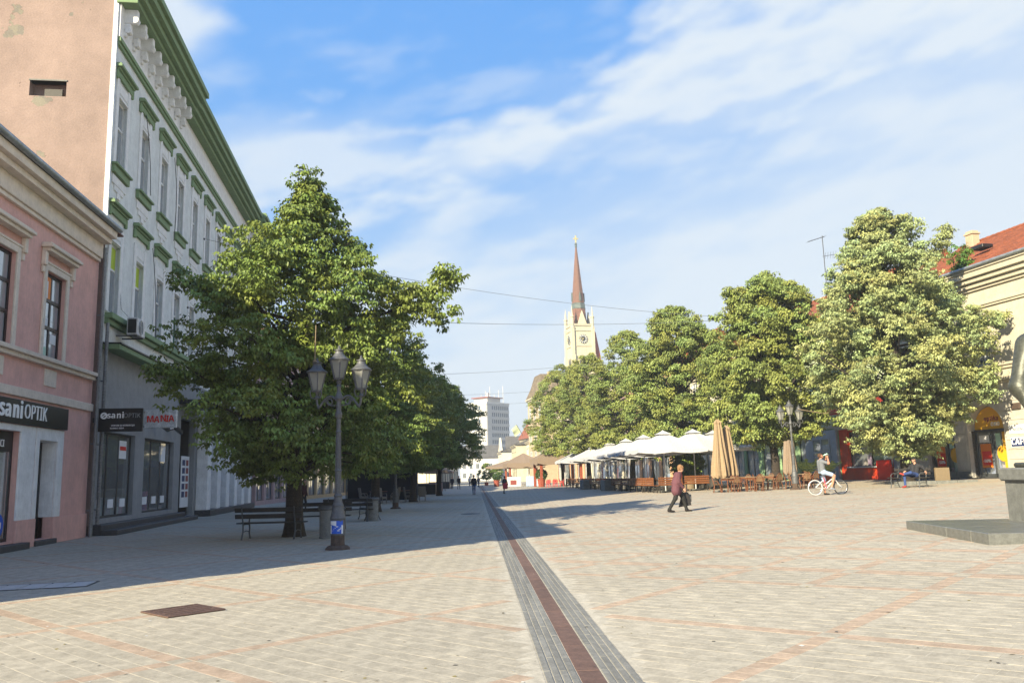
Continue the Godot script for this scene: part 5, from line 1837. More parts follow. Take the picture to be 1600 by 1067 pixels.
func build_lamps() -> void:
	var l := make_lamp("ornate grey lamp post with three lanterns and a blue bill on its base", Vector3(-4.12, 0, -19.55), deg_to_rad(-12))
	# bill pasted round the base, torn at one corner
	var bill := thing("pasted_bill", "torn blue and white bill pasted round the lamp post base", "bill", Vector3(-4.12, 0.36, -19.55))
	var m := MB.new()
	var w := MB.new()
	for k in 8:
		var a := -0.9 + 1.8 * k / 8.0
		var b := -0.9 + 1.8 * (k + 1) / 8.0
		var ra := 0.176
		var pa := Vector3(sin(a) * ra, 0, cos(a) * ra)
		var pb := Vector3(sin(b) * ra, 0, cos(b) * ra)
		var t := 0.29 if k < 6 else 0.27 + 0.02 * (k % 2)
		m.quad(pa, pb, pb + Vector3(0, t, 0), pa + Vector3(0, t, 0))
		if k < 4: w.quad(pa * 1.02 + Vector3(0, 0.21 - 0.01 * k, 0), pb * 1.02 + Vector3(0, 0.2 - 0.01 * k, 0), pb * 1.02 + Vector3(0, 0.285, 0), pa * 1.02 + Vector3(0, 0.285, 0))
		if k == 7 or k == 0: w.quad(pa * 1.02, pb * 1.02, pb * 1.02 + Vector3(0, 0.19, 0), pa * 1.02 + Vector3(0, 0.19, 0))
	for k in 7:
		var a := -0.5 + 0.16 * k
		var pa := Vector3(sin(a) * 0.18, 0.06 + 0.03 * ((k * 5) % 4), cos(a) * 0.18)
		w.quad(pa, pa + Vector3(0.05, 0, -0.01), pa + Vector3(0.05, 0.018, -0.01), pa + Vector3(0, 0.018, 0))
	part(bill, "sheet", m.mesh(), M.blue_poster)
	part(bill, "print", w.mesh(), M.paper)
	again(l, "lamp post standing in the shade beside the left wicker chairs", Vector3(-6.45, 0, -45.2), 0.4)
	again(l, "lamp post beside the cyclist, wired with a pale cable", on(14.7, -44.4), 0.25)
	again(l, "lamp post rising behind the white parasols", on(10.8, -66.0), 0.7)
	again(l, "lamp post rising behind the brown terrace canopy", on(6.6, -103.0), 0.1)
	var ml := thing("mast_pole", "thin pale rod standing up from the left lamp lantern", "rod", Vector3(-4.67, 4.36, -19.43))
	var mm := MB.new()
	mm.tube([Vector3(0, 0, 0), Vector3(0.02, 0.85, 0)], [0.016, 0.012], 6)
	mm.lathe([[0.0, -0.02], [0.05, -0.02], [0.05, 0.0], [0.0, 0.02]], 8)
	part(ml, "rod", mm.mesh(), M.wicker)


# ---------------------------------------------------------------- benches and bins
func make_bench(label: String, at: Vector3, turn: float) -> Node3D:
	# front faces +z
	var o := thing("park_bench", label, "bench", at, turn, "park benches")
	var hw := 0.95
	for k in 4: part(o, "seat_slat", boxm(-hw, 0.43, -0.2 + 0.115 * k, hw, 0.465, -0.1 + 0.115 * k, 0.006), M.dark_wood)
	var back := [[0.58, 0.70], [0.755, 0.875]]
	for s in back:
		var m := MB.new()
		m.xf = Transform3D(Basis(Vector3.RIGHT, deg_to_rad(-12)), Vector3(0, 0.45, -0.24))
		m.bev(-hw, s[0] - 0.45, -0.02, hw, s[1] - 0.45, 0.018, 0.006)
		part(o, "back_slat", m.mesh(), M.dark_wood)
	for s in [-1, 1]:
		var x: float = s * 0.74
		var m := MB.new()
		m.tube([Vector3(x, 0, 0.3), Vector3(x, 0.16, 0.24), Vector3(x, 0.3, 0.26), Vector3(x, 0.42, 0.22)], [0.026, 0.02, 0.02, 0.024], 7)
		m.tube([Vector3(x, 0, -0.32), Vector3(x, 0.2, -0.22), Vector3(x, 0.42, -0.22), Vector3(x, 0.62, -0.29), Vector3(x, 0.9, -0.36)], [0.026, 0.022, 0.022, 0.02, 0.018], 7)
		m.tube([Vector3(x, 0.415, -0.24), Vector3(x, 0.415, 0.25)], [0.018], 6)
		m.tube([Vector3(x, 0.2, -0.22), Vector3(x, 0.24, 0.0), Vector3(x, 0.2, 0.24)], [0.014], 6)
		m.tube([Vector3(x, 0.66, -0.28), Vector3(x, 0.67, -0.02), Vector3(x, 0.63, 0.16), Vector3(x, 0.55, 0.24), Vector3(x, 0.44, 0.2)], [0.02], 7)
		part(o, "iron_end", m.mesh(), M.iron)
	return o

func make_bin(label: String, at: Vector3) -> Node3D:
	var o := thing("litter_bin", label, "litter bin", at, 0.0, "round litter bins")
	var m := MB.new()
	m.lathe([[0.0, 0.0], [0.24, 0.0], [0.25, 0.04], [0.23, 0.06], [0.24, 0.78], [0.0, 0.78]], 20)
	part(o, "drum", m.mesh(), M.granite_rough)
	var r := MB.new()
	r.lathe([[0.235, 0.76], [0.275, 0.78], [0.275, 0.85], [0.24, 0.88], [0.19, 0.88], [0.18, 0.8]], 20)
	part(o, "rim", r.mesh(), M.iron)
	return o

func build_benches_and_bins() -> void:
	var b := make_bench("dark slatted bench with its back to the viewer under the large lime tree", Vector3(-6.85, 0, -23.75), deg_to_rad(176))
	again(b, "dark bench beyond the tree trunk, facing the viewer", Vector3(-6.3, 0, -27.3), deg_to_rad(4))
	again(b, "dark bench half hidden behind the left lamp post", Vector3(-6.4, 0, -32.5), deg_to_rad(178))
	again(b, "dark bench standing side-on beside the farther litter bin", Vector3(-5.85, 0, -33.6), deg_to_rad(-70))
	again(b, "dark bench with a man sitting on it near the red shop", on(18.1, -38.9), deg_to_rad(-62))
	var c := make_bin("litter bin just behind the left lamp post", Vector3(-5.2, 0, -23.4))
	again(c, "litter bin beside the side-on bench in the shade", Vector3(-5.55, 0, -32.6), 0.0)


# ---------------------------------------------------------------- hanging signs and wall fittings on the left
func build_signs() -> void:
	# along the grey building; n points out into the street
	var a := deg_to_rad(-8.2)
	var along := Vector3(sin(a), 0, -cos(a))
	var out := along.cross(Vector3.UP)
	var base := Vector3(-13.74, 0, -27.3)
	var turn := atan2(-along.x, -along.z)
	# optician's projecting board at the corner
	var o := thing("projecting_sign", "dark projecting optician sign with white lettering at the pink building's corner", "sign", base + along * -0.15 + out * 0.02 + Vector3(0, 3.32, 0), turn)
	part(o, "board", boxm(0.0, 0.0, -0.06, 1.5, 0.76, 0.06, 0.012), M.black_sign)
	part(o, "bracket", boxm(-0.05, 0.3, -0.04, 0.0, 0.46, 0.04), M.iron)
	var ring := MB.new()
	ring.xf = Transform3D(Basis(Vector3.RIGHT, PI / 2), Vector3(0.3, 0.52, 0.06))
	ring.lathe([[0.055, 0.0], [0.11, 0.0], [0.11, 0.012], [0.055, 0.012], [0.055, 0.0]], 24)
	ring.xf = Transform3D(Basis(Vector3.BACK, 0.6), Vector3(0.3, 0.52, 0.07))
	ring.box(-0.075, -0.02, 0, 0.075, 0.02, 0.006)
	part(o, "emblem", ring.mesh(), M.white_letters)
	text(o, "sani", 0.27, M.white_letters, Vector3(0.66, 0.53, 0.068), 0, true, 1.0, "lettering", 0.01)
	text(o, "OPTIK", 0.19, M.zinc, Vector3(1.17, 0.515, 0.068), 0, false, 1.0, "lettering", 0.01)
	text(o, "CENTAR ZA KOREKCIJU", 0.068, M.white_letters, Vector3(0.9, 0.2, 0.065), 0, true, 1.0, "lettering", 0.006)
	text(o, "SLUHA I VIDA", 0.068, M.white_letters, Vector3(0.72, 0.11, 0.065), 0, true, 1.0, "lettering", 0.006)
	# white light box
	var m := thing("projecting_sign", "white box sign with red capitals above the grey shop window", "sign", base + along * 4.5 + out * 0.02 + Vector3(0, 3.72, 0), turn)
	part(m, "board", boxm(0.26, 0.0, -0.09, 1.42, 0.68, 0.09, 0.015), M.white_plastic)
	var br := MB.new()
	br.tube([Vector3(0.0, 0.6, 0), Vector3(0.3, 0.6, 0)], [0.022], 6)
	br.tube([Vector3(0.0, 0.06, 0), Vector3(0.3, 0.06, 0)], [0.022], 6)
	br.box(0.0, -0.05, -0.04, 0.02, 0.75, 0.04)
	part(m, "bracket", br.mesh(), M.iron)
	var words := "MANIA"
	for k in 5:
		var t := text(m, words[k], 0.34, M.red_print, Vector3([0.47, 0.71, 0.94, 1.09, 1.24][k], 0.34 + [0.0, -0.02, 0.02, 0.0, 0.01][k], 0.1), 0, true, 0.95, "lettering", 0.012)
		t.rotation.z = [0.06, -0.05, 0.07, -0.08, 0.04][k]
	# letters fixed on the wall beyond it
	var w := thing("wall_letters", "small white letters on the grey wall beside the white box sign", "sign", base + along * 8.4 + out * 0.03 + Vector3(0, 3.85, 0), turn - PI / 2 + PI)
	w.basis = Basis(along, Vector3.UP, out)
	text(w, "TINA", 0.55, M.white_letters, Vector3(0.8, 0.3, 0.02), 0, true, 1.0, "lettering", 0.04)
	# air conditioner on the ledge
	var ac := thing("air_conditioner", "white air conditioner unit on the grey building's ledge", "air conditioner", base + along * 1.55 + out * 0.0 + Vector3(0, 6.82, 0))
	ac.basis = Basis(along, Vector3.UP, out)
	part(ac, "case", boxm(-0.1, 0.0, 0.38, 0.82, 0.62, 0.74, 0.02), M.white_plastic)
	part(ac, "side_grille", boxm(-0.112, 0.06, 0.42, -0.1, 0.56, 0.7), M.black_frame)
	var fan := MB.new()
	fan.xf = Transform3D(Basis(Vector3.RIGHT, PI / 2), Vector3(0.3, 0.31, 0.74))
	fan.lathe([[0.05, 0.0], [0.05, 0.02], [0.0, 0.02]], 12)
	for rr in [0.09, 0.13, 0.17, 0.21, 0.25]:
		fan.lathe([[rr, 0.0], [rr + 0.012, 0.006], [rr + 0.012, 0.018], [rr, 0.018], [rr, 0.0]], 20)
	part(ac, "fan_grille", fan.mesh(), M.zinc)
	var bk := MB.new()
	bk.box(0.0, -0.05, 0.0, 0.04, 0.0, 0.72); bk.box(0.68, -0.05, 0.0, 0.72, 0.0, 0.72)
	part(ac, "bracket", bk.mesh(), M.iron)
	var hose := MB.new()
	hose.tube([Vector3(0.2, 0.62, 0.4), Vector3(0.15, 0.95, 0.1), Vector3(0.12, 1.6, 0.03), Vector3(0.1, 2.6, 0.02)], [0.022], 6)
	part(ac, "hose", hose.mesh(), M.white_plastic)


# ---------------------------------------------------------------- parasols, tables, chairs
func canopy(half: float, edge: float, peak: float, val: float, sag: float) -> ArrayMesh:
	# square parasol cover: eight gores, cloth sinking a little between the ribs, a hanging valance
	var m := MB.new()
	var ring := func(t: float) -> Array:
		var out := []
		for k in 32:
			var u := k / 32.0 * 4.0
			var s := int(u)
			var f := u - s
			var c := [Vector2(-1, 1), Vector2(1, 1), Vector2(1, -1), Vector2(-1, -1)]
			var p: Vector2 = (c[s] as Vector2).lerp(c[(s + 1) % 4], f)
			var between := absf(sin(f * PI * 2.0))
			var y := lerpf(peak, edge, pow(t, 0.92)) - sag * between * t * (1.6 - t)
			out.append(Vector3(p.x * half * t, y, p.y * half * t))
		return out
	var prev: Array = ring.call(0.04)
	for i in range(1, 9):
		var cur: Array = ring.call(0.04 + 0.96 * i / 8.0)
		for k in 32:
			var l := (k + 1) % 32
			m.quad(cur[k], cur[l], prev[l], prev[k])
		prev = cur
	for k in 32:
		var l := (k + 1) % 32
		var dip := val * (0.82 + 0.18 * absf(sin(k * PI / 4.0)))
		var dip2 := val * (0.82 + 0.18 * absf(sin((k + 1) * PI / 4.0)))
		m.quad(prev[k] * Vector3(1.004, 1, 1.004) - Vector3(0, dip, 0), prev[l] * Vector3(1.004, 1, 1.004) - Vector3(0, dip2, 0), prev[l], prev[k])
	return m.mesh()

func make_parasol(label: String, at: Vector3, turn: float) -> Node3D:
	var o := thing("parasol", label, "parasol", at, turn, "white square parasols")
	var p := MB.new()
	p.tube([Vector3(0, 0, 0), Vector3(0, 3.72, 0)], [0.035], 8)
	p.lathe([[0.0, 3.7], [0.06, 3.72], [0.05, 3.8], [0.0, 3.86]], 8)
	part(o, "pole", p.mesh(), M.white_plastic)
	part(o, "base", boxm(-0.4, 0, -0.4, 0.4, 0.09, 0.4, 0.02), M.granite_rough)
	var c := part(o, "canopy", canopy(2.15, 2.62, 3.72, 0.24, 0.07), M.white_canvas)
	part(c, "vent", canopy(0.42, 3.6, 3.84, 0.03, 0.0), M.white_canvas)
	var ribs := [[1, 1], [1, 0], [1, -1], [0, -1], [-1, -1], [-1, 0], [-1, 1], [0, 1]]
	for r in ribs:
		var m := MB.new()
		m.bar(Vector3(0, 3.62, 0), Vector3(r[0] * 2.08, 2.6, r[1] * 2.08), 0.03, 0.035)
		m.bar(Vector3(0, 2.75, 0), Vector3(r[0] * 1.05, 3.08, r[1] * 1.05), 0.022, 0.022)
		part(o, "rib", m.mesh(), M.white_plastic)
	return o

func make_closed_parasol(label: String, at: Vector3, turn: float, h: float) -> Node3D:
	var o := thing("closed_parasol", label, "parasol", at, turn, "folded tan parasols")
	var p := MB.new()
	p.tube([Vector3(0, 0, 0), Vector3(0, h, 0)], [0.035], 8)
	part(o, "pole", p.mesh(), M.dark_wood)
	part(o, "base", boxm(-0.4, 0, -0.4, 0.4, 0.09, 0.4, 0.02), M.granite_rough)
	# folded cloth: deep pleats that widen downwards, tied near the top
	var m := MB.new()
	var n := 40
	var ys := [0.78, 0.9, 1.4, 2.0, 2.6, h - 0.45, h - 0.35, h - 0.22, h - 0.05]
	var rs := [0.40, 0.44, 0.42, 0.36, 0.29, 0.19, 0.17, 0.20, 0.06]
	var rings := []
	for i in ys.size():
		var ring := []
		for k in n:
			var a := TAU * k / n
			var pl := 1.0 + 0.20 * sin(a * 8.0 + 0.3 * i) + 0.07 * sin(a * 3.0 + i * 0.6)
			ring.append(Vector3(cos(a) * rs[i] * pl, ys[i] + 0.05 * sin(a * 8.0) * (1.0 if i == 0 else 0.0), -sin(a) * rs[i] * pl))
		rings.append(ring)
	for i in ys.size() - 1:
		for k in n:
			var l := (k + 1) % n
			m.quad(rings[i][k], rings[i][l], rings[i + 1][l], rings[i + 1][k])
	part(o, "folded_cover", m.mesh(), M.tan_canvas)
	return o

func make_chair(label: String, at: Vector3, turn: float, wood: Material, seat: Material, group: String, called := "cafe_chair") -> Node3D:
	# bentwood cafe chair, front towards +z
	var o := thing(called, label, "chair", at, turn, group)
	var s := MB.new()
	s.lathe([[0.0, 0.43], [0.2, 0.43], [0.215, 0.445], [0.2, 0.465], [0.0, 0.468]], 16)
	part(o, "seat", s.mesh(), seat)
	for c in [[-1, 1], [1, 1], [-1, -1], [1, -1]]:
		var l := MB.new()
		l.tube([Vector3(c[0] * 0.15, 0.44, c[1] * 0.14), Vector3(c[0] * 0.2, 0.0, c[1] * 0.2)], [0.019, 0.015], 6)
		part(o, "leg", l.mesh(), wood)
	var b := MB.new()
	var pts := []
	for k in 11:
		var a := PI * k / 10.0
		pts.append(Vector3(cos(a) * 0.2, 0.46 + 0.42 * sin(a), -0.17 - 0.09 * sin(a)))
	b.tube(pts, [0.018], 6)
	b.tube([Vector3(-0.17, 0.3, 0.15), Vector3(0.17, 0.3, 0.15)], [0.01], 5)
	b.tube([Vector3(0.19, 0.62, -0.2), Vector3(0.24, 0.64, 0.0), Vector3(0.2, 0.46, 0.12)], [0.014], 5)
	b.tube([Vector3(-0.19, 0.62, -0.2), Vector3(-0.24, 0.64, 0.0), Vector3(-0.2, 0.46, 0.12)], [0.014], 5)
	part(o, "back_hoop", b.mesh(), wood)
	var w := MB.new()
	for i in 6:
		var y := 0.52 + 0.052 * i
		var hwid := 0.2 * sqrt(maxf(0.0, 1.0 - pow((y - 0.46) / 0.42, 2)))
		var z := -0.17 - 0.09 * ((y - 0.46) / 0.42)
		w.box(-hwid, y, z - 0.006, hwid, y + 0.04, z + 0.006)
	part(o, "back_panel", w.mesh(), seat)
	return o

func make_table(label: String, at: Vector3, turn: float, top: Material, leg: Material, group: String, half := 0.36) -> Node3D:
	var o := thing("cafe_table", label, "table", at, turn, group)
	part(o, "table_top", boxm(-half, 0.73, -half, half, 0.765, half, 0.01), top)
	for c in [[-1, 1], [1, 1], [-1, -1], [1, -1]]:
		part(o, "leg", boxm(c[0] * (half - 0.06) - 0.025, 0.0, c[1] * (half - 0.06) - 0.025, c[0] * (half - 0.06) + 0.025, 0.73, c[1] * (half - 0.06) + 0.025, 0.006), leg)
	part(o, "apron", boxm(-half + 0.05, 0.64, -half + 0.05, half - 0.05, 0.73, half - 0.05, 0.006), leg)
	return o

func make_settle(label: String, at: Vector3, turn: float) -> Node3D:
	# wooden terrace bench with a slatted back; the back faces +z
	var o := thing("wooden_settle", label, "bench", at, turn, "wooden terrace benches")
	var hw := 0.82
	for k in 4: part(o, "back_slat", boxm(-hw, 0.44 + 0.13 * k, 0.2, hw, 0.54 + 0.13 * k, 0.235, 0.006), M.teak)
	for k in 3: part(o, "seat_slat", boxm(-hw, 0.42, -0.24 + 0.14 * k, hw, 0.45, -0.12 + 0.14 * k, 0.006), M.teak)
	for s in [-1, 1]:
		part(o, "leg", boxm(s * 0.7 - 0.035, 0.0, 0.14, s * 0.7 + 0.035, 0.92, 0.2, 0.006), M.dark_wood)
		part(o, "leg", boxm(s * 0.7 - 0.035, 0.0, -0.24, s * 0.7 + 0.035, 0.42, -0.18, 0.006), M.dark_wood)
	return o

func make_armchair(label: String, at: Vector3, turn: float, mat: Material, group: String) -> Node3D:
	# woven tub chair
	var o := thing("wicker_armchair", label, "armchair", at, turn, group)
	var m := MB.new()
	var n := 16
	for k in n:
		var a := PI * 1.25 * k / n - PI * 0.125
		var b := PI * 1.25 * (k + 1) / n - PI * 0.125
		var ha := 0.62 + 0.2 * sin(clampf(a, 0, PI))
		var hb := 0.62 + 0.2 * sin(clampf(b, 0, PI))
		var oa := Vector3(cos(a) * 0.33, 0, -sin(a) * 0.33)
		var ob := Vector3(cos(b) * 0.33, 0, -sin(b) * 0.33)
		var ia := oa * 0.84
		var ib := ob * 0.84
		m.quad(oa + Vector3(0, 0.1, 0), ob + Vector3(0, 0.1, 0), ob + Vector3(0, hb, 0), oa + Vector3(0, ha, 0))
		m.quad(ib + Vector3(0, 0.1, 0), ia + Vector3(0, 0.1, 0), ia + Vector3(0, ha, 0), ib + Vector3(0, hb, 0))
		m.quad(oa + Vector3(0, ha, 0), ob + Vector3(0, hb, 0), ib + Vector3(0, hb, 0), ia + Vector3(0, ha, 0))
	part(o, "woven_shell", m.mesh(), mat)
	var s := MB.new()
	s.lathe([[0.28, 0.1], [0.3, 0.36], [0.29, 0.42], [0.0, 0.44]], 16)
	part(o, "seat", s.mesh(), mat)
	for c in [[-1, 1], [1, 1], [-1, -1], [1, -1]]:
		var l := MB.new()
		l.tube([Vector3(c[0] * 0.2, 0.12, c[1] * 0.2), Vector3(c[0] * 0.22, 0.0, c[1] * 0.22)], [0.02], 6)
		part(o, "leg", l.mesh(), M.cane)
	return o

const NTH := ["nearest", "second", "third", "fourth", "fifth", "sixth", "seventh", "eighth", "ninth", "tenth", "eleventh", "twelfth", "thirteenth", "fourteenth", "fifteenth", "sixteenth", "seventeenth", "eighteenth"]

func build_cafe() -> void:
	var line := func(z: float) -> float: return 9.3 - (z - 53.0) * 0.094
	# open white parasols: a front row and a back row
	var first: Node3D = null
	var zs := [52.6, 57.6, 63.0, 69.0, 76.0, 84.0]
	for k in zs.size():
		var z: float = zs[k]
		var lab: String = "%s white square parasol of the front row, counted from the viewer" % NTH[k]
		if first == null: first = make_parasol(lab, on(line.call(z), -z), deg_to_rad(5))
		else: again(first, lab, on(line.call(z), -z), deg_to_rad(5))
	var zb := [50.6, 57.0, 65.0]
	for k in 3:
		var z: float = zb[k]
		var lab: String = "%s white square parasol of the back row, counted from the viewer" % NTH[k]
		again(first, lab, on(line.call(z) + 4.6 - (2.8 if k == 0 else 0.0), -z - (2.5 if k == 0 else 0.0)), deg_to_rad(5))
	# clear rain curtains hanging beside the back row
	# wooden benches and tables along the front
	var settle: Node3D = null
	var n := 0
	var z := 53.4
	for k in 13:
		var lab := "%s brown slatted terrace bench of the front line, counted from the viewer" % NTH[k]
		var at := on(line.call(z) - 0.75, -z)
		if settle == null: settle = make_settle(lab, at, deg_to_rad(-70))
		else: again(settle, lab, at, deg_to_rad(-70 - 6 * (k % 3)))
		z += 1.95 + 0.12 * k
	var settle2 := again(settle, "brown slatted bench end-on at the near end of the terrace", on(line.call(51.3) - 0.1, -51.6), deg_to_rad(18))
	again(settle, "brown slatted bench beside the end-on one at the terrace's near end", on(line.call(51.3) + 1.6, -51.9), deg_to_rad(14))
	var tab: Node3D = null
	z = 54.6
	for k in 7:
		var lab := "%s brown wooden terrace table under the front parasols" % NTH[k]
		var at := on(line.call(z) + 0.5, -z)
		if tab == null:
			tab = make_table(lab, at, deg_to_rad(20), M.teak, M.dark_wood, "wooden terrace tables", 0.42)
		else: again(tab, lab, at, deg_to_rad(20))
		z += 4.1
	# dark box planters and a woven screen in the bench line
	for k in 2:
		var at := on(line.call([64.6, 74.0][k]) - 1.15, -[64.6, 74.0][k])
		var pb := thing("planter_box", ["square grey planter in the middle of the bench line", "square grey planter towards the far end of the bench line"][k], "planter", at, deg_to_rad(15), "grey planters")
		part(pb, "box", boxm(-0.45, 0, -0.45, 0.45, 0.82, 0.45, 0.03), M.granite_rough)
		part(pb, "soil", boxm(-0.4, 0.82, -0.4, 0.4, 0.84, 0.4), M.earth)
	# wicker armchairs between the parasols and the tan ones
	var arm := make_armchair("pale tan wicker armchair right behind the walking woman", on(11.0, -53.4), deg_to_rad(120), M.wicker, "wicker armchairs")
	var spots := [[11.9, -54.0, M.dark_wicker, "dark wicker armchair beside the pale tan one"], [12.5, -53.2, M.dark_wicker, "dark wicker armchair nearest the folded parasols"], [11.6, -56.6, M.dark_wicker, "dark wicker armchair farthest back under the parasols"]]
	for s in spots: make_armchair(s[3], on(s[0], s[1]), deg_to_rad(200), s[2], "wicker armchairs")
	var lounge := make_table("dark low table among the wicker armchairs", on(12.2, -55.2), 0.3, M.dark_wood, M.dark_wood, "lounge tables", 0.5)
	# folded tan parasols
	var cp := make_closed_parasol("folded tan parasol, the taller of the pair beside the cafe tables", on(11.55, -47.4), 0.2, 4.1)
	var cp2 := make_closed_parasol("folded tan parasol, the shorter of the pair beside the cafe tables", on(12.15, -47.9), 0.9, 3.75)
	var cp3 := make_closed_parasol("folded brown parasol just behind the right lamp post", on(15.3, -46.8), 0.5, 2.7)
	(cp3.get_node("folded_cover") as MeshInstance3D).material_override = M.brown_canvas
	(cp3.get_node("folded_cover") as MeshInstance3D).scale = Vector3(0.75, 1, 0.75)
	# cafe tables with bentwood chairs on the right
	var ct: Node3D = null
	var ch: Node3D = null
	var tabs := [[11.7, -46.2], [12.9, -45.5], [13.1, -47.4], [14.0, -46.4], [15.4, -45.4], [16.0, -46.6]]
	var nc := 0
	for k in tabs.size():
		var x: float = tabs[k][0]
		var zz: float = tabs[k][1]
		var lab: String = ["cafe table at the left end, below the folded parasols", "cafe table in front, second from the left", "cafe table in the back row behind the second one", "cafe table left of the right lamp post", "cafe table right of the lamp post", "cafe table at the right end behind the lamp post"][k]
		if ct == null: ct = make_table(lab, on(x, zz), 0.3, M.table_top, M.cane, "small cafe tables")
		else: again(ct, lab, on(x, zz), 0.3 + 0.2 * k)
		for j in 3:
			var a: float = TAU * (j / 3.0) + k * 0.9
			var where: String = ["left-end cafe table", "second cafe table in front", "back-row cafe table", "cafe table left of the lamp post", "cafe table right of the lamp post", "right-end cafe table"][k]
			var cl: String = ["cane chair on the near side of the %s", "cane chair left of the %s", "cane chair behind the %s"][j] % where
			# the first chair of each table stands nearest the viewer
			var dirs := [Vector2(0.15, 0.66), Vector2(-0.66, -0.1), Vector2(0.3, -0.62)]
			var d: Vector2 = dirs[j].rotated(0.25 * sin(k * 2.0))
			var ang := atan2(-d.x, -d.y)
			if ch == null: ch = make_chair(cl, on(x + d.x, zz + d.y), ang, M.cane, M.cane_seat, "bentwood cafe chairs")
			else: again(ch, cl, on(x + d.x, zz + d.y), ang)
	# terrace canopies farther on: brown cloth over red posts
	for k in 2:
		var at := on([4.9, 1.2][k], [-98.0, -122.0][k])
		var tt := thing("terrace_canopy", ["brown terrace canopy on red posts at the end of the parasols", "farther brown terrace canopy beside the white boards"][k], "canopy", at, deg_to_rad(8), "brown terrace canopies")
		for c in [[-1, 1], [1, 1], [-1, -1], [1, -1]]:
			part(tt, "post", boxm(c[0] * 2.3 - 0.14, 0, c[1] * 2.3 - 0.14, c[0] * 2.3 + 0.14, 3.0, c[1] * 2.3 + 0.14, 0.02), M.red_metal)
		part(tt, "cover", canopy(2.75, 3.25, 4.7, 0.75, 0.08), M.brown_canvas)
		var pl := MB.new()
		pl.tube([Vector3(0.6, 0, 1.4), Vector3(0.6, 3.4, 1.4)], [0.06], 8)
		part(tt, "inner_pole", pl.mesh(), M.white_plastic)
	# a large faded parasol in front of the farther terrace
	var fp := thing("awning", "wide faded orange awning far down the right side", "awning", on(-1.2, -140.0))
	part(fp, "cover", canopy(3.6, 3.0, 4.1, 0.3, 0.1), M.brown_canvas)
	part(fp, "pole", boxm(-0.06, 0, -0.06, 0.06, 4.0, 0.06), M.red_metal)
	# red chairs under the nearer canopy
	var rc: Node3D = null
	for k in 6:
		var at := on(3.7 + 0.75 * (k % 3), -94.6 - 1.1 * (k / 3))
		var lab: String = ["left", "middle", "right"][k % 3] + " red chair in the " + ["front", "back"][k / 3] + " line at the brown canopy"
		if rc == null: rc = make_chair(lab, at, 2.6, M.red_plastic, M.red_plastic, "red terrace chairs", "red_chair")
		else: again(rc, lab, at, 2.6 + k)
	# boards and tubs in front of the canopies
	var wb := thing("white_board", "white advertising board standing left of the brown canopy", "board", on(-0.2, -112.0), 0.1)
	part(wb, "panel", boxm(-0.95, 0.05, -0.06, 0.95, 1.35, 0.06, 0.02), M.white_plastic)
	part(wb, "print", boxm(-0.5, 0.3, 0.06, 0.3, 0.9, 0.066), M.maroon_print)
	for s in [-1, 1]: part(wb, "foot", boxm(s * 0.7 - 0.05, 0, -0.25, s * 0.7 + 0.05, 0.05, 0.25), M.iron)
	var bb := thing("blue_board", "pale blue screen panel beside the white board", "board", on(2.4, -108.0), 0.05)
	part(bb, "panel", boxm(-1.05, 0.05, -0.05, 0.3, 1.3, 0.05, 0.02), M.blue_panel)
	part(bb, "panel", boxm(0.32, 0.05, -0.05, 1.3, 1.3, 0.05, 0.02), M.white_plastic)
	for s in [-1, 1]: part(bb, "foot", boxm(s * 0.8 - 0.05, 0, -0.25, s * 0.8 + 0.05, 0.05, 0.25), M.iron)
	topiary("clipped round bush in a red tub at the corner of the brown canopy", on(3.05, -99.6), 0.72, M.terracotta)
	topiary("slim clipped bush on the far side of the street", on(-2.9, -128.0), 0.6, M.terracotta)
	hedge_tree("bushy street shrub left of the far awning", on(-5.2, -150.0), 1.5, 4.0)
	hedge_tree("second bushy street shrub beyond the first", on(-3.6, -160.0), 1.3, 3.4)
	hedge_tree("leafy potted shrub under the white parasols beside the apricot wall", on(12.6, -64.5), 0.7, 2.6)
	hedge_tree("bright leafy potted shrub under the back row of parasols", on(12.4, -58.6), 0.7, 2.5)
	palm("potted palm beside the pale green wall", on(18.6, -53.5), 2.4)
	palm("second potted palm in front of the blue-grey shop", on(20.0, -54.0), 1.9)
	# left side: pale wicker chairs and a dark terrace tent
	var pc: Node3D = null
	var sp := [[-7.4, -58.2], [-6.6, -59.4], [-8.4, -58.6], [-9.6, -57.4], [-8.9, -56.0], [-10.6, -58.8]]
	for k in sp.size():
		var lab: String = ["pale wicker chair, second from the open street on the left terrace", "pale wicker chair closest to the open street on the left terrace", "pale wicker chair in the middle of the left terrace", "pale wicker chair near the left lamp in the shade", "pale wicker chair at the front of the left terrace", "pale wicker chair farthest left on the shaded terrace"][k]
		if pc == null: pc = high_chair(lab, on(sp[k][0], sp[k][1]), 1.9)
		else: again(pc, lab, on(sp[k][0], sp[k][1]), 1.9 + 1.3 * k)
	make_table("wooden table among the pale wicker chairs", on(-8.0, -59.8), 0.2, M.teak, M.dark_wood, "left terrace tables", 0.5)
	make_table("second wooden table farther left on the shaded terrace", on(-9.6, -58.9), 0.5, M.teak, M.dark_wood, "left terrace tables", 0.5)
	var tent := thing("dark_tent", "black terrace tent standing in the shade on the left", "tent", on(-10.4, -66.0))
	part(tent, "side_curtain", boxm(-2.4, 0.0, 1.9, 2.4, 2.9, 1.94), M.dark_canvas)
	part(tent, "side_curtain", boxm(2.4, 0.0, -2.0, 2.44, 2.9, 1.94), M.dark_canvas)
	part(tent, "cover", canopy(2.6, 2.9, 3.6, 0.3, 0.05), M.dark_canvas)
	for c in [[-1, 1], [1, 1], [-1, -1], [1, -1]]: part(tent, "post", boxm(c[0] * 2.45 - 0.04, 0, c[1] * 2.1 - 0.04, c[0] * 2.45 + 0.04, 2.9, c[1] * 2.1 + 0.04), M.iron)
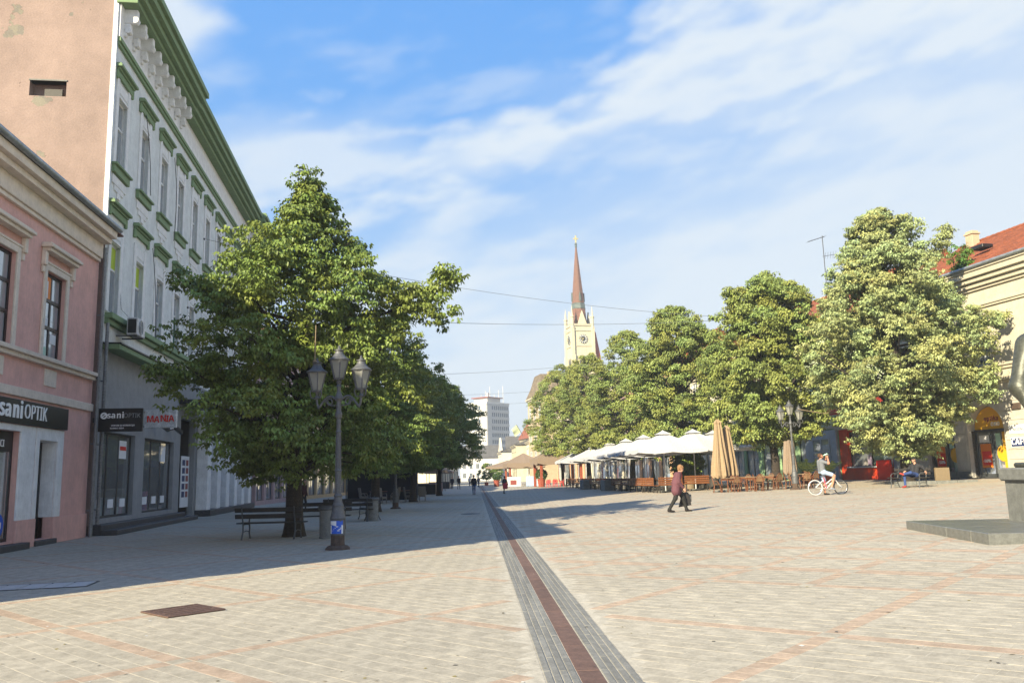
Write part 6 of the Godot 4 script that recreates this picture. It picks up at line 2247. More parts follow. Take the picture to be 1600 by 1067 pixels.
	for k in 3:
		var q := on([-9.4, -10.4, -11.2][k], [-84.0, -102.0, -124.0][k])
		var kio := thing("market_stall", ["nearest covered stall along the left side of the far street", "middle covered stall along the left side of the far street", "farthest covered stall along the left side of the far street"][k], "stall", q, 0.0, "stalls down the left side")
		part(kio, "counter", boxm(-1.5, 0, -1.0, 1.5, 1.0, 1.0, 0.03), [M.dark_wood, M.rose, M.dark_wood][k])
		part(kio, "cover", canopy(2.0, 2.5, 3.3, 0.3, 0.05), [M.brown_canvas, M.tan_canvas, M.brown_canvas][k])
		for c in [[-1, 1], [1, 1], [-1, -1], [1, -1]]: part(kio, "post", boxm(c[0] * 1.7 - 0.04, 0, c[1] * 1.7 - 0.04, c[0] * 1.7 + 0.04, 2.5, c[1] * 1.7 + 0.04), M.iron)

func high_chair(label: String, at: Vector3, turn: float) -> Node3D:
	var o := thing("wicker_chair", label, "chair", at, turn, "pale wicker terrace chairs")
	part(o, "seat", boxm(-0.25, 0.3, -0.25, 0.25, 0.44, 0.25, 0.03), M.pale_wicker)
	var b := MB.new()
	b.xf = Transform3D(Basis(Vector3.RIGHT, deg_to_rad(-8)), Vector3(0, 0.4, -0.25))
	b.bev(-0.26, 0.0, -0.03, 0.26, 0.62, 0.03, 0.03)
	part(o, "backrest", b.mesh(), M.pale_wicker)
	for c in [[-1, 1], [1, 1], [-1, -1], [1, -1]]: part(o, "leg", boxm(c[0] * 0.21 - 0.025, 0, c[1] * 0.21 - 0.025, c[0] * 0.21 + 0.025, 0.3, c[1] * 0.21 + 0.025, 0.005), M.pale_wicker)
	for s in [-1, 1]:
		var m := MB.new()
		m.tube([Vector3(s * 0.27, 0.62, -0.26), Vector3(s * 0.29, 0.63, 0.1), Vector3(s * 0.26, 0.44, 0.22)], [0.025], 6)
		part(o, "armrest", m.mesh(), M.pale_wicker)
	return o

func leafy(parent: Node, mesh: Mesh, xf: Array, cols: Array, called := "foliage") -> void:
	var mm := MultiMesh.new()
	mm.transform_format = MultiMesh.TRANSFORM_3D
	mm.use_colors = true
	mm.mesh = mesh
	mm.instance_count = xf.size()
	for j in xf.size():
		mm.set_instance_transform(j, xf[j][0])
		mm.set_instance_color(j, cols[j])
	var mi := MultiMeshInstance3D.new()
	mi.name = called
	mi.multimesh = mm
	mi.material_override = M.leaf
	mi.set_meta("kind", "stuff")
	parent.add_child(mi, true)

func topiary(label: String, at: Vector3, r0: float, pot: Material) -> void:
	var o := thing("potted_bush", label, "potted plant", at, 0.0, "clipped bushes in tubs")
	var p := MB.new()
	p.lathe([[0.0, 0.0], [0.36, 0.0], [0.46, 0.85], [0.5, 0.86], [0.5, 0.95], [0.42, 0.95], [0.0, 0.9]], 16)
	part(o, "tub", p.mesh(), pot)
	var r := RandomNumberGenerator.new()
	r.seed = 5
	var xf := []
	var cols := []
	for k in 420:
		var d := Vector3(r.randfn(), r.randfn(), r.randfn()).normalized()
		_spray(xf, cols, r, Vector3(0, 1.5, 0) + d * r0 * r.randf_range(0.75, 0.95), 0.08, r.randf() * TAU, 1, Color(0.05, 0.10, 0.02), 1)
	leafy(o, leaf_clump(71, 12, 0.07, 0.1, 0.05), xf, cols)

func hedge_tree(label: String, at: Vector3, r0: float, h: float) -> void:
	var o := thing("potted_shrub", label, "shrub", at, 0.0, "shrubs in pots")
	var p := MB.new()
	p.lathe([[0.0, 0.0], [0.3, 0.0], [0.38, 0.6], [0.32, 0.62], [0.0, 0.58]], 12)
	part(o, "pot", p.mesh(), M.terracotta)
	var s := MB.new()
	s.tube([Vector3(0, 0.5, 0), Vector3(0.03, h * 0.5, 0), Vector3(0, h * 0.9, 0)], [0.05, 0.035, 0.02], 6)
	part(o, "stem", s.mesh(), M.bark)
	var r := RandomNumberGenerator.new()
	r.seed = int(h * 100)
	var xf := []
	var cols := []
	for k in 60:
		var t := r.randf()
		var a := r.randf() * TAU
		var rr := r0 * sqrt(r.randf()) * sin(PI * clampf(t * 0.85 + 0.1, 0, 1))
		_spray(xf, cols, r, Vector3(cos(a) * rr, h * (0.3 + 0.68 * t), sin(a) * rr), 0.25, a, 6, Color(0.15, 0.22, 0.03), 1)
	leafy(o, leaf_clump(72, 12, 0.13, 0.18, 0.1), xf, cols)

func palm(label: String, at: Vector3, h: float) -> void:
	var o := thing("potted_palm", label, "potted plant", at, 0.0, "potted palms")
	var p := MB.new()
	p.lathe([[0.0, 0.0], [0.25, 0.0], [0.34, 0.55], [0.3, 0.57], [0.0, 0.52]], 14)
	part(o, "pot", p.mesh(), M.terracotta)
	var r := RandomNumberGenerator.new()
	r.seed = int(h * 10)
	var fm: StandardMaterial3D = mk("palm_leaf", 0.30, 0.40, 0.14, 0.6)
	for k in 11:
		var a := TAU * k / 11 + r.randf() * 0.3
		var d := Vector3(cos(a), 0, sin(a))
		var m := MB.new()
		var side := d.cross(Vector3.UP)
		var prev := Vector3(0, 0.5, 0)
		for i in 8:
			var t := (i + 1) / 8.0
			var q := Vector3(0, 0.5, 0) + d * h * 0.42 * t + Vector3(0, h * 0.75 * (t - 0.55 * t * t * (0.6 + 0.6 * r.randf())), 0)
			m.bar(prev, q, 0.02, 0.02)
			for s in [-1, 1]:
				var w := 0.34 * sin(PI * (0.15 + 0.8 * t))
				m.tri(prev, q, q + side * s * w + Vector3(0, -0.08, 0) + d * 0.12)
			prev = q
		part(o, "frond", m.mesh(), fm)


# ---------------------------------------------------------------- bodies: smooth-joined tapered bones meshed as one surface
func flesh(m: MB, bones: Array, cell: float, k: float) -> void:
	# bones: [from, to, radius, radius, colour]
	var lo := Vector3.ONE * 1e9
	var hi := -lo
	for b in bones:
		var r: float = maxf(b[2], b[3]) + cell * 2.0
		for e in 2:
			lo = lo.min(b[e] - Vector3.ONE * r)
			hi = hi.max(b[e] + Vector3.ONE * r)
	var nx := int((hi.x - lo.x) / cell) + 2
	var ny := int((hi.y - lo.y) / cell) + 2
	var nz := int((hi.z - lo.z) / cell) + 2
	var f := PackedFloat32Array()
	f.resize(nx * ny * nz)
	f.fill(9.0)
	var near := PackedFloat32Array()
	near.resize(nx * ny * nz)
	near.fill(9.0)
	var who := PackedByteArray()
	who.resize(nx * ny * nz)
	for bi in bones.size():
		var b: Array = bones[bi]
		var a: Vector3 = b[0]
		var d: Vector3 = b[1] - a
		var dd := maxf(d.length_squared(), 1e-9)
		var r0: float = b[2]
		var r1: float = b[3]
		var pad := maxf(r0, r1) + k + cell * 2.0
		var mn: Vector3 = (a.min(b[1]) - Vector3.ONE * pad - lo) / cell
		var mx: Vector3 = (a.max(b[1]) + Vector3.ONE * pad - lo) / cell
		for z in range(maxi(0, int(mn.z)), mini(nz, int(mx.z) + 2)):
			for y in range(maxi(0, int(mn.y)), mini(ny, int(mx.y) + 2)):
				var row := (z * ny + y) * nx
				for x in range(maxi(0, int(mn.x)), mini(nx, int(mx.x) + 2)):
					var p := lo + Vector3(x, y, z) * cell - a
					var t := clampf(p.dot(d) / dd, 0.0, 1.0)
					var e := (p - d * t).length() - lerpf(r0, r1, t)
					var i := row + x
					if e < near[i]:
						near[i] = e
						who[i] = bi
					var o := f[i]
					var h := maxf(k - absf(o - e), 0.0) / k
					f[i] = minf(o, e) - h * h * k * 0.25
	# one vertex in each cell the surface crosses
	var at := {}
	var pos := []
	var col := []
	for z in nz - 1:
		for y in ny - 1:
			for x in nx - 1:
				var i := (z * ny + y) * nx + x
				var c := [f[i], f[i + 1], f[i + nx], f[i + nx + 1], f[i + nx * ny], f[i + nx * ny + 1], f[i + nx * ny + nx], f[i + nx * ny + nx + 1]]
				var neg := 0
				for q in 8:
					if c[q] < 0.0: neg += 1
				if neg == 0 or neg == 8: continue
				var s := Vector3.ZERO
				var n := 0
				for e in [[0, 1], [2, 3], [4, 5], [6, 7], [0, 2], [1, 3], [4, 6], [5, 7], [0, 4], [1, 5], [2, 6], [3, 7]]:
					var u: float = c[e[0]]
					var w: float = c[e[1]]
					if (u < 0.0) != (w < 0.0):
						var pa := Vector3(e[0] & 1, (e[0] >> 1) & 1, (e[0] >> 2) & 1)
						var pb := Vector3(e[1] & 1, (e[1] >> 1) & 1, (e[1] >> 2) & 1)
						s += pa.lerp(pb, u / (u - w))
						n += 1
				at[i] = pos.size()
				pos.append(lo + (Vector3(x, y, z) + s / n) * cell)
				col.append(bones[who[i]][4])
	var quads := []
	var step := [1, nx, nx * ny]
	for i in at:
		var x: int = i % nx
		var y: int = (i / nx) % ny
		var z: int = i / (nx * ny)
		for ax in 3:
			var j: int = i + step[ax]
			if [x, y, z][(ax + 1) % 3] == 0 or [x, y, z][(ax + 2) % 3] == 0: continue
			if (f[i] < 0.0) == (f[j] < 0.0): continue
			var u: int = step[(ax + 1) % 3]
			var w: int = step[(ax + 2) % 3]
			if not (at.has(i - u) and at.has(i - w) and at.has(i - u - w)): continue
			var q := [at[i - u - w], at[i - w], at[i], at[i - u]]
			if f[i] < 0.0: quads.append(q)
			else: quads.append([q[3], q[2], q[1], q[0]])
	var nor := []
	nor.resize(pos.size())
	nor.fill(Vector3.ZERO)
	for q in quads:
		var g: Vector3 = (pos[q[2]] - pos[q[0]]).cross(pos[q[3]] - pos[q[1]])
		for e in q: nor[e] += g
	m.tinted = true
	for q in quads:
		for t in [[0, 1, 2], [0, 2, 3]]:
			var ia: int = q[t[0]]
			var ib: int = q[t[1]]
			var ic: int = q[t[2]]
			m.col = col[ia]
			m.put(pos[ia], pos[ib], pos[ic], nor[ia].normalized(), nor[ib].normalized(), nor[ic].normalized())

const SKIN := Color(0.48, 0.27, 0.18)

func head_bones(c: Vector3, face: Vector3, up: Vector3, skin: Color, lens := false) -> Array:
	# c is the middle of the skull; face points where the person looks
	var s := up.cross(face).normalized()
	var b := []
	b.append([c + up * 0.03 - face * 0.015, c + up * 0.025 + face * 0.015, 0.082, 0.078, skin])
	b.append([c - up * 0.02 + face * 0.03, c - up * 0.075 + face * 0.05, 0.062, 0.042, skin])
	b.append([c + face * 0.085 + up * 0.01, c + face * 0.105 - up * 0.022, 0.009, 0.013, skin])
	for k in [-1, 1]:
		b.append([c + s * k * 0.078 + up * 0.005, c + s * k * 0.082 - up * 0.03, 0.013, 0.009, skin])
		b.append([c + s * k * 0.03 + face * 0.083 + up * 0.016, c + s * k * 0.034 + face * 0.083 + up * 0.016, 0.019 if lens else 0.008, 0.019 if lens else 0.008, Color(0.01, 0.01, 0.012) if lens else Color(0.04, 0.03, 0.025)])
	b.append([c + s * 0.02 + face * 0.086 - up * 0.05, c - s * 0.02 + face * 0.086 - up * 0.05, 0.007, 0.007, Color(0.30, 0.11, 0.09)])
	return b

func hand_bones(wrist: Vector3, dir: Vector3, palm: Vector3, thumb_side: float, curl: float, skin: Color) -> Array:
	# dir: from the wrist along the fingers; palm: where the palm faces; curl in radians per joint
	var side := dir.cross(palm).normalized() * thumb_side
	var b := []
	for k in 4:
		var o := side * (0.027 - 0.018 * k)
		var root := wrist + dir * 0.085 + o
		b.append([wrist + dir * 0.012 + o * 0.6, root, 0.015, 0.0125, skin])
		var p := root
		var len: float = [0.036, 0.041, 0.038, 0.03][k]
		var d := dir
		for j in 3:
			d = d.rotated(d.cross(palm).normalized(), curl)
			var q := p + d * len * (1.0 - 0.17 * j)
			b.append([p, q, 0.0095 - 0.001 * j, 0.0088 - 0.001 * j, skin])
			p = q
	var t0 := wrist + dir * 0.03 + side * 0.03
	var t1 := t0 + (dir * 0.6 + side * 0.7 + palm * 0.3).normalized() * 0.04
	var t2 := t1 + (dir * 0.8 + side * 0.15 + palm * 0.55).normalized() * 0.033
	b.append([wrist + dir * 0.02, t0, 0.014, 0.013, skin])
	b.append([t0, t1, 0.0125, 0.0105, skin])
	b.append([t1, t2, 0.0105, 0.009, skin])
	return b

func hair_mesh(c: Vector3, face: Vector3, up: Vector3, col: Color, bulk: float) -> ArrayMesh:
	var m := MB.new()
	flesh(m, [[c + up * 0.045 - face * 0.02, c + up * 0.04 + face * 0.022, 0.083 + bulk, 0.074 + bulk * 0.7, col], [c + up * 0.02 - face * 0.035, c - up * 0.03 - face * 0.04, 0.07 + bulk, 0.055 + bulk, col]], 0.011, 0.02)
	return m.mesh()

func build_people() -> void:
	walking_woman()
	cyclist()
	seated_man()
	# people far down the street
	far_person("person walking away in dark jacket and blue jeans beside the drain", on(-3.75, -75.5), 0.0, 1.76, Color(0.012, 0.012, 0.016), Color(0.03, 0.07, 0.17), 0.24)
	far_person("person in black with a red bag bending towards the street", on(-1.05, -75.0), 2.6, 1.55, Color(0.01, 0.01, 0.012), Color(0.01, 0.01, 0.012), 0.18, true)
	far_person("person in dark clothes walking on the shaded left, the farther of a pair", on(-8.9, -118.0), 0.2, 1.72, Color(0.014, 0.014, 0.018), Color(0.02, 0.02, 0.03), 0.2)
	far_person("person in dark coat walking on the shaded left, the nearer of a pair", on(-7.7, -114.0), 0.3, 1.78, Color(0.012, 0.012, 0.012), Color(0.03, 0.03, 0.035), 0.24)
	far_person("person in grey walking far off past the street shrubs", on(-5.9, -134.0), 3.0, 1.7, Color(0.10, 0.10, 0.11), Color(0.04, 0.045, 0.06), 0.22)
	far_person("person in white top walking far off in the middle of the street", on(-8.2, -150.0), 3.0, 1.74, Color(0.5, 0.5, 0.5), Color(0.03, 0.04, 0.07), 0.22)
	far_person("person in maroon standing by the shaded shopfronts behind the benches", on(-11.2, -44.5), 1.2, 1.68, Color(0.06, 0.012, 0.015), Color(0.02, 0.02, 0.025), 0.1)

func far_person(label: String, at: Vector3, turn: float, H: float, top: Color, legs: Color, stride: float, bag := false) -> void:
	var o := thing("person", label, "person", at, turn, "people down the street")
	var s := H / 1.76
	var V := func(x: float, y: float, z: float) -> Vector3: return Vector3(x, y, z) * s
	var shoe := Color(0.02, 0.018, 0.016)
	var b := []
	var lean := 0.16 if bag else 0.03
	for k in [-1, 1]:
		var f: float = stride * k
		b.append([V.call(k * 0.09, 0.9, 0), V.call(k * 0.09, 0.5, f * 0.6 + 0.03), 0.088 * s, 0.062 * s, legs])
		b.append([V.call(k * 0.09, 0.5, f * 0.6 + 0.03), V.call(k * 0.085, 0.1, f - 0.03), 0.06 * s, 0.045 * s, legs])
		b.append([V.call(k * 0.085, 0.045, f - 0.05), V.call(k * 0.095, 0.035, f + 0.15), 0.045 * s, 0.035 * s, shoe])
		b.append([V.call(k * 0.07, 0.95, 0), V.call(k * 0.11, 1.36, lean), 0.12 * s, 0.10 * s, top])
		b.append([V.call(k * 0.17, 1.4, lean), V.call(k * 0.24, 1.14, lean - f * 0.4), 0.06 * s, 0.048 * s, top])
		b.append([V.call(k * 0.24, 1.14, lean - f * 0.4), V.call(k * 0.23, 0.9, lean - f * 0.5 + 0.1), 0.046 * s, 0.035 * s, top])
		b.append([V.call(k * 0.23, 0.9, lean - f * 0.5 + 0.1), V.call(k * 0.23, 0.8, lean - f * 0.5 + 0.14), 0.032 * s, 0.022 * s, SKIN])
	b.append([V.call(0, 1.44, lean), V.call(0, 1.56, lean + 0.02), 0.055 * s, 0.05 * s, SKIN])
	b.append([V.call(0, 1.62, lean + 0.02), V.call(0, 1.66, lean + 0.01), 0.085 * s, 0.09 * s, SKIN])
	b.append([V.call(0, 1.6, lean + 0.06), V.call(0, 1.58, lean + 0.07), 0.05 * s, 0.04 * s, SKIN])
	var m := MB.new()
	flesh(m, b, 0.034, 0.05)
	var body := part(o, "body", m.mesh(), M.cloth)
	var hm := MB.new()
	flesh(hm, [[V.call(0, 1.68, lean), V.call(0, 1.64, lean - 0.03), 0.095 * s, 0.09 * s, Color(0.02, 0.015, 0.012)]], 0.03, 0.03)
	part(body, "hair", hm.mesh(), M.cloth)
	if bag:
		var bg := thing("red_bag", "red bag carried by the person in black on the open street", "bag", at + Vector3(0.12, 0.42, 0.3))
		var q := MB.new()
		q.bev(-0.22, 0, -0.12, 0.22, 0.5, 0.12, 0.05)
		part(bg, "pouch", q.mesh(), M.red_plastic)
		var h := MB.new()
		h.tube([Vector3(-0.12, 0.48, 0), Vector3(-0.08, 0.64, 0), Vector3(0.08, 0.64, 0), Vector3(0.12, 0.48, 0)], [0.015], 6)
		part(bg, "strap", h.mesh(), M.bag_black)

func walking_woman() -> void:
	# walks to the right, shoulders bent forward, a bag in her hand
	var at := on(5.62, -29.4)
	var o := thing("person", "woman in a plum coat and black trousers walking with a dark bag", "person", at, deg_to_rad(90))
	var coat := Color(0.12, 0.045, 0.06)
	var coat2 := Color(0.10, 0.036, 0.05)
	var tr := Color(0.014, 0.012, 0.013)
	var shoe := Color(0.012, 0.011, 0.011)
	var scarf := Color(0.42, 0.05, 0.04)
	var b := [
		[Vector3(-0.09, 0.86, -0.02), Vector3(-0.10, 0.48, -0.10), 0.098, 0.072, tr], [Vector3(-0.10, 0.48, -0.10), Vector3(-0.10, 0.10, -0.34), 0.07, 0.055, tr],
		[Vector3(-0.10, 0.055, -0.36), Vector3(-0.10, 0.035, -0.17), 0.045, 0.034, shoe],
		[Vector3(0.09, 0.86, 0.0), Vector3(0.10, 0.48, 0.20), 0.098, 0.072, tr], [Vector3(0.10, 0.48, 0.20), Vector3(0.10, 0.10, 0.30), 0.07, 0.055, tr],
		[Vector3(0.10, 0.05, 0.29), Vector3(0.10, 0.034, 0.47), 0.046, 0.034, shoe],
		[Vector3(-0.1, 0.72, -0.08), Vector3(-0.09, 1.0, -0.06), 0.15, 0.14, coat], [Vector3(0.1, 0.72, 0.02), Vector3(0.09, 1.0, -0.02), 0.15, 0.14, coat],
		[Vector3(-0.09, 1.0, -0.05), Vector3(-0.11, 1.26, 0.03), 0.135, 0.115, coat], [Vector3(0.09, 1.0, -0.03), Vector3(0.11, 1.26, 0.03), 0.135, 0.115, coat],
		[Vector3(-0.17, 1.29, 0.04), Vector3(-0.23, 1.02, 0.02), 0.072, 0.062, coat2], [Vector3(-0.23, 1.02, 0.02), Vector3(-0.2, 0.84, 0.16), 0.06, 0.048, coat2],
		[Vector3(0.17, 1.29, 0.04), Vector3(0.24, 1.03, 0.04), 0.072, 0.062, coat2], [Vector3(0.24, 1.03, 0.04), Vector3(0.22, 0.84, 0.22), 0.06, 0.046, coat2],
		[Vector3(0, 1.33, 0.08), Vector3(0, 1.4, 0.12), 0.058, 0.052, SKIN], [Vector3(0, 1.31, 0.13), Vector3(0, 1.22, 0.16), 0.05, 0.045, scarf],
	]
	var m := MB.new()
	flesh(m, b, 0.021, 0.05)
	var face := Vector3(0, -0.22, 1).normalized()
	var up := Vector3(0, 1, 0.22).normalized()
	var hc := Vector3(0, 1.49, 0.15)
	flesh(m, head_bones(hc, face, up, SKIN), 0.0085, 0.022)
	flesh(m, hand_bones(Vector3(0.22, 0.82, 0.24), Vector3(0, -0.75, 0.5).normalized(), Vector3(-1, 0, 0), -1.0, 0.75, SKIN), 0.0055, 0.008)
	flesh(m, hand_bones(Vector3(-0.2, 0.82, 0.18), Vector3(0, -0.9, 0.4).normalized(), Vector3(1, 0, 0), 1.0, 0.35, SKIN), 0.0055, 0.008)
	var body := part(o, "body", m.mesh(), M.cloth)
	part(body, "hair", hair_mesh(hc, face, up, Color(0.24, 0.13, 0.06), 0.014), M.cloth)
	# bags hang from her right hand
	var bg := thing("handbag", "long black shopping bag hanging from the walking woman's hand", "bag", at + Vector3(0.3, 0.16, -0.235), deg_to_rad(90))
	var q := MB.new()
	q.prism([Vector2(-0.24, 0.0), Vector2(0.2, 0.06), Vector2(0.11, 0.5), Vector2(-0.10, 0.5)], -0.05, 0.05)
	var mm := q.mesh()
	var pouch := part(bg, "pouch", mm, M.bag_black)
	pouch.rotation.y = -PI / 2
	var h := MB.new()
	h.tube([Vector3(0, 0.49, -0.08), Vector3(0, 0.58, -0.03), Vector3(0, 0.6, 0.0), Vector3(0, 0.58, 0.03), Vector3(0, 0.49, 0.08)], [0.01], 6)
	part(bg, "handle", h.mesh(), M.bag_black)
	var bg2 := thing("tote_bag", "small grey bag hanging in front of the woman's black bag", "bag", at + Vector3(0.43, 0.33, -0.30), deg_to_rad(90))
	var q2 := MB.new()
	q2.bev(-0.04, 0, -0.1, 0.04, 0.26, 0.1, 0.02)
	part(bg2, "pouch", q2.mesh(), M.bag_grey)
	var h2 := MB.new()
	h2.tube([Vector3(0, 0.25, -0.07), Vector3(0.01, 0.4, -0.12), Vector3(0.01, 0.4, -0.16), Vector3(0, 0.25, 0.05)], [0.008], 6)
	part(bg2, "handle", h2.mesh(), M.bag_grey)

func ring_tube(m: MB, c: Vector3, r: float, t: float, axis: Vector3, n := 32) -> void:
	var u := axis.cross(Vector3.UP).normalized()
	var w := axis.cross(u).normalized()
	var pts := []
	for k in n + 1:
		var a := TAU * k / n
		pts.append(c + (u * cos(a) + w * sin(a)) * r)
	m.tube(pts, [t], 6, false)

func cyclist() -> void:
	# bicycle points to the right; its own x runs forward
	var at := on(13.3, -36.0)
	var tilt := Basis(Vector3.UP, deg_to_rad(4))
	var k := thing("bicycle", "white step-through bicycle with pink rear frame ridden across the square", "bicycle", at, deg_to_rad(4))
	var R := 0.325
	var rear := Vector3(-0.56, R, 0)
	var front := Vector3(0.56, R, 0)
	for i in 2:
		var c := rear if i == 0 else front
		var ty := MB.new()
		ring_tube(ty, c, R - 0.02, 0.019, Vector3.BACK, 36)
		var wh := part(k, "wheel", ty.mesh(), M.bike_white if i == 0 else M.rubber)
		var rim := MB.new()
		ring_tube(rim, c, R - 0.05, 0.012, Vector3.BACK, 36)
		rim.tube([c + Vector3(0, 0, -0.05), c + Vector3(0, 0, 0.05)], [0.024], 8)
		for s in 18:
			var a := TAU * s / 18
			rim.tube([c + Vector3(0, 0, 0.02 * (1 if s % 2 else -1)), c + Vector3(cos(a), sin(a), 0) * (R - 0.055)], [0.003], 4, false)
		part(wh, "rim", rim.mesh(), M.chrome)
	var bb := Vector3(-0.06, 0.28, 0)
	var seat := Vector3(-0.2, 0.86, 0)
	var head := Vector3(0.36, 0.78, 0)
	var fr := MB.new()
	fr.tube([bb, Vector3(0.33, 0.66, 0)], [0.026], 8)
	fr.tube([Vector3(-0.1, 0.46, 0), Vector3(0.34, 0.76, 0)], [0.024], 8)
	fr.tube([Vector3(0.32, 0.6, 0), head], [0.026], 8)
	for s in [-1, 1]:
		fr.tube([Vector3(0.33, 0.62, s * 0.05), Vector3(0.4, 0.52, s * 0.055), front + Vector3(0, 0, s * 0.055)], [0.018, 0.016, 0.012], 6)
		fr.tube([bb, rear + Vector3(0, 0, s * 0.06)], [0.013], 6)
		fr.tube([Vector3(-0.15, 0.66, 0), rear + Vector3(0, 0, s * 0.06)], [0.012], 6)
	part(k, "frame", fr.mesh(), M.bike_white)
	var st := MB.new()
	st.tube([bb, Vector3(-0.17, 0.74, 0)], [0.024], 8)
	part(k, "seat_tube", st.mesh(), M.bike_pink)
	var sp := MB.new()
	sp.tube([Vector3(-0.17, 0.74, 0), seat], [0.014], 6)
	part(k, "seat_post", sp.mesh(), M.chrome)
	var sd := MB.new()
	flesh(sd, [[seat + Vector3(-0.1, 0.02, 0.05), seat + Vector3(-0.08, 0.02, -0.05), 0.05, 0.05, Color(0.015, 0.015, 0.015)], [seat + Vector3(-0.08, 0.02, 0), seat + Vector3(0.14, 0.03, 0), 0.05, 0.022, Color(0.015, 0.015, 0.015)]], 0.014, 0.03)
	part(k, "saddle", sd.mesh(), M.cloth)
	var hb := MB.new()
	hb.tube([head, Vector3(0.38, 0.92, 0), Vector3(0.4, 0.96, 0)], [0.015], 6)
	hb.tube([Vector3(0.26, 0.98, -0.28), Vector3(0.4, 0.97, -0.12), Vector3(0.4, 0.96, 0), Vector3(0.4, 0.97, 0.12), Vector3(0.26, 0.98, 0.28)], [0.013], 6)
	part(k, "handlebar", hb.mesh(), M.black_frame)
	var cr := MB.new()
	ring_tube(cr, bb + Vector3(0, 0, 0.05), 0.09, 0.008, Vector3.BACK, 20)
	cr.tube([bb + Vector3(0, 0, 0.07), bb + Vector3(0.12, -0.1, 0.07)], [0.012], 6)
	cr.tube([bb + Vector3(0, 0, -0.07), bb + Vector3(-0.12, 0.1, -0.07)], [0.012], 6)
	cr.box(bb.x + 0.06, bb.y - 0.12, 0.08, bb.x + 0.18, bb.y - 0.09, 0.17)
	cr.box(bb.x - 0.18, bb.y + 0.09, -0.17, bb.x - 0.06, bb.y + 0.12, -0.08)
	part(k, "crank", cr.mesh(), M.chrome)
	# rider: +z of the body is forward, so it is turned to match
	var o := thing("person", "cyclist in grey shirt and pale blue shorts, head back, drinking", "person", at, deg_to_rad(94))
	var shirt := Color(0.16, 0.17, 0.19)
	var shorts := Color(0.36, 0.46, 0.62)
	var skin := Color(0.50, 0.24, 0.15)
	var sh := Color(0.25, 0.27, 0.32)
	var b := [
		[Vector3(-0.08, 0.97, -0.2), Vector3(0.08, 0.97, -0.2), 0.125, 0.125, shorts],
		# leg on the pedal (towards the viewer, +x is left of the body)
		[Vector3(-0.1, 0.95, -0.16), Vector3(-0.11, 0.86, 0.14), 0.098, 0.085, shorts], [Vector3(-0.11, 0.85, 0.15), Vector3(-0.12, 0.8, 0.25), 0.07, 0.062, skin],
		[Vector3(-0.12, 0.8, 0.25), Vector3(-0.12, 0.36, 0.12), 0.062, 0.043, skin], [Vector3(-0.12, 0.27, 0.08), Vector3(-0.12, 0.235, 0.24), 0.042, 0.034, sh],
		# leg that stands on the ground
		[Vector3(0.1, 0.95, -0.18), Vector3(0.16, 0.62, -0.08), 0.098, 0.08, shorts], [Vector3(0.16, 0.62, -0.08), Vector3(0.2, 0.1, -0.06), 0.062, 0.043, skin], [Vector3(0.2, 0.045, -0.08), Vector3(0.21, 0.034, 0.12), 0.043, 0.034, Color(0.02, 0.02, 0.02)],
		[Vector3(-0.07, 1.02, -0.22), Vector3(-0.1, 1.4, -0.24), 0.12, 0.115, shirt], [Vector3(0.07, 1.02, -0.22), Vector3(0.1, 1.4, -0.24), 0.12, 0.115, shirt],
		[Vector3(-0.17, 1.42, -0.24), Vector3(-0.26, 1.36, -0.1), 0.07, 0.062, shirt], [Vector3(0.17, 1.42, -0.24), Vector3(0.27, 1.40, -0.12), 0.07, 0.062, shirt],
		[Vector3(-0.25, 1.36, -0.12), Vector3(-0.3, 1.33, -0.02), 0.05, 0.047, skin], [Vector3(-0.3, 1.33, -0.02), Vector3(-0.1, 1.54, 0.05), 0.045, 0.032, skin],
		[Vector3(0.26, 1.4, -0.12), Vector3(0.31, 1.42, 0.02), 0.05, 0.047, skin], [Vector3(0.31, 1.42, 0.02), Vector3(0.12, 1.56, 0.12), 0.045, 0.032, skin],
		[Vector3(0, 1.46, -0.23), Vector3(0, 1.56, -0.22), 0.06, 0.055, skin],
	]
	var m := MB.new()
	flesh(m, b, 0.021, 0.045)
	var face := Vector3(0, 0.55, 1).normalized()
	var up := Vector3(0, 1, -0.55).normalized()
	var hc := Vector3(0, 1.64, -0.22)
	flesh(m, head_bones(hc, face, up, skin), 0.0085, 0.022)
	flesh(m, hand_bones(Vector3(-0.09, 1.55, 0.055), Vector3(0.8, 0.5, 0.15).normalized(), Vector3(0.2, 0, -1).normalized(), 1.0, 0.5, skin), 0.0055, 0.008)
	flesh(m, hand_bones(Vector3(0.11, 1.57, 0.12), Vector3(-0.8, 0.45, 0.1).normalized(), Vector3(-0.2, 0, -1).normalized(), -1.0, 0.5, skin), 0.0055, 0.008)
	var body := part(o, "body", m.mesh(), M.cloth)
	part(body, "hair", hair_mesh(hc, face, up, Color(0.09, 0.04, 0.02), 0.004), M.cloth)
	# the bottle he drinks from: from his mouth up to his hands
	var bt := thing("drink_bottle", "small pale bottle held to the cyclist's mouth", "bottle", at + Vector3(0.0, 1.66, 0.0), deg_to_rad(94))
	var q := MB.new()
	q.xf = Transform3D(Basis(Vector3.RIGHT, deg_to_rad(70)), Vector3(0.0, 0.0, -0.11))
	q.lathe([[0.0, 0.0], [0.013, 0.0], [0.013, 0.04], [0.033, 0.08], [0.034, 0.21], [0.0, 0.22]], 12)
	part(bt, "flask", q.mesh(), M.mint_print)

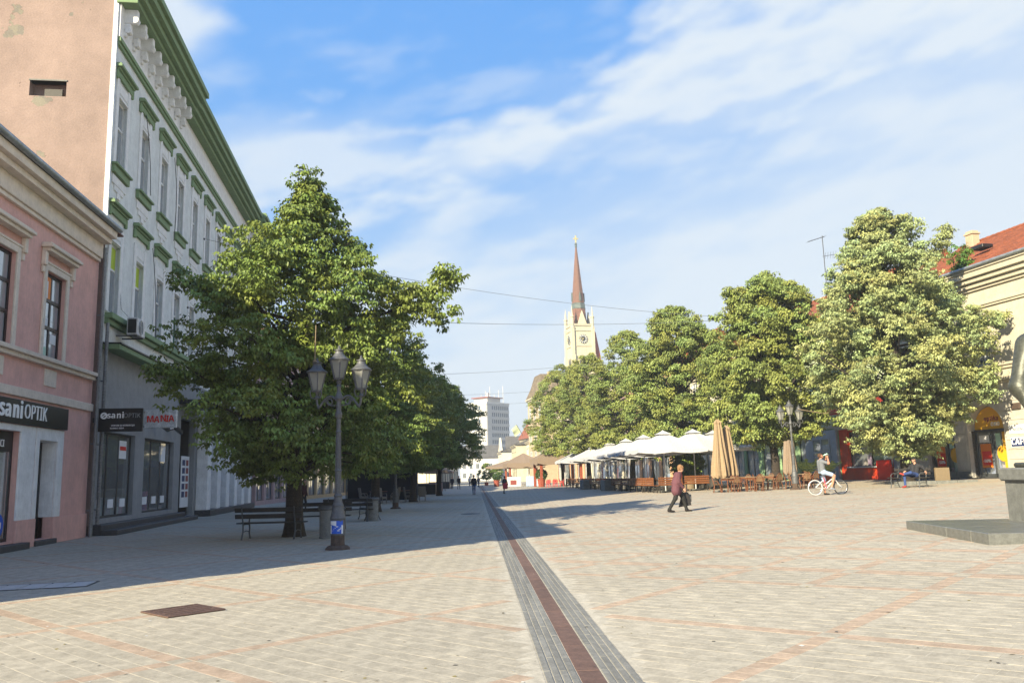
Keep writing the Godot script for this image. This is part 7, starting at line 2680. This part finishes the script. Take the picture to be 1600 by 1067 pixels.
func seated_man() -> void:
	# sits on the bench near the red shop; +z of the body is the way he faces
	var turn := deg_to_rad(-62)
	var at := on(18.1, -38.9)
	var fwd := Basis(Vector3.UP, turn)
	var o := thing("person", "man in dark jacket, jeans and sunglasses sitting on the bench", "person", at + fwd * Vector3(0.25, 0, 0), turn)
	var jk := Color(0.022, 0.022, 0.026)
	var je := Color(0.03, 0.06, 0.19)
	var red := Color(0.35, 0.04, 0.03)
	var b := [
		[Vector3(-0.09, 0.57, -0.1), Vector3(0.09, 0.57, -0.1), 0.12, 0.12, je],
		[Vector3(-0.1, 0.57, -0.08), Vector3(-0.16, 0.6, 0.36), 0.095, 0.07, je], [Vector3(-0.16, 0.6, 0.36), Vector3(-0.14, 0.12, 0.4), 0.068, 0.05, je], [Vector3(-0.14, 0.05, 0.4), Vector3(-0.15, 0.035, 0.58), 0.043, 0.035, red],
		[Vector3(0.1, 0.58, -0.08), Vector3(0.15, 0.68, 0.34), 0.095, 0.07, je], [Vector3(0.15, 0.68, 0.34), Vector3(-0.06, 0.62, 0.5), 0.068, 0.05, je], [Vector3(-0.1, 0.6, 0.52), Vector3(-0.2, 0.66, 0.6), 0.042, 0.036, red],
		[Vector3(-0.08, 0.64, -0.14), Vector3(-0.11, 0.98, -0.22), 0.125, 0.115, jk], [Vector3(0.08, 0.64, -0.14), Vector3(0.11, 0.98, -0.22), 0.125, 0.115, jk],
		[Vector3(-0.19, 1.0, -0.22), Vector3(-0.3, 0.8, -0.08), 0.07, 0.06, jk], [Vector3(-0.3, 0.8, -0.08), Vector3(-0.22, 0.76, 0.2), 0.056, 0.045, jk],
		[Vector3(0.19, 1.0, -0.22), Vector3(0.36, 0.9, -0.24), 0.07, 0.06, jk], [Vector3(0.36, 0.9, -0.24), Vector3(0.52, 0.76, -0.18), 0.056, 0.045, jk],
		[Vector3(0, 1.06, -0.21), Vector3(0, 1.16, -0.18), 0.058, 0.054, SKIN],
	]
	var m := MB.new()
	flesh(m, b, 0.021, 0.05)
	var face := Vector3(0.1, -0.03, 1).normalized()
	var up := Vector3(0, 1, 0.03).normalized()
	var hc := Vector3(0, 1.25, -0.15)
	flesh(m, head_bones(hc, face, up, SKIN, true), 0.0085, 0.022)
	flesh(m, hand_bones(Vector3(-0.21, 0.76, 0.21), Vector3(0.1, -0.35, 1).normalized(), Vector3(0, -1, -0.3).normalized(), 1.0, 0.4, SKIN), 0.0055, 0.008)
	flesh(m, hand_bones(Vector3(0.53, 0.75, -0.17), Vector3(0.5, -0.8, 0.1).normalized(), Vector3(-0.5, -0.4, 0).normalized(), -1.0, 0.35, SKIN), 0.0055, 0.008)
	var body := part(o, "body", m.mesh(), M.cloth)
	part(body, "hair", hair_mesh(hc, face, up, Color(0.015, 0.012, 0.01), 0.006), M.cloth)


# ---------------------------------------------------------------- monument at the right edge
func build_monument() -> void:
	var at := on(8.0, -17.6)
	var o := thing("monument", "dark bronze statue on a grey pedestal with polished granite steps at the right edge", "monument", Vector3(10.4, 0.1, -16.2), deg_to_rad(-6))
	# low polished platform
	for k in 5:
		var x0 := -2.35 + 1.2 * k
		part(o, "platform_slab", boxm(x0, -0.25, 1.62, x0 + 1.19, 0.31, 2.3, 0.012), M.granite)
	for k in 4:
		for j in 3:
			var x0 := -2.35 + 1.5 * k
			part(o, "platform_slab", boxm(x0, -0.25, -1.55 + 1.05 * j, x0 + 1.49, 0.308, -0.51 + 1.05 * j, 0.012), M.granite)
	var p := MB.new()
	p.prism([Vector2(-0.52, 0.28), Vector2(1.5, 0.28), Vector2(1.5, 1.1), Vector2(-0.52, 1.1)], -1.0, 1.0)
	part(o, "pedestal", p.mesh(), M.granite_rough)
	part(o, "pedestal_cap", boxm(-0.6, 1.1, -1.07, 1.58, 1.36, 1.07, 0.03), M.granite_rough)
	# standing figure in a long coat
	var c := Color(1, 1, 1)
	var b := [
		[Vector3(-0.3, 1.6, 0.1), Vector3(-0.25, 2.6, 0.0), 0.34, 0.36, c], [Vector3(0.3, 1.6, -0.1), Vector3(0.25, 2.6, 0.0), 0.34, 0.36, c],
		[Vector3(-0.22, 2.6, 0), Vector3(-0.3, 3.9, 0), 0.36, 0.32, c], [Vector3(0.22, 2.6, 0), Vector3(0.3, 3.9, 0), 0.36, 0.32, c],
		[Vector3(-0.5, 3.95, 0), Vector3(-0.78, 3.1, 0.1), 0.2, 0.17, c], [Vector3(-0.78, 3.1, 0.1), Vector3(-0.6, 2.5, 0.35), 0.16, 0.13, c], [Vector3(-0.6, 2.5, 0.35), Vector3(-0.55, 2.25, 0.4), 0.1, 0.08, c],
		[Vector3(0.5, 3.95, 0), Vector3(0.85, 4.3, 0.1), 0.2, 0.17, c], [Vector3(0.85, 4.3, 0.1), Vector3(0.8, 5.0, 0.2), 0.15, 0.12, c], [Vector3(0.8, 5.05, 0.2), Vector3(0.8, 5.2, 0.22), 0.13, 0.12, c],
		[Vector3(0, 4.1, 0), Vector3(0, 4.45, 0.05), 0.16, 0.14, c], [Vector3(0, 4.6, 0.08), Vector3(0, 4.75, 0.04), 0.2, 0.22, c], [Vector3(0, 4.45, 0.16), Vector3(0, 4.25, 0.2), 0.13, 0.1, c],
		[Vector3(-0.42, 1.7, 0.3), Vector3(-0.2, 3.2, 0.32), 0.1, 0.08, c], [Vector3(0.35, 1.7, 0.32), Vector3(0.1, 3.2, 0.34), 0.1, 0.08, c],
		[Vector3(-0.62, 1.66, 0.0), Vector3(-0.48, 2.6, 0.05), 0.12, 0.1, c],
	]
	var m := MB.new()
	flesh(m, b, 0.05, 0.12)
	m.tinted = false
	var fig := part(o, "bronze_figure", m.mesh(), M.bronze, Vector3(0.24, -0.2, 0))
	part(fig, "bronze_base", boxm(-0.75, 1.56, -0.6, 0.75, 1.66, 0.6, 0.03), M.bronze)


# ---------------------------------------------------------------- covers, cables, aerial
func build_small_things() -> void:
	var a := deg_to_rad(AXIS)
	var U := Vector3(sin(a), 0, -cos(a))
	# rusty steel plate
	var c := thing("access_cover", "rusty brown steel access cover lying in the sunlit paving", "cover", Vector3(-4.17, 0.0, -10.7), PI / 2 - a)
	part(c, "plate", boxm(-0.37, 0.002, -0.37, 0.37, 0.022, 0.37, 0.006), M.cover_iron)
	for k in 5: part(c, "rib", boxm(-0.3, 0.0221, -0.28 + 0.135 * k, 0.3, 0.0255, -0.255 + 0.135 * k), M.cover_iron)
	for s in [-1, 1]: part(c, "lifting_slot", boxm(-0.04, 0.0221, s * 0.33 - 0.012, 0.04, 0.0235, s * 0.33 + 0.012), M.rubber)
	# paved cover in an iron frame, in the shade
	var d := thing("paved_cover", "rectangular cover filled with pale slabs at the left shade edge", "cover", Vector3(-7.75, 0.0, -13.75), deg_to_rad(12))
	for s in [-1, 1]:
		part(d, "frame_bar", boxm(-0.86, 0.002, s * 0.36 - 0.012, 0.86, 0.012, s * 0.36 + 0.012), M.iron)
		part(d, "frame_bar", boxm(s * 0.86 - 0.012, 0.002, -0.348, s * 0.86 + 0.012, 0.012, 0.348), M.iron)
	for k in 5: part(d, "slab", boxm(-0.835 + 0.337 * k, 0.001, -0.335, -0.835 + 0.337 * k + 0.31, 0.012, 0.335, 0.004), M.concrete)
	part(d, "tray", boxm(-0.85, -0.01, -0.35, 0.85, 0.0025, 0.35), M.iron)
	# round manhole
	var e := thing("manhole_cover", "round dark manhole cover in the shade beside the drain", "cover", Vector3(-1.98, 0.0, -36.4))
	var mh := MB.new()
	mh.lathe([[0.0, 0.012], [0.33, 0.012]], 28)
	mh.lathe([[0.42, 0.002], [0.41, 0.014], [0.35, 0.014], [0.34, 0.008]], 28)
	part(e, "disc", mh.mesh(), M.iron)
	for k in 3:
		var rg := MB.new()
		rg.lathe([[0.08 + 0.09 * k, 0.0125], [0.085 + 0.09 * k, 0.017], [0.1 + 0.09 * k, 0.017], [0.105 + 0.09 * k, 0.0125]], 24)
		part(e, "raised_ring", rg.mesh(), M.iron)
	# cables slung across the square
	var runs := [
		["overhead cable, the highest one, crossing in front of the church spire", Vector3(-15.2, 13.6, -40.0), Vector3(21.9, 12.0, -58.5), 1.0, true],
		["overhead cable just above the church clock", Vector3(-14.9, 9.6, -37.5), Vector3(22.6, 12.2, -56.0), 0.9, true],
		["overhead cable level with the church windows", Vector3(-17.6, 8.9, -57.0), Vector3(19.2, 12.2, -71.0), 0.9, false],
		["lower overhead cable above the tower block", Vector3(-18.3, 9.4, -75.0), Vector3(15.9, 11.3, -87.0), 0.8, false],
		["lowest overhead cable above the tower block", Vector3(-18.2, 9.8, -86.0), Vector3(13.4, 11.0, -99.0), 0.9, false],
	]
	for q in runs:
		var o := thing("overhead_cable", q[0], "cable", q[1], 0.0, "cables over the square")
		var m := MB.new()
		var pts := []
		for k in 25:
			var t := k / 24.0
			pts.append((q[1] as Vector3).lerp(q[2], t) - q[1] - Vector3(0, q[3] * 4.0 * t * (1.0 - t), 0))
		m.tube(pts, [0.012], 5)
		part(o, "wire", m.mesh(), M.cable)
		var ends := MB.new()
		ends.lathe([[0.03, -0.05], [0.05, 0.0], [0.03, 0.05]], 8)
		ends.lathe([[0.03, -0.05], [0.05, 0.0], [0.03, 0.05]], 8, pts[24])
		part(o, "anchor", ends.mesh(), M.iron)
	# pale cable from the right lamp into the tall tree
	var lc := thing("lamp_cable", "pale cable sagging from the right lamp to the silvery tree", "cable", on(15.1, -44.3, 4.2))
	var lm := MB.new()
	lm.tube([Vector3.ZERO, Vector3(1.2, -0.28, 0.3), Vector3(2.6, -0.22, 0.8), Vector3(4.4, 0.2, 1.6)], [0.022], 6)
	part(lc, "wire", lm.mesh(), M.wicker)
	# television aerial on the green house
	var ap := right_at(17.0) + Vector3(1.8, 15.2, 0.0)
	var t := thing("television_aerial", "thin television aerial standing on the red roofs", "aerial", ap)
	var am := MB.new()
	am.tube([Vector3(0, -2.8, 0), Vector3(0, 3.6, 0)], [0.03], 6)
	part(t, "mast", am.mesh(), M.iron)
	var bm := MB.new()
	bm.tube([Vector3(-1.2, 3.1, 0.2), Vector3(0.2, 3.55, 0)], [0.022], 5)
	for k in 7:
		var p := Vector3(-1.2, 3.1, 0.2).lerp(Vector3(0.2, 3.55, 0), k / 6.0)
		bm.tube([p + Vector3(0, 0, -0.3), p + Vector3(0, 0, 0.3)], [0.01], 4)
	bm.tube([Vector3(-0.1, 2.0, 0), Vector3(0.9, 2.15, 0)], [0.02], 5)
	for k in 5:
		var p := Vector3(0.1, 2.05, 0).lerp(Vector3(0.9, 2.15, 0), k / 4.0)
		bm.tube([p + Vector3(0, -0.22, -0.1), p + Vector3(0, 0.22, 0.1)], [0.01], 4)
	part(t, "boom", bm.mesh(), M.iron)
	# slim flag by the tower block
	var fl := thing("street_flag", "small pale green flag hanging over the far street", "flag", on(0.4, -152.0, 9.0), 0.3)
	var fm := MB.new()
	fm.tube([Vector3(1.2, -0.4, 0), Vector3(0.0, 1.6, 0)], [0.05], 6)
	part(fl, "staff", fm.mesh(), M.iron)
	var cm := MB.new()
	for k in 6:
		var u := k / 6.0
		var w := (k + 1) / 6.0
		var pa := Vector3(0.0, 1.6, 0).lerp(Vector3(0.8, 0.3, 0), u)
		var pb := Vector3(0.0, 1.6, 0).lerp(Vector3(0.8, 0.3, 0), w)
		cm.quad(pa + Vector3(-1.0, -0.9, 0.15 * sin(k)), pb + Vector3(-1.0, -0.9, 0.15 * sin(k + 1)), pb, pa)
	part(fl, "cloth", cm.mesh(), M.pale_green)
	# fallen leaves, bits of gravel and old gum on the stones
	var r := RandomNumberGenerator.new()
	r.seed = 77
	var lm2 := MB.new()
	lm2.tinted = true
	for k in 420:
		var z := -5.5 - 34.0 * pow(r.randf(), 1.5)
		var x := r.randf_range(-0.62, 0.62) * -z
		if x < -12.0: continue
		var c0 := on(x, z, 0.004)
		var a0 := r.randf() * TAU
		var s := r.randf_range(0.008, 0.03)
		lm2.col = [Color(0.07, 0.055, 0.035), Color(0.20, 0.17, 0.06), Color(0.10, 0.095, 0.09), Color(0.5, 0.5, 0.48)][r.randi() % 4]
		var u := Vector3(cos(a0), 0, sin(a0)) * s
		var w := Vector3(-sin(a0), 0.2, cos(a0)) * s * 0.6
		lm2.quad(c0 - u, c0 - w, c0 + u, c0 + w)
	var lo := part(self, "litter", lm2.mesh(), M.cloth)
	lo.set_meta("kind", "stuff")
	lo.set_meta("label", "small leaves and crumbs of dirt scattered on the paving")
	lo.set_meta("category", "litter")
